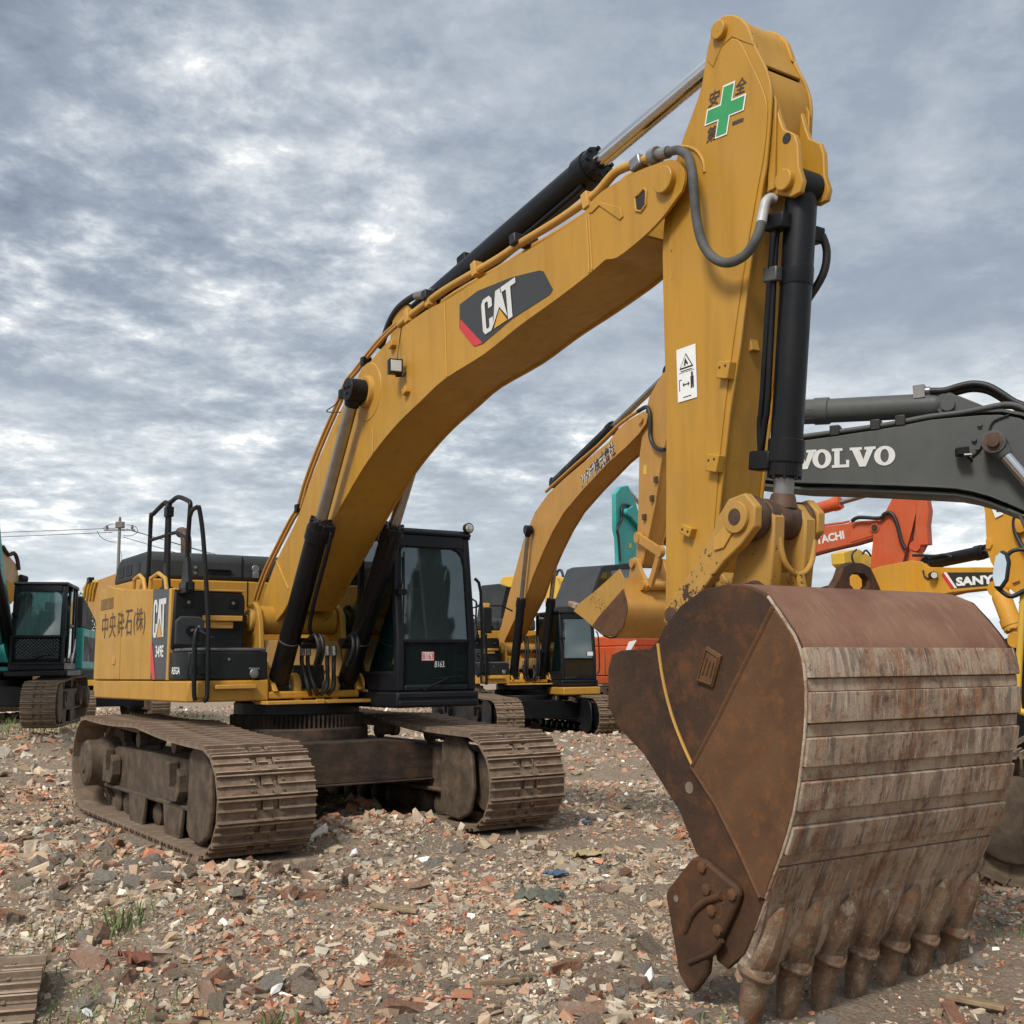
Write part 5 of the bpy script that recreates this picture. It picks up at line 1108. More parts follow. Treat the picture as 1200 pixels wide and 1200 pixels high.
# ---- second yellow excavator, same build as the front one, standing behind it
def second():
    F = Frame((-12.99, 11.91, -.05), (math.cos(R_(-12.47)), math.sin(R_(-12.47))))
    root = machine('yellow excavator behind the front one, dirty yellow bucket curled up beside its raised arm', F, 'excavators parked in the yard')
    sh = shoe_mesh(.70, .216, M['shoemud'], True)
    undercarriage(root, .70, 2.70, M['shoemud'], M['black'], M['black'], sh)
    skip = ('number_sticker', 'sticker_lettering', 'sticker_border', 'chalk_number', 'door_lettering')
    take = {'revolving_frame', 'counterweight', 'right_body', 'side_door', 'door_panel', 'corner_strip', 'grab_handle', 'tank_cover', 'step_box', 'rear_mirror', 'handrail', 'access_rail', 'engine_hood', 'engine_enclosure', 'left_body', 'boom_tower', 'cylinder_lug', 'deck_cover', 'deck_recess', 'deck_box', 'deck_hoses', 'hose_fittings', 'cab'}
    for ch in list(MAIN.children):
        if ch.name.split('.')[0] in take: copy_tree(ch, root, skip)
    add('cab_sill', root, M['yellow'], lambda b: box(b, .2, 1.52, .53, 1.58, 1.02, 1.22), .03)
    add('mast_box', root, M['black'], lambda b: (box(b, .52, .74, -1.36, -1.12, 2.62, 3.28)), .02)
    add('mast_cap', root, M['yellow_trim'], lambda b: (box(b, .55, .70, -1.32, -1.16, 3.285, 3.40)), .01)
    add('mast_rail', root, M['black'], lambda b: (tube(b, [(.62, -1.24, 2.6), (.62, -1.24, 1.3)], .03, 8), tube(b, [(.63, -1.75, 3.24), (.63, -1.4, 3.33), (.63, -.8, 3.34), (.63, -.5, 3.2)], .02, 6)))
    h = .28
    top = [(583, 752), (583, 744), (587, 735), (595, 702), (604, 668), (614, 631), (627, 600), (642, 579), (661, 561), (674, 550), (692, 535), (713, 518), (724, 503), (735, 493), (748, 485.5), (754.5, 482), (759, 486)]
    bot = [(757, 496), (748, 509), (733, 524.5), (713, 542), (683, 574), (661, 600), (648, 622), (637, 645), (624, 676), (616, 700), (602, 728), (590, 754)]
    B = rsec('boom', root, M['yellow2'], F.P(-h, *(top+bot)), 0, h, len(top))
    add('foot_boss', B, M['yellow2'], lambda b: cyl(b, (-.08, -.46, 2.21), (-.08, .46, 2.21), .16, 20))
    u0 = F.at(683, 574.5, y=-h-.004); u1 = F.at(722, 534.5, y=-h-.004); vv = F.at(678, 566, y=-h-.004)
    text('boom_lettering', 'ンタチ株式會社', u0+(vv-u0)*.18, u1-u0, Vector((-(u1-u0).z, 0, (u1-u0).x)), .36, M['silver'], B, width=(u1-u0).length*1.02, bold=.075)
    text('boom_lettering', 'ンタチ株式會社', u0+(vv-u0)*.18, u1-u0, Vector((-(u1-u0).z, 0, (u1-u0).x)), .36, M['ink'], B, width=(u1-u0).length*1.02, bold=.012, depth=.006)
    np_ = F.at(752, 491, y=-h); add('nose_pin', B, M['yellow2'], lambda b: cyl(b, (np_.x, -h-.05, np_.z), (np_.x, h+.05, np_.z), .10, 18))
    add('hydraulic_pipe', B, M['yellow2'], lambda b: tube(b, [F.at(a, c, y=-.2) for a, c in ((640, 576), (674, 545), (700, 523), (722, 501), (737, 489), (748, 482))], .04, 6, 2))
    rp = F.at(619, 621, y=-.43)
    for s in (-1, 1): 
        c = cylinder(root, 'boom_cylinder', (.40, s*.41, 1.46), (rp.x, s*.43, rp.z), .115, .06, .54, M['black'], M['dullrod'], .12, .19)
        add('port_block', c, M['black'], lambda b: obox(b, (.66, s*.2, 2.15), (1, 0, 0), (0, 1, 0), (0, 0, 1), .07, .16, .05), .01)
        add('cylinder_hose', c, M['hose'], lambda b: [tube(b, [(.66, s*(.12+q*.07), 2.55), (.75, s*(.12+q*.07), 2.2), (.72, s*(.14+q*.06), 1.7), (.6, s*(.1+q*.04), 1.4)], .03, 6, 3) for q in (0, 1)])
    c = cylinder(root, 'stick_cylinder', F.at(650, 566, y=0), F.at(785, 436, y=0), .13, .07, .56, M['black'], M['dullrod'], .14, .2)
    st = [(745, 662), (747, 620), (748, 592), (749, 537), (753, 507), (757, 480), (761, 465), (768, 452), (776, 438), (786, 430), (793, 440), (792, 470), (784, 500), (775, 540), (767.5, 592), (757, 641), (753, 662)]
    S_ = rsec('stick', root, M['yellow2'], F.P(-.2, *st), 0, .2, 11)
    add('stick_hose', S_, M['hose'], lambda b: tube(b, [F.at(a, c, y=-.26) for a, c in ((748, 482), (757, 477), (761, 483), (762, 498), (762, 510), (765, 520), (771, 526), (779, 527))], .045, 8, 3))
    add('yellow_tag', S_, M['bright_yellow'], lambda b: prism(b, F.P(-.205, (754, 545), (758, 545), (758, 556), (754, 556)), -.208, -.204))
    add('pipe_bracket', S_, M['pinrust'], lambda b: [obox(b, F.at(a, c, y=-.22), (1, 0, 0), (0, 1, 0), (0, 0, 1), .05, .04, .06) for a, c in ((769, 562), (764.5, 584), (755.5, 606))])
    for (a, c), (d, e), w_ in (((748, 630), (774, 647), .07), ((774, 646), (763, 684), .06)):
        add('guide_link', root, M['yellow2'], lambda b: [(lambda p, q: (obox(b, (p+q)/2+Vector((0, s, 0)), (q-p).normalized(), (0, 1, 0), (q-p).normalized().cross(Vector((0, 1, 0))), (q-p).length/2+.05, .035, w_*1.3), cyl(b, p+Vector((0, s-.05, 0)), p+Vector((0, s+.05, 0)), .12, 12)))(F.at(a, c, y=-.28), F.at(d, e, y=-.28)) for s in (0, .56)])
    yb = -.78
    side = [(725.5, 667), (730, 677), (730.5, 692), (735.5, 706), (736, 715), (731, 735), (722, 745), (715, 747), (706, 744), (694, 734), (684, 725), (672, 716), (680, 706), (698, 692)]
    so = F.P(yb, *side)
    bk = [F.P(yb, q)[0] for q in side[1:9]]
    K_ = add('bucket', root, M['yellow2'], lambda b: prism(b, bk+[(x-.05, z-.02) for x, z in bk[::-1]], yb+.03, -yb-.03), .006)
    for s in (-1, 1): add('side_plate', K_, M['yellow_worn'], lambda b: prism(b, so, s*.75, s*.78), .006)
    wr = F.P(yb, (731, 690), (735.5, 706), (736, 715), (731, 735), (722, 745), (706, 744), (694, 734), (702, 723))
    add('side_wear_plate', K_, M['rust2'], lambda b: prism(b, wr, yb-.02, yb+.001), .006)
    for i in range(5):
        y = -.70+i*.35; p, q = F.at(676, 712, y=yb), F.at(662, 706, y=yb)
        p.y = q.y = y; add('tooth', K_, M['scraped'], lambda b: obox(b, (p+q)/2, (q-p).normalized(), (0, 1, 0), (q-p).normalized().cross(Vector((0, 1, 0))), .2, .07, .06), .02)
    ear = F.P(-.3, (741, 660), (744, 653), (749, 656), (752, 668), (757, 678), (761, 686), (758, 692), (752, 696), (742, 696), (738, 680))
    for s in (-1, 1): add('bucket_ear', K_, M['yellow2'], lambda b: prism(b, ear, s*.3-.04, s*.3+.04), .01)
    for a, c in ((744.5, 660), (756.5, 686)):
        q = F.at(a, c, y=-.3); add('ear_pin', K_, M['yellow2'], lambda b: (cyl(b, (q.x, -.40, q.z), (q.x, .40, q.z), .10, 16)))
    q = F.at(694, 775, y=0); add('number_sticker', root, M['white'], lambda b: box(b, 1.345, 1.352, 1.30, 1.46, 2.02, 2.12))
    return root
second()

# ---- teal excavator with black cab at the left edge
def left_teal():
    F = Frame((-16.229, -.485, .50), (math.cos(R_(-20.2)), math.sin(R_(-20.2))))
    root = machine('teal excavator with black cab and mesh guard at the left edge', F, 'excavators parked in the yard')
    undercarriage(root, .70, 2.6, M['shoemud'], M['under'], M['black'], shoe_mesh(.70, .216, M['shoemud'], True), True, 2.15, -2.15)
    cb = plain_house(root, M['teal'], M['hood'], 1.0, True, ('number_sticker', 'sticker_lettering', 'sticker_border', 'chalk_number', 'roof_lamp', 'cab_door', 'front_bumper', 'lamp_glass'))
    cb.scale = (1.08, 1.13, 1.0); cb.location = (-.03, -.14, 0)
    add('door_frame', root, M['cabblack'], lambda b: [prism(b, q, 1.63, 1.67) for q in ([(.42, 1.42), (.50, 1.42), (.48, 3.05), (.40, 3.05)], [(1.20, 1.42), (1.28, 1.42), (1.20, 2.2), (1.12, 3.0), (1.04, 3.0), (1.12, 2.2)], [(.5, 2.2), (1.12, 2.2), (1.12, 2.26), (.5, 2.26)])], .01)
    add('door_window', root, M['glassdark'], lambda b: prism(b, [(.5, 1.5), (1.19, 1.5), (1.12, 2.2), (1.04, 3.0), (.48, 3.0)], 1.64, 1.645))
    sw = [(-.35, 1.35), (-.30, 1.45), (-.12, 1.55), (.05, 1.72), (.12, 1.95), (.0, 1.80), (-.2, 1.65), (-.42, 1.5)]
    add('door_swoosh', root, M['silver'], lambda b: prism(b, [(-x+.25, z) for x, z in sw], 1.655, 1.676))
    add('front_guard', root, M['black'], lambda b: (box(b, 1.50, 1.54, .50, .55, 1.36, 2.0), box(b, 1.50, 1.54, 1.56, 1.61, 1.36, 2.0), box(b, 1.50, 1.54, .551, 1.559, 1.36, 1.41), box(b, 1.50, 1.54, .551, 1.559, 1.95, 2.0)), .006)
    add('guard_mesh', root, M['black'], lambda b: [tube(b, [(1.52, ya_, za_), (1.52, yb_, zb_)], .008, 4) for sgn in (-1, 1) for c0 in [-.5+.075*i for i in range(28)] for (ya_, za_, yb_, zb_) in [(lambda t0, t1: (.55+t0 if sgn > 0 else 1.56-t0, 1.41+(t0-c0), .55+t1 if sgn > 0 else 1.56-t1, 1.41+(t1-c0)))(max(0, c0), min(1.01, c0+.54))] if yb_ != ya_ and max(0, c0) < min(1.01, c0+.54)])
    add('machinery_body', root, M['teal'], lambda b: box(b, -3.0, -.62, 1.37, 1.74, 1.25, 2.25), .04)
    add('body_grille', root, M['black'], lambda b: [box(b, -2.9+i*.24, -2.76+i*.24, 1.741, 1.755, 1.45, 2.05) for i in range(9)])
    add('rear_screen', root, M['hood'], lambda b: prism(b, [(-2.6, 2.26), (-.62, 2.26), (-.62, 3.0), (-1.0, 2.95), (-2.5, 2.5)], 1.3, 1.7), .02)
    add('cab_skirt', root, M['black'], lambda b: prism(b, [(-.6, 1.10), (1.60, 1.10), (1.60, 1.22), (1.50, 1.225), (-.6, 1.225)], .42, 1.72), .02)
    add('cab_rear_wedge', root, M['cabblack'], lambda b: prism(b, [(-1.3, 1.45), (-.44, 1.45), (-.44, 3.0), (-.6, 2.9)], 1.30, 1.40), .01)
    h = .3
    bo = F.P(h, (-70, 480), (-8, 590), (0, 612), (3, 645), (7, 678), (12, 710), (15, 735), (10, 752), (-6, 760), (-20, 748), (-45, 690), (-90, 560))
    B = add('boom', root, M['teal'], lambda b: prism(b, bo, -h, h), .02)
    cylinder(root, 'boom_cylinder', (.55, .42, 1.45), F.at(-30, 560, y=.43), .13, .06, .6, M['black'], M['dullrod'], .13, .2)
    for k in (-1, 1): add('boom_tower', root, M['teal'], lambda b: prism(b, [(-.5, 1.32), (.6, 1.32), (.2, 2.25), (-.2, 2.25)], k*.36-.03, k*.36+.03), .01)
    return root
left_teal()

# ---- beige and yellow machines far left
def far_left():
    F = Frame(cam_pos(-18.5, 38, .1), cam_dir(-.3, -.95))
    root = machine('far beige excavator with a grey lamp, half hidden behind the teal boom on the left', F, 'excavators parked in the yard')
    undercarriage(root, .6, 2.4, M['shoemud'], M['under'], M['black'], SHOE60, False)
    plain_house(root, M['beige'], M['dark'], .95)
    B = add('boom', root, M['beige'], lambda b: prism(b, F.P(.3, (-30, 560), (5, 643), (14, 655), (20, 662), (23, 680), (22, 700), (14, 705), (5, 690), (-30, 640)), -.3, .3), .03)
    add('boom_hose', B, M['hose'], lambda b: tube(b, [F.at(a, c, y=.34) for a, c in ((3, 640), (10, 650), (16, 648), (20, 655), (22, 668))], .07, 6, 3))
    add('work_lamp', B, M['black'], lambda b: cyl(b, F.at(23, 678, y=.34), F.at(30, 680, y=.4), .16, 10))
    add('boom_plate', B, M['yellow2'], lambda b: prism(b, F.P(.31, (8, 680), (14, 684), (18, 700), (12, 708), (6, 700)), .31, .34))
    F = Frame(cam_pos(-14.2, 40, .1), cam_dir(.5, -.86))
    root = machine('far yellow excavator showing only hose-wrapped arm behind the front counterweight', F, 'excavators parked in the yard')
    undercarriage(root, .6, 2.4, M['shoemud'], M['under'], M['black'], SHOE60, False)
    plain_house(root, M['bright_yellow'], M['hood'], .95, False)
    B = add('boom', root, M['yellow2'], lambda b: prism(b, F.P(-.3, (96, 690), (102, 681), (116, 679), (135, 672), (160, 690), (170, 735), (120, 745), (104, 712)), -.3, .3), .03)
    add('boom_hose', B, M['bright_yellow'], lambda b: [tube(b, [F.at(a, 681, y=-.34), F.at(a-3, 690, y=-.36), F.at(a-5, 704, y=-.34)], .05, 6, 2) for a in (103, 106.5, 110, 113.5)])
    add('hose_block', B, M['black'], lambda b: obox(b, F.at(106, 680, y=-.34), (1, 0, 0), (0, 1, 0), (0, 0, 1), .2, .1, .1))
far_left()

# ---- orange excavator, arm over the bucket
def orange():
    F = Frame(cam_pos(4.8, 33, 0), cam_dir(.75, -.66))
    root = machine('orange excavator with a wide orange arm rising behind the rusty bucket', F, 'excavators parked in the yard')
    undercarriage(root, .6, 2.5, M['shoemud'], M['under'], M['black'], SHOE60, False)
    plain_house(root, M['orange'], M['orange'], 1.0)
    add('white_stripe', root, M['white'], lambda b: prism(b, F.P(-1.45, (737, 752), (746, 750), (739, 762), (733, 762)), -1.445, -1.436))
    Z = lambda a, b: (940+a*.14167, 540+b*.14167)
    h = .27
    top = [(790, 690), (860, 668), (920, 642)]+[Z(*q) for q in ((0, 570), (160, 545), (380, 520), (400, 505), (520, 495), (640, 490), (680, 520), (690, 560))]
    bot = [Z(*q) for q in ((670, 600), (620, 625), (400, 690), (200, 735), (0, 790))]+[(900, 672), (850, 700), (800, 740)]
    B = rsec('boom', root, M['orange'], F.P(-h, *(top+bot)), 0, h, len(top))
    t0, t1 = F.at(*Z(48, 709), y=-h-.004), F.at(*Z(352, 644), y=-h-.004); ux = (t1-t0)
    text('boom_lettering', 'HITACHI', t0, ux, Vector((-ux.z, 0, ux.x)), .22, M['silver'], B, width=ux.length, bold=.04)
    q = F.at(*Z(612, 555), y=-h); add('nose_pin', B, M['orange'], lambda b: lathe(b, (q.x, -h, q.z), (q.x, -9, q.z), [(0, .20), (.03, .20), (.035, .13), (.09, .12)], 18))
    q2 = Vector((q.x, -h-.09, q.z)); add('pin_bolt', B, M['ink'], lambda b: cyl(b, q2, q2-Vector((0, .03, 0)), .08, 10))
    add('boom_pipe', B, M['orange'], lambda b: tube(b, [F.at(*Z(a, c), y=-.2) for a, c in ((0, 560), (160, 535), (340, 512), (390, 500))], .03, 6))
    add('reinforcement_plate', B, M['orange'], lambda b: prism(b, F.P(-h, *[Z(*p) for p in ((390, 530), (410, 515), (620, 510), (660, 560), (620, 610), (400, 675))]), -h-.02, -h), .006)
    cylinder(root, 'stick_cylinder', F.at(*Z(-60, 455), y=0), F.at(*Z(830, 195), y=0), .17, .07, .44, M['orange'], M['dullrod'], .16, .2)
    y = -.33
    sd = [Z(*q) for q in ((500, 1200), (545, 1080), (585, 660), (590, 580), (660, 470), (700, 400), (745, 310), (780, 220), (800, 100), (870, 20), (960, 10), (990, 100), (1012, 215), (940, 215), (935, 330), (945, 410), (905, 580), (860, 740), (735, 1150), (720, 1200))]
    S_ = rsec('stick', root, M['orange'], F.P(y, *[p for p in sd if p[0] < Z(950, 0)[0]]), 0, .33, 10); S_.scale = (1, 1, 1)
    # nearer front plate seen on the right
    add('stick_front', S_, M['orange'], lambda b: prism(b, F.P(y, *[Z(*q) for q in ((905, 215), (1010, 220), (1045, 410), (1030, 530), (1040, 690), (960, 700), (930, 560), (940, 410))]), -.31, -.02), .012)
    for s in (-.24, .02):
        add('cylinder_ear', S_, M['orange'], lambda b: prism(b, F.P(y, *[Z(*q) for q in ((945, 430), (985, 560), (990, 700), (960, 745), (910, 740), (915, 620))]), s-.03, s+.03), .008)
    q = F.at(*Z(940, 705), y=-.28); add('ear_pin', S_, M['orange'], lambda b: cyl(b, (q.x, -.32, q.z), (q.x, .10, q.z), .13, 14))
    cylinder(root, 'bucket_cylinder', F.at(*Z(955, 715), y=-.12), F.at(*Z(830, 1330), y=-.12), .18, .08, .92, M['orange'], M['dullrod'], .16, .3)
    add('stick_hose', S_, M['hose'], lambda b: tube(b, [F.at(*Z(a, c), y=-.42) for a, c in ((410, 500), (470, 468), (640, 475), (680, 440), (730, 430), (770, 480), (795, 560), (820, 660), (855, 730))], .05, 8, 3))
    lb = add('warning_label', S_, M['white'], lambda b: prism(b, F.P(y, *[Z(*p) for p in ((620, 1050), (645, 920), (700, 930), (678, 1065))]), y-.008, y-.001))
    add('label_symbols', lb, M['ink'], lambda b: [prism(b, F.P(y, *[Z(*p) for p in q]), y-.014, y-.0085) for q in (((645, 975), (668, 935), (685, 980)), ((650, 1020), (680, 1010), (678, 1030)))])
    return root
orange()

# ---- graphite excavator on the right, boom reaching in over the bucket
def graphite():
    fwd = cam_dir(-.87, .5)
    F = Frame(cam_pos(5.98, 8.85, -.02), fwd)
    root = machine('dark grey excavator with white lettering on its boom, entering from the right edge', F, 'excavators parked in the yard')
    k = .85
    undercarriage(root, .60, 2.35, M['shoemud'], M['under'], M['black'], shoe_mesh(.60, .19, M['shoemud'], True), True, 1.85, -1.9)
    plain_house(root, M['volvo'], M['black'], k)
    Z = lambda a, b: (900+a*.25, 430+b*.25)
    h = .27
    top = [(832, 538), (840, 531), (900, 525)]+[Z(*q) for q in ((140, 348), (330, 322), (520, 293), (640, 272), (760, 248), (880, 236), (1000, 226), (1090, 224))]+[Z(1180, 240), (1215, 500), (1250, 545), (1290, 640), (1310, 740)]
    bot = [(1280, 745), (1250, 700), (1222, 650)]+[Z(*q) for q in ((1200, 675), (1120, 640), (1040, 608), (960, 586), (880, 572), (760, 565), (600, 558), (400, 550), (150, 545))]+[(900, 563), (842, 556)]
    B = rsec('boom', root, M['volvo'], F.P(h, *(top+bot)), 0, h, len(top))
    add('stick', root, M['volvo'], lambda b: prism(b, F.P(.16, (800, 482), (808, 476), (820, 484), (846, 532), (862, 600), (852, 700), (834, 700), (822, 600), (812, 550)), -.16, .16), .02)
    add('boom_flange', B, M['concrete'] if False else M['volvo'], lambda b: prism(b, F.P(h, *[Z(*q) for q in ((150, 530), (600, 545), (760, 553), (880, 561), (960, 577), (1040, 600), (1120, 632), (1120, 640), (1040, 608), (960, 586), (880, 572), (760, 565), (600, 558), (150, 545))]), h, h+.02), .004)
    t0, t1 = F.at(*Z(118, 482), y=h+.004), F.at(*Z(597, 460), y=h+.004); ux = t1-t0; up = F.at(*Z(505, 370), y=h+.004)-F.at(*Z(500, 462), y=h+.004)
    # slab-serif letters drawn as shapes
    V_ = [(0, 1), (.47, 1), (.47, .86), (.38, .86), (.53, .36), (.66, .86), (.57, .86), (.57, 1), (1, 1), (1, .86), (.91, .86), (.62, 0), (.38, 0), (.09, .86), (0, .86)]
    L_ = [(0, 1), (.52, 1), (.52, .86), (.38, .86), (.38, .15), (.70, .15), (.70, .38), (.85, .38), (.85, 0), (0, 0), (0, .14), (.12, .14), (.12, .86), (0, .86)]
    lw = ux.length; hh = up.length*1.0
    def letter(poly, x, w): return [(x+a*w, b) for a, b in poly]
    def ell(x, w):
        return ([[(x+w*(.5+.5*math.cos(a)), .5+.5*math.sin(a)) for a in [math.pi*i/12-math.pi/2 for i in range(13)]]+[(x+w*(.5+.20*math.cos(a)), .5+.34*math.sin(a)) for a in [math.pi*i/12-math.pi/2 for i in range(12, -1, -1)]],
                 [(x+w*(.5+.5*math.cos(a)), .5+.5*math.sin(a)) for a in [math.pi*i/12+math.pi/2 for i in range(13)]]+[(x+w*(.5+.20*math.cos(a)), .5+.34*math.sin(a)) for a in [math.pi*i/12+math.pi/2 for i in range(12, -1, -1)]]])
    polys = [letter(V_, 0, .235)]+ell(.195, .19)+[letter(L_, .39, .20)]+[letter(V_, .565, .25)]+ell(.80, .20)
    uxn = ux.normalized(); vn = Vector((-uxn.z, 0, uxn.x)); vn = vn if vn.z > 0 else -vn
    bmv = BM(); flat(bmv, polys, t0, uxn, vn, lw, hh, .002)
    ob('boom_lettering', bmv, M['silver'], B)
    A0, A1 = F.at(*Z(845, 178), y=0), F.at(*Z(-365, 238), y=0)
    cylinder(root, 'stick_cylinder', A0, A1, .115, .06, .52, M['volvo'], M['dullrod'], .10, .18)
    for s in (-1, 1): add('cylinder_mount', B, M['volvo'], lambda b: prism(b, F.P(.1, *[Z(*q) for q in ((800, 250), (815, 160), (850, 130), (900, 140), (1060, 205), (1120, 245))]), s*.13-.02, s*.13+.02), .008)
    q = F.at(*Z(845, 178), y=.15); add('mount_pin', B, M['volvo'], lambda b: cyl(b, (q.x, -.19, q.z), (q.x, .19, q.z), .06, 16))
    for yy, dz in ((.24, 0), (.18, -.02)):
        pp = add('boom_pipe', B, M['volvo'], lambda b: tube(b, [F.at(*Z(a, c), y=yy)+Vector((0, 0, dz)) for a, c in ((100, 335), (320, 305), (510, 278), (625, 258), (760, 232), (900, 215), (1020, 192), (1110, 175), (1180, 185), (1260, 230))], .024, 8, 2))
    for a, c in ((318, 302), (508, 275), (625, 255)): add('pipe_clamp', B, M['hose'], lambda b: obox(b, F.at(*Z(a, c), y=.22), (1, 0, 0), (0, 1, 0), (0, 0, 1), .045, .06, .05), .01)
    add('boom_hose', B, M['hose'], lambda b: [tube(b, [F.at(*Z(a, c+dz), y=yy) for a, c in ((760, 112), (830, 110), (890, 92), (960, 78), (1030, 88), (1090, 120), (1160, 165), (1240, 190))], .03, 8, 3) for yy, dz in ((.08, 0), (-.05, 6), (.02, 25))])
    add('hose_end', B, M['steel'], lambda b: (cyl(b, F.at(*Z(690, 118), y=.05), F.at(*Z(760, 112), y=.05), .04, 10), obox(b, F.at(*Z(712, 120), y=.05), (1, 0, 0), (0, 1, 0), (0, 0, 1), .05, .06, .06)))
    bp = F.at(*Z(1062, 358), y=.40)
    for s in (-1, 1): cylinder(root, 'boom_cylinder', (.42, s*.38, 1.30), (bp.x, s*.40, bp.z), .10, .055, .52, M['volvo'], M['chrome'], .10, .17)
    add('cylinder_pin', B, M['pinrust'], lambda b: (lathe(b, (bp.x, h, bp.z), (bp.x, 9, bp.z), [(0, .10), (.14, .10)], 18), cyl(b, (bp.x, h+.14, bp.z), (bp.x, h+.22, bp.z), .085, 6), cyl(b, (bp.x, h+.22, bp.z), (bp.x, h+.25, bp.z), .05, 12)), ang=25)
    lq = F.at(*Z(910, 398), y=h+.10); wl = add('work_lamp', B, M['black'], lambda b: (obox(b, lq, Vector((.9, .3, 0)).normalized(), Vector((-.3, .9, 0)).normalized(), (0, 0, 1), .05, .06, .035), tube(b, [lq, F.at(*Z(958, 440), y=h)], .012, 6)), .01)
    add('lamp_glass', wl, M['lens'], lambda b: obox(b, lq+Vector((-.04, .02, -.035)), Vector((.9, .3, 0)).normalized(), Vector((-.3, .9, 0)).normalized(), (0, 0, 1), .03, .04, .006))
    add('lamp_wire', B, M['hose'], lambda b: tube(b, [F.at(*Z(a, c), y=h+.012) for a, c in ((955, 420), (985, 395), (1015, 350), (1035, 310), (1045, 275), (1065, 250), (1130, 225))], .009, 5, 3))
    for a, c in ((993, 270), (967, 340), (985, 380)): add('boom_stud', B, M['volvo'], lambda b: cyl(b, F.at(*Z(a, c), y=h), F.at(*Z(a, c), y=h)+Vector((0, .03, 0)), .022, 10))
    # mirror and hand rail in front of the cab
    mq = F.at(1175, 676, y=1.45)
    mo = [F.at(a, c, y=1.45) for a, c in ((1168, 690), (1163.5, 677), (1168, 650), (1174, 644), (1181, 648), (1184, 658), (1181, 680), (1174, 690))]
    mr = add('rear_mirror', root, M['rubber'], lambda b: prism(b, [(v.x, v.z) for v in mo], 1.38, 1.449), .014)
    mi = sum(mo, Vector())/len(mo)
    add('mirror_glass', mr, M['mirror'], lambda b: prism(b, [((v.x-mi.x)*.82+mi.x+.014, (v.z-mi.z)*.86+mi.z) for v in mo], 1.450, 1.458))
    add('mirror_bracket', mr, M['hose'], lambda b: (tube(b, [F.at(a, c, y=1.40) for a, c in ((1180, 652), (1186, 646), (1200, 644), (1230, 650))], .016, 8, 3), tube(b, [F.at(a, c, y=1.40) for a, c in ((1167, 686), (1175, 694), (1186, 699), (1205, 690), (1235, 680))], .018, 8, 3)))
    add('handrail', root, M['bright_yellow'], lambda b: tube(b, [F.at(a, c, y=1.35) for a, c in ((1200, 690), (1196.5, 740), (1193, 800), (1193, 826), (1197, 834), (1215, 836), (1260, 830))], .026, 8, 3))
    return root
graphite()

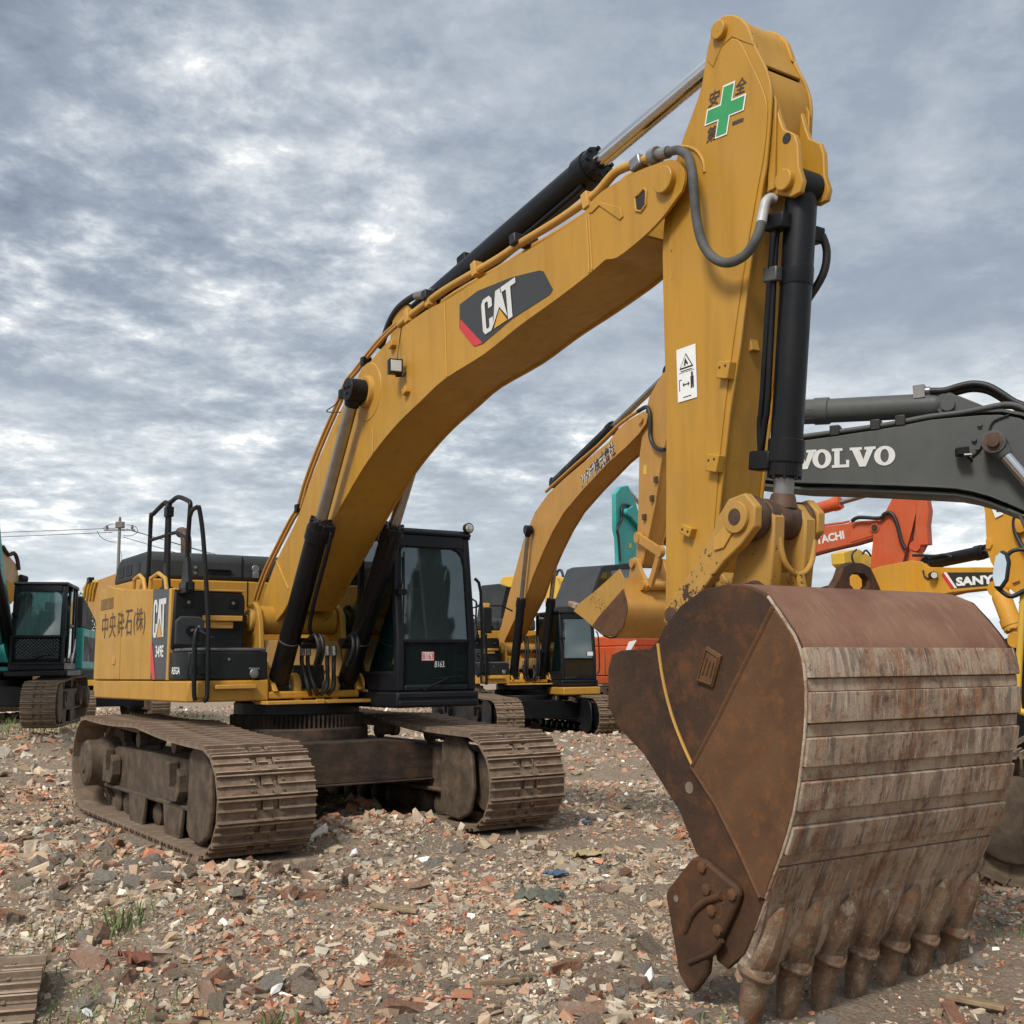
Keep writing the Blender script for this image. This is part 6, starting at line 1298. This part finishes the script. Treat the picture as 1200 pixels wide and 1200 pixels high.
# ---- amber excavator between the orange one and the right edge
def amber():
    F = Frame(cam_pos(6.3, 25, 0), cam_dir(.5, -.87))
    root = machine('amber excavator with a black, red and white badge on its boom behind the bucket', F, 'excavators parked in the yard')
    undercarriage(root, .6, 2.4, M['shoemud'], M['under'], M['black'], SHOE60, False)
    plain_house(root, M['sany_yellow'], M['dark'], .95)
    Z = lambda a, b: (1080+a/6, 560+b/6)
    h = .25
    top = [(880, 745), (930, 705), (985, 680), (1030, 664)]+[Z(*q) for q in ((-70, 580), (0, 590), (40, 628), (200, 630), (400, 628), (560, 630), (620, 640))]
    bot = [Z(*q) for q in ((620, 770), (540, 775), (400, 783), (200, 805), (60, 838), (-70, 870))]+[(1030, 720), (985, 745), (930, 785), (900, 800)]
    B = rsec('boom', root, M['sany_yellow'], F.P(-h, *(top+bot)), 0, h, len(top))
    add('boom_decal', B, M['ink'], lambda b: prism(b, F.P(-h, *[Z(*q) for q in ((178, 665), (540, 663), (540, 752), (252, 775))]), -h-.008, -h))
    add('decal_stripe', B, M['decalred'], lambda b: prism(b, F.P(-h, *[Z(*q) for q in ((140, 680), (158, 666), (236, 776), (208, 778))]), -h-.012, -h))
    add('decal_stripe', B, M['white'], lambda b: prism(b, F.P(-h, *[Z(*q) for q in ((158, 666), (176, 665), (250, 774), (236, 776))]), -h-.012, -h))
    t0, t1 = F.at(*Z(245, 762), y=-h-.006), F.at(*Z(512, 744), y=-h-.006); ux = t1-t0
    text('boom_lettering', 'SANY', t0, ux, Vector((-ux.z, 0, ux.x)), .165, M['white'], B, width=ux.length, bold=.05, depth=.006)
    lp = F.at(*Z(72, 688), y=-h-.06); add('work_lamp', B, M['black'], lambda b: cyl(b, lp, lp+Vector((.1, -.06, 0)), .075, 12)); add('lamp_glass', B, M['lens'], lambda b: cyl(b, lp+Vector((.1, -.06, 0)), lp+Vector((.11, -.066, 0)), .06, 12))
    add('lamp_wire', B, M['hose'], lambda b: tube(b, [F.at(*Z(a, c), y=-h-.02) for a, c in ((10, 650), (20, 690), (45, 708), (62, 705))], .016, 5, 3))
    cylinder(root, 'stick_cylinder', F.at(*Z(50, 600), y=0), F.at(*Z(560, 495), y=0), .125, .06, .80, M['black'], M['dullrod'], .12, .2)
    add('cylinder_hose', B, M['hose'], lambda b: tube(b, [F.at(*Z(a, c), y=-.14) for a, c in ((-60, 545), (0, 545), (90, 550), (170, 540), (215, 560))], .03, 6, 3))
    y = -.32
    st = [Z(*q) for q in ((600, 770), (545, 740), (510, 640), (480, 590), (452, 500), (450, 420), (440, 240), (425, 170), (408, 110), (440, 40), (520, -20))]+[Z(*q) for q in ((700, -30), (800, 60), (860, 200), (900, 420), (960, 700), (1000, 1000), (930, 1160), (840, 1150), (760, 900), (640, 800))]
    S_ = rsec('stick', root, M['sany_yellow'], F.P(y, *st), 0, .30, 11)
    add('stick_lug', S_, M['sany_yellow'], lambda b: prism(b, F.P(y, *[Z(*q) for q in ((455, 430), (485, 430), (498, 470), (485, 500), (455, 500))]), y-.02, y+.03), .006)
    q = F.at(*Z(705, 318), y=y); add('stick_boss', S_, M['sany_yellow'], lambda b: lathe(b, (q.x, y+.01, q.z), (q.x, -9, q.z), [(0, .17), (.08, .17), (.09, .12), (.10, .05)], 20))
    add('stick_hose', S_, M['hose'], lambda b: tube(b, [F.at(*Z(a, c), y=y-.06) for a, c in ((760, 210), (700, 225), (655, 280), (655, 370), (690, 450), (720, 500), (740, 520))], .04, 8, 3))
    lb = add('warning_label', S_, M['white'], lambda b: prism(b, F.P(y, *[Z(*q) for q in ((478, 175), (535, 150), (575, 255), (520, 282))]), y-.008, y))
    add('label_symbols', lb, M['ink'], lambda b: [prism(b, F.P(y, *[Z(*p) for p in q]), y-.014, y-.0085) for q in (((500, 205), (515, 168), (540, 195)), ((525, 238), (548, 215), (552, 240)))])
    add('stick_slot', S_, M['pinrust'], lambda b: [prism(b, F.P(y, *[Z(*p) for p in q]), y-.01, y) for q in (((640, 740), (690, 722), (692, 732), (642, 750)), ((685, 872), (712, 866), (712, 876), (685, 882)))])
    c = cylinder(root, 'bucket_cylinder', F.at(*Z(540, 780), y=-.42), F.at(*Z(680, 1140), y=-.42), .165, .07, .80, M['sany_yellow'], M['dullrod'], .14, .24)
    add('linkage', root, M['black'], lambda b: (prism(b, F.P(-.3, *[Z(*q) for q in ((560, 1150), (640, 1120), (720, 1180), (760, 1300), (800, 1500), (790, 1900), (700, 2060), (640, 2040), (600, 1800), (620, 1400))]), -.42, .42)), .03)
    add('stick_hose', S_, M['hose'], lambda b: [tube(b, [F.at(*Z(a+k, c), y=-.5) for a, c in ((640, 1120), (600, 1200), (560, 1260), (540, 1350))], .04, 6, 3) for k in (0, 30)])
    return root
amber()

# ---- arms and bodies far behind
def far_machines():
    F = Frame(cam_pos(15.5, 46, .1), cam_dir(-.8, -.6))
    root = machine('far light yellow excavator, its arm showing between the orange boom and stick', F, 'excavators parked in the yard')
    undercarriage(root, .6, 2.4, M['shoemud'], M['under'], M['black'], SHOE60, False); plain_house(root, M['bright_yellow'], M['dark'], 1.0)
    Z = lambda a, b: (940+a*.14167, 540+b*.14167)
    S_ = add('stick', root, M['bright_yellow'], lambda b: prism(b, F.P(.3, *[Z(*q) for q in ((340, 760), (420, 735), (470, 760), (480, 860), (505, 1000), (520, 1090), (440, 1120), (420, 920), (350, 850))]), -.3, .3), .02)
    B = add('boom', root, M['bright_yellow'], lambda b: prism(b, F.P(.25, *[Z(*q) for q in ((425, 760), (470, 730), (620, 820), (800, 900), (900, 1100), (780, 1050), (560, 890), (440, 820))]), -.25, .25), .02)
    add('boom_hose', B, M['hose'], lambda b: [tube(b, [F.at(*Z(a, c), y=.45) for a, c in q], .04, 5, 3) for q in (((450, 735), (415, 770), (420, 830), (450, 870), (445, 915)), ((500, 770), (530, 740), (570, 790)))])
    # teal stick and slanted dark cab behind the second bucket
    F = Frame(cam_pos(5.2, 44, .2), cam_dir(-.55, -.83))
    root = machine('far teal excavator whose folded arm rises above a slanted dark grey cab', F, 'excavators parked in the yard')
    undercarriage(root, .6, 2.4, M['shoemud'], M['under'], M['black'], SHOE60, False); plain_house(root, M['teal'], M['dark'], 1.0, False)
    Z = lambda a, b: (680+a*.2335, 560+b*.2335)
    S_ = add('stick', root, M['teal'], lambda b: prism(b, F.P(.3, *[Z(*q) for q in ((178, 80), (205, 45), (240, 38), (252, 60), (275, 110), (290, 160), (300, 440), (195, 440), (190, 300), (180, 260))]), .12, .3), .02)
    add('stick_hose', S_, M['hose'], lambda b: tube(b, [F.at(*Z(a, c), y=.36) for a, c in ((250, 140), (220, 135), (207, 165), (208, 210), (185, 258), (192, 300), (200, 420))], .05, 6, 3))
    add('yellow_tag', S_, M['bright_yellow'], lambda b: prism(b, F.P(.3, *[Z(*q) for q in ((242, 328), (255, 328), (255, 352), (242, 352))]), .31, .32))
    B = add('boom', root, M['teal'], lambda b: prism(b, F.P(.36, *[Z(*q) for q in ((228, 160), (250, 140), (300, 190), (330, 280), (300, 270), (232, 190))]), .31, .5), .02)
    q = F.at(*Z(240, 172), y=.52); add('nose_pin', B, M['teal'], lambda b: cyl(b, (q.x, .4, q.z), (q.x, .56, q.z), .14, 14))
    add('rod', S_, M['chrome'], lambda b: cyl(b, F.at(*Z(240, 62), y=.1), F.at(*Z(300, 130), y=.1), .10, 10))
    cf = F.P(1.0, *[Z(*q) for q in ((35, 640), (105, 450), (130, 438), (250, 430), (300, 445), (320, 700), (60, 760))])
    cb = add('cab', root, M['hood'], lambda b: prism(b, cf, -.4, 1.0), .03)
    add('cab_roof_strip', cb, M['black'], lambda b: prism(b, F.P(1.0, *[Z(*q) for q in ((104, 470), (110, 446), (250, 428), (300, 440), (300, 455), (200, 452))]), .9, 1.02))
    add('cab_glass', cb, M['glassdark'], lambda b: prism(b, F.P(1.0, *[Z(*q) for q in ((60, 620), (110, 475), (200, 460), (280, 460), (290, 640))]), 1.001, 1.01))
    # yellow hood and boom seen past the second cab
    F = Frame(cam_pos(1.0, 43, .1), cam_dir(.75, -.66))
    root = machine('far bright yellow excavator with ribbed boom, seen above the second black cab', F, 'excavators parked in the yard')
    undercarriage(root, .6, 2.4, M['shoemud'], M['under'], M['black'], SHOE60, False); plain_house(root, M['bright_yellow'], M['hood'], 1.15, False)
    Z = lambda a, b: (550+a*.2, 640+b*.2)
    B = add('boom', root, M['bright_yellow'], lambda b: prism(b, F.P(-.4, *[Z(*q) for q in ((440, 330), (450, 220), (500, 175), (560, 185), (620, 230), (660, 290), (690, 350), (640, 380), (480, 380))]), -.4, .4), .03)
    add('boom_rib', B, M['yellow2'], lambda b: [tube(b, [F.at(*Z(a, c), y=-.42) for a, c in ((520+i*22, 190+i*14), (560+i*22, 270+i*8), (590+i*20, 345))], .035, 5) for i in range(5)])
    add('boom_hose', B, M['hose'], lambda b: tube(b, [F.at(*Z(a, c), y=-.3) for a, c in ((505, 185), (520, 145), (540, 145), (552, 190))], .05, 6, 3))
    add('hood_top', root, M['bright_yellow'], lambda b: prism(b, F.P(-1.2, *[Z(*q) for q in ((180, 205), (195, 180), (260, 175), (260, 240), (180, 240))]), -1.2, .6), .02)
    add('grey_cowl', root, M['hood'], lambda b: prism(b, F.P(-1.3, *[Z(*q) for q in ((40, 440), (60, 300), (70, 230), (170, 220), (215, 235), (190, 350), (180, 460), (100, 500))]), -1.3, -.6), .03)
far_machines()

# ------------------------------------------------------------------ utility pole, wires, tree
def pole():
    base = cam_pos(-28.1, 80, .1)
    root = empty('utility_pole', base, math.atan2(_r0.y, _r0.x), 'slim concrete utility pole with crossarm and wires behind the yellow counterweight', 'utility pole')
    T = 12.45
    add('pole', root, M['concrete'], lambda b: cyl(b, (0, 0, 0), (0, 0, T), .155, 14, .10))
    add('crossarm', root, M['steel'], lambda b: box(b, -1.1, 1.1, -.05, .05, T-.75, T-.63), .01)
    for x in (-.9, 0, .9):
        add('insulator', root, M['insulator'], lambda b: lathe(b, (x, 0, T-.64 if x else T-.05), (x, 0, T+1), [(0, .05), (.05, .11), (.10, .07), (.15, .11), (.2, .07), (.25, .09), (.32, .04)], 12))
    add('transformer_box', root, M['insulator'], lambda b: box(b, -.25, .3, -.22, .22, T-.55, T-.1), .03)
    add('jumper_wire', root, M['wire'], lambda b: [tube(b, q, .022, 5, 4) for q in ([(-1.6, 0, T-.75), (-1.3, 0, T-1.2), (-.7, 0, T-1.5), (-.2, 0, T-1.55)], [(.3, 0, T-1.1), (.9, 0, T-1.1), (1.3, 0, T-.8), (1.1, 0, T-.45), (.5, 0, T-.3)], [(-1.2, 0, T-.55), (-.6, 0, T-.25), (-.1, 0, T-.3)])])
    add('stay_wire', root, M['wire'], lambda b: tube(b, [(.15, 0, T-2.2), (.5, 0, T-4.5), (.8, 0, 0)], .015, 4))
    for i, (a, z0, b_, z1, dep, dz) in enumerate(((-.2, T-.55, -60, 12.1, 4, -.35), (-.5, T-.85, -60, 11.6, 4, -.35), (.5, T-.6, 24, 6.6, 34, -.4), (.3, T-1.2, 24, 5.9, 34, -.4), (.7, T-.7, 24, 7.2, 34, -.4))):
        add('wire', root, M['wire'], lambda b: tube(b, [(a+(b_-a)*t, dep*t if dep > 10 else dep*t, z0+(z1-z0)*t+dz*4*t*(1-t)) for t in [j/14 for j in range(15)]], .022, 5))
    if True:
        pass
pole()
def tree(lat, dep, h, label):
    base = cam_pos(lat, dep, .1)
    root = empty('tree', base, 0, label, 'tree')
    rr = random.Random(int(dep))
    add('trunk', root, M['bark'], lambda b: (lathe(b, (0, 0, 0), (0, 0, 1), [(0, .22), (h*.35, .16), (h*.7, .08)], 10), [tube(b, [(0, 0, h*.35+i*.3), (math.cos(i*2.1)*h*.12, math.sin(i*2.1)*h*.12, h*.55+i*.25), (math.cos(i*2.1)*h*.2, math.sin(i*2.1)*h*.2, h*.7+i*.2)], .05, 6) for i in range(5)]))
    V = []; Fc = []
    cl = [(rr.gauss(0, h*.16), rr.gauss(0, h*.16), h*rr.uniform(.45, .9), h*rr.uniform(.09, .16)) for _ in range(44)]
    for cx, cy, cz, cr in cl:
        for _ in range(220):
            d = Vector((rr.gauss(0, 1), rr.gauss(0, 1), rr.gauss(0, 1))).normalized()*cr*rr.random()**.4; c = Vector((cx, cy, cz))+d
            u = Vector((rr.gauss(0, 1), rr.gauss(0, 1), rr.gauss(0, 1))).normalized()*.10; w = u.cross(Vector((rr.gauss(0, 1), rr.gauss(0, 1), rr.gauss(0, 1))).normalized())
            k = len(V); V += [c-u, c+w*.5, c+u, c-w*.5]; Fc.append((k, k+1, k+2, k+3))
    me = bpy.data.meshes.new('crown'); me.from_pydata([tuple(v) for v in V], [], Fc); me.materials.append(M['leaf'])
    o = bpy.data.objects.new('crown', me); COL.objects.link(o); o.parent = root
tree(-28.0, 72, 6.9, 'small dark green tree far beyond the black cab on the left')

# ------------------------------------------------------------------ rubble that can be told apart, litter, weeds
def chunk(name, lab, size, tone, seed, brick=False):
    r = np.random.default_rng(seed); bm = BM()
    if brick: box(bm, -.115, .115, -.055, .055, -.028, .028)
    else:
        v = np.array([(x, y, z) for x in (-1, 1) for y in (-1, 1) for z in (-1, 1)], float)*r.uniform(.45, 1.0, (8, 3)); v = np.concatenate([v, r.uniform(-.95, .95, (3, 3))])*np.array([1, r.uniform(.65, .95), r.uniform(.5, .8)])
        for p in v: bm.verts.new(p)
        bmesh.ops.convex_hull(bm, input=bm.verts)
    if brick:
        for v in bm.verts: v.co += Vector(r.normal(size=3))*.012
        bmesh.ops.subdivide_edges(bm, edges=bm.edges, cuts=1)
        for v in bm.verts: v.co += Vector(r.normal(size=3))*.008
    if not brick:
        bmesh.ops.triangulate(bm, faces=bm.faces); bmesh.ops.subdivide_edges(bm, edges=bm.edges, cuts=2, use_grid_fill=True)
        for v in bm.verts: v.co += Vector((noise.noise(v.co*2.1+Vector((seed, 0, 0))), noise.noise(v.co*2.1+Vector((0, seed, 3))), noise.noise(v.co*2.1+Vector((5, 1, seed)))))*.20+Vector(r.normal(size=3))*.022
    ly = bm.verts.layers.float_color.new('Tone')
    for v in bm.verts: v[ly] = (*tone, 1)
    me = bpy.data.meshes.new(name); bmesh.ops.recalc_face_normals(bm, faces=bm.faces); bm.to_mesh(me); bm.free(); me.materials.append(M['chunk']); me['whole'] = 1 if brick else 0; return me
CH = []
for i, t in enumerate([(.47, .37, .27), (.41, .33, .25), (.50, .45, .38), (.41, .37, .32), (.40, .29, .20), (.54, .48, .40), (.46, .39, .31), (.31, .24, .175)]): CH.append(('stone', 'rough grey-brown lump of broken concrete or stone lying in the rubble', 'stone', 'lumps of broken concrete in the rubble', chunk('stone', '', 1, t, 100+i)))
for i, t in enumerate([(.42, .17, .09), (.36, .135, .07), (.47, .26, .17), (.38, .21, .14)]): CH.append(('brick_piece', 'broken piece of reddish brick lying loose in the rubble', 'brick', 'broken bricks in the rubble', chunk('brick_piece', '', 1, t, 200+i, i % 2 == 0)))
CHI = {c[4].name: i for i, c in enumerate(CH)}
TN = {}
for i, c in enumerate(CH): TN[c[4].name.split('.')[0]+str(i)] = ['tan stone', 'dull brown stone', 'pale grey concrete lump', 'mid grey concrete lump', 'earth-brown stone', 'light concrete lump', 'beige stone', 'dark brown stone', 'red brick', 'dark red brick chip', 'pinkish brick', 'worn red brick chip'][i]
LM = [(455, 950, 'on the rubble pile between the two tracks'), (250, 1040, 'in the heap before the near track'), (70, 1010, 'in the rubble left of the near track'), (60, 1120, 'near the bottom left corner'), (250, 1170, 'at the bottom edge left of centre'), (420, 1060, 'in the rubble below the pile'), (450, 1180, 'at the bottom edge near the centre'), (620, 1060, 'around the green rag'), (640, 1180, 'at the bottom edge right of centre'), (740, 1120, 'beside the side cutter of the bucket'), (720, 970, 'on the bare earth left of the bucket'), (1000, 1200, 'in front of the bucket teeth'), (1150, 1100, 'to the right of the bucket')]
LIES = []
def big_pieces(n=290):
    r = np.random.default_rng(21); c = 0; spots = []
    piles = [(455, 955, 95, 35), (250, 1045, 110, 40), (500, 960, 60, 30), (100, 1050, 80, 40), (330, 1060, 90, 30), (560, 1180, 230, 60), (250, 1170, 200, 70), (720, 1160, 90, 60), (620, 1010, 120, 60), (60, 980, 60, 40)]
    while c < n:
        if r.random() < .8:
            a, b, sa, sb = piles[r.integers(len(piles))]; px, py = a+r.normal()*sa*.6, b+r.normal()*sb*.6
        else: px, py = r.uniform(-20, 1200), r.uniform(930, 1235)
        if py < 915 or py > 1290: continue
        p = at(px, py, z=-.05)
        if near_track(p.x, p.y) or (abs(p.x) < 2.7 and abs(p.y) < 1.9 and r.random() < .6): continue
        if 6.5 < p.x < 8.35 and abs(p.y) < 1.0 and p.x > 7.2 and r.random() < .75: continue
        nm, lab, cat, grp, me = CH[r.integers(len(CH))] if r.random() > .15 else CH[8+r.integers(4)]
        brick = bool(me.get('whole'))
        d = (Vector((p.x, p.y, 0))-Vector((CP.x, CP.y, 0))).length
        s = (r.uniform(.6, 1.15) if (brick) else (.036+.060*r.random()**2.0)*(1 if d < 9 else 1.25))
        if nm == 'brick_piece' and not brick: s *= .8
        o = bpy.data.objects.new(nm, me); COL.objects.link(o)
        o.location = (p.x, p.y, hgt(p.x, p.y)+(.016 if brick else s*.2)); o.scale = (s, s*(r.uniform(.45, 1) if brick else 1), s)
        o.rotation_euler = (r.normal()*.35, r.normal()*.35, r.uniform(0, 6.28)); 
        best = min(LM, key=lambda l: (l[0]-px)**2+((l[1]-py)*1.6)**2)[2]
        size = 'fist-sized' if (s < .075 and not brick) else 'big' if not brick else 'half' if s < .85 else 'nearly whole'
        tone = TN[me.name.split('.')[0]+str(CHI[me.name])]; lie = LIES[int(r.integers(len(LIES)))] if False else ('tilted' if abs(o.rotation_euler.x)+abs(o.rotation_euler.y) > .55 else 'flat-lying')
        tag(o, f'{size} {lie} {tone} {best}', cat, grp); c += 1
big_pieces()
def litter():
    def place(px, py, z=0): p = at(px, py, z=z); return Vector((p.x, p.y, hgt(p.x, p.y)))
    def plank(px, py, L, w, rot, label, tilt=.05):
        o = add('wood_offcut', None, M['wood'], lambda b: box(b, -L/2, L/2, -w/2, w/2, -.012, .012), .004); o.location = place(px, py)+Vector((0, 0, .035)); o.rotation_euler = (0, tilt, rot); tag(o, label, 'wood')
    plank(245, 1183, .42, .05, R_(60), 'pale thin board lying flat near the bottom left of the rubble')
    plank(726, 958, .40, .06, R_(10), 'short brown wood offcut on bare earth right of the far track', .2)
    plank(462, 1070, .35, .05, R_(35), 'weathered wood splinter in the middle of the rubble')
    plank(590, 1130, .30, .03, R_(80), 'thin dry stick lying in the rubble before the bucket')
    plank(1140, 1138, .30, .06, R_(20), 'dark wood offcut on the ground right of the bucket teeth')
    def crumple(name, px, py, s, mat, label, cat, seed, flat_=.25):
        r = random.Random(seed); b = BM(); g = 9
        vs = [[b.verts.new(((i/g-.5)*2*s*(1+.2*r.random()), (j/g-.5)*1.3*s*(1+.2*r.random()), s*flat_*(abs(noise.noise(Vector((i*.55+seed, j*.55, seed)))))*2.2)) for j in range(g+1)] for i in range(g+1)]
        for i in range(g):
            for j in range(g): b.faces.new((vs[i][j], vs[i+1][j], vs[i+1][j+1], vs[i][j+1]))
        o = ob(name, b, mat, None, 0, 80); m = o.modifiers.new('cloth', 'SOLIDIFY'); m.thickness = .006
        o.location = place(px, py)+Vector((0, 0, .03)); o.rotation_euler = (0, 0, r.uniform(0, 6)); tag(o, label, cat)
    crumple('rag', 632, 1056, .15, M['rag'], 'crumpled dull green rag on the rubble in the middle', 'rag', 3, .5)
    crumple('rag', 686, 998, .13, M['ragyellow'], 'flattened faded yellow rag on the earth left of the bucket', 'rag', 5, .25)
    crumple('plastic_scrap', 652, 1024, .08, M['bluebit'], 'small blue plastic scrap on the rubble left of the bucket', 'scrap', 8, .3)
    crumple('plastic_scrap', 688, 968, .05, M['bluebit'], 'tiny blue scrap beside a white crumb near the far track', 'scrap', 9, .4)
    crumple('plastic_scrap', 430, 950, .12, M['tealbit'], 'dark green plastic scrap on the rubble pile between the tracks', 'scrap', 12, .8)
    crumple('plastic_scrap', 160, 1116, .10, M['redclay'], 'crushed red-brown clay-coloured piece beside a weed at lower left', 'scrap', 14, .6)
    wl = [(498, 1010, .055, 'white broken tile standing up before the rubble pile'), (700, 958, .03, 'small white crumb on the earth right of the far track'), (414, 1003, .06, 'flat white tile fragment at the foot of the rubble pile'), (324, 1141, .05, 'white sliver lying at the lower left of the rubble'), (760, 1118, .055, 'white shard on the brick rubble left of the side cutter'), (568, 1110, .035, 'white crumb on the brick rubble below the green rag'), (70, 1018, .09, 'large pale slab of concrete at the left of the rubble'), (105, 1158, .045, 'white chip beside the grass at the lower left corner'), (1130, 1158, .05, 'white scrap of paper right of the last bucket tooth')]
    for i, (px, py, s, lab) in enumerate(wl):
        r = np.random.default_rng(300+i); bm = BM()
        for p in r.normal(size=(12, 3)): bm.verts.new(Vector(p).normalized()*s)
        for v in bm.verts: v.co.z *= .4; v.co.y *= .7
        bmesh.ops.convex_hull(bm, input=bm.verts); o = ob('tile_fragment', bm, M['plastic'] if i != 6 else M['concrete'], None, 0, 20); o.location = place(px, py)+Vector((0, 0, s*.3+.015)); o.rotation_euler = (r.normal()*.4, r.normal()*.4, r.uniform(0, 6)); tag(o, lab, 'fragment')
litter()
def grass():
    r = random.Random(4); V = []; Fc = []
    spots = [(143, 1090, 26, .10, .16), (95, 1168, 45, .35, .09), (140, 1178, 30, .25, .09), (60, 1145, 16, .2, .08), (412, 952, 40, .25, .12), (690, 906, 50, .7, .06), (735, 896, 30, .5, .05), (325, 1185, 10, .05, .14), (50, 1100, 16, .2, .09), (110, 1020, 16, .2, .08), (35, 1050, 12, .15, .08), (84, 792, 260, 3.0, .35), (100, 790, 160, 2.5, .3), (820, 1180, 12, .2, .07), (1160, 1085, 14, .2, .07)]
    for px, py, n, sp, h in spots:
        c = at(px, py, z=0) if py > 850 else cam_pos((px-600)/FPX*34, 34)
        for _ in range(n*3):
            x, y = c.x+r.gauss(0, sp), c.y+r.gauss(0, sp); z = hgt(x, y); a = r.uniform(0, 6.28); hh = h*r.uniform(.5, 1.2); w = .003+hh*.016
            d = Vector((math.cos(a), math.sin(a), 0)); s = Vector((-d.y, d.x, 0))*w; b0 = Vector((x, y, z-.01)); m = b0+d*hh*.25+Vector((0, 0, hh*.65)); t = b0+d*hh*.7+Vector((0, 0, hh))
            k = len(V); V += [b0-s, b0+s, m+s*.8, m-s*.8, t]; Fc += [(k, k+1, k+2, k+3), (k+3, k+2, k+4)]
    me = bpy.data.meshes.new('grass'); me.from_pydata([tuple(v) for v in V], [], Fc); me.materials.append(M['grass'])
    o = bpy.data.objects.new('grass', me); COL.objects.link(o); tag(o, 'thin green weeds sprouting here and there in the rubble', 'grass', kind='stuff')
grass()
# worn track length lying in the bottom left corner
def corner_track():
    p = at(-78, 1190, z=-.15); base = Vector((p.x, p.y, hgt(p.x, p.y)))
    fw = cam_dir(.25, -.97)
    root = empty('track_section', base, math.atan2(fw.y, fw.x), 'muddy end of a steel crawler track in the bottom left corner', 'track')
    me = shoe_mesh(.62, .216, M['shoemud'], True)
    for i in range(6):
        a = R_(-8+i*19); o = bpy.data.objects.new('track_shoe', me); COL.objects.link(o); o.parent = root
        r = .46; x, z = r*math.sin(a)-.15, r*math.cos(a)-.28
        o.location = (x, .22, z); o.rotation_euler = (0, a, 0)
corner_track()

# ------------------------------------------------------------------ keep the hierarchy to thing > part > sub-part
def depth(o):
    n = 0
    while o.parent: o = o.parent; n += 1
    return n
bpy.context.view_layer.update()
for o in list(COL.objects):
    while depth(o) > 2:
        m = o.parent.matrix_local @ o.matrix_local; o.parent = o.parent.parent; o.matrix_local = m
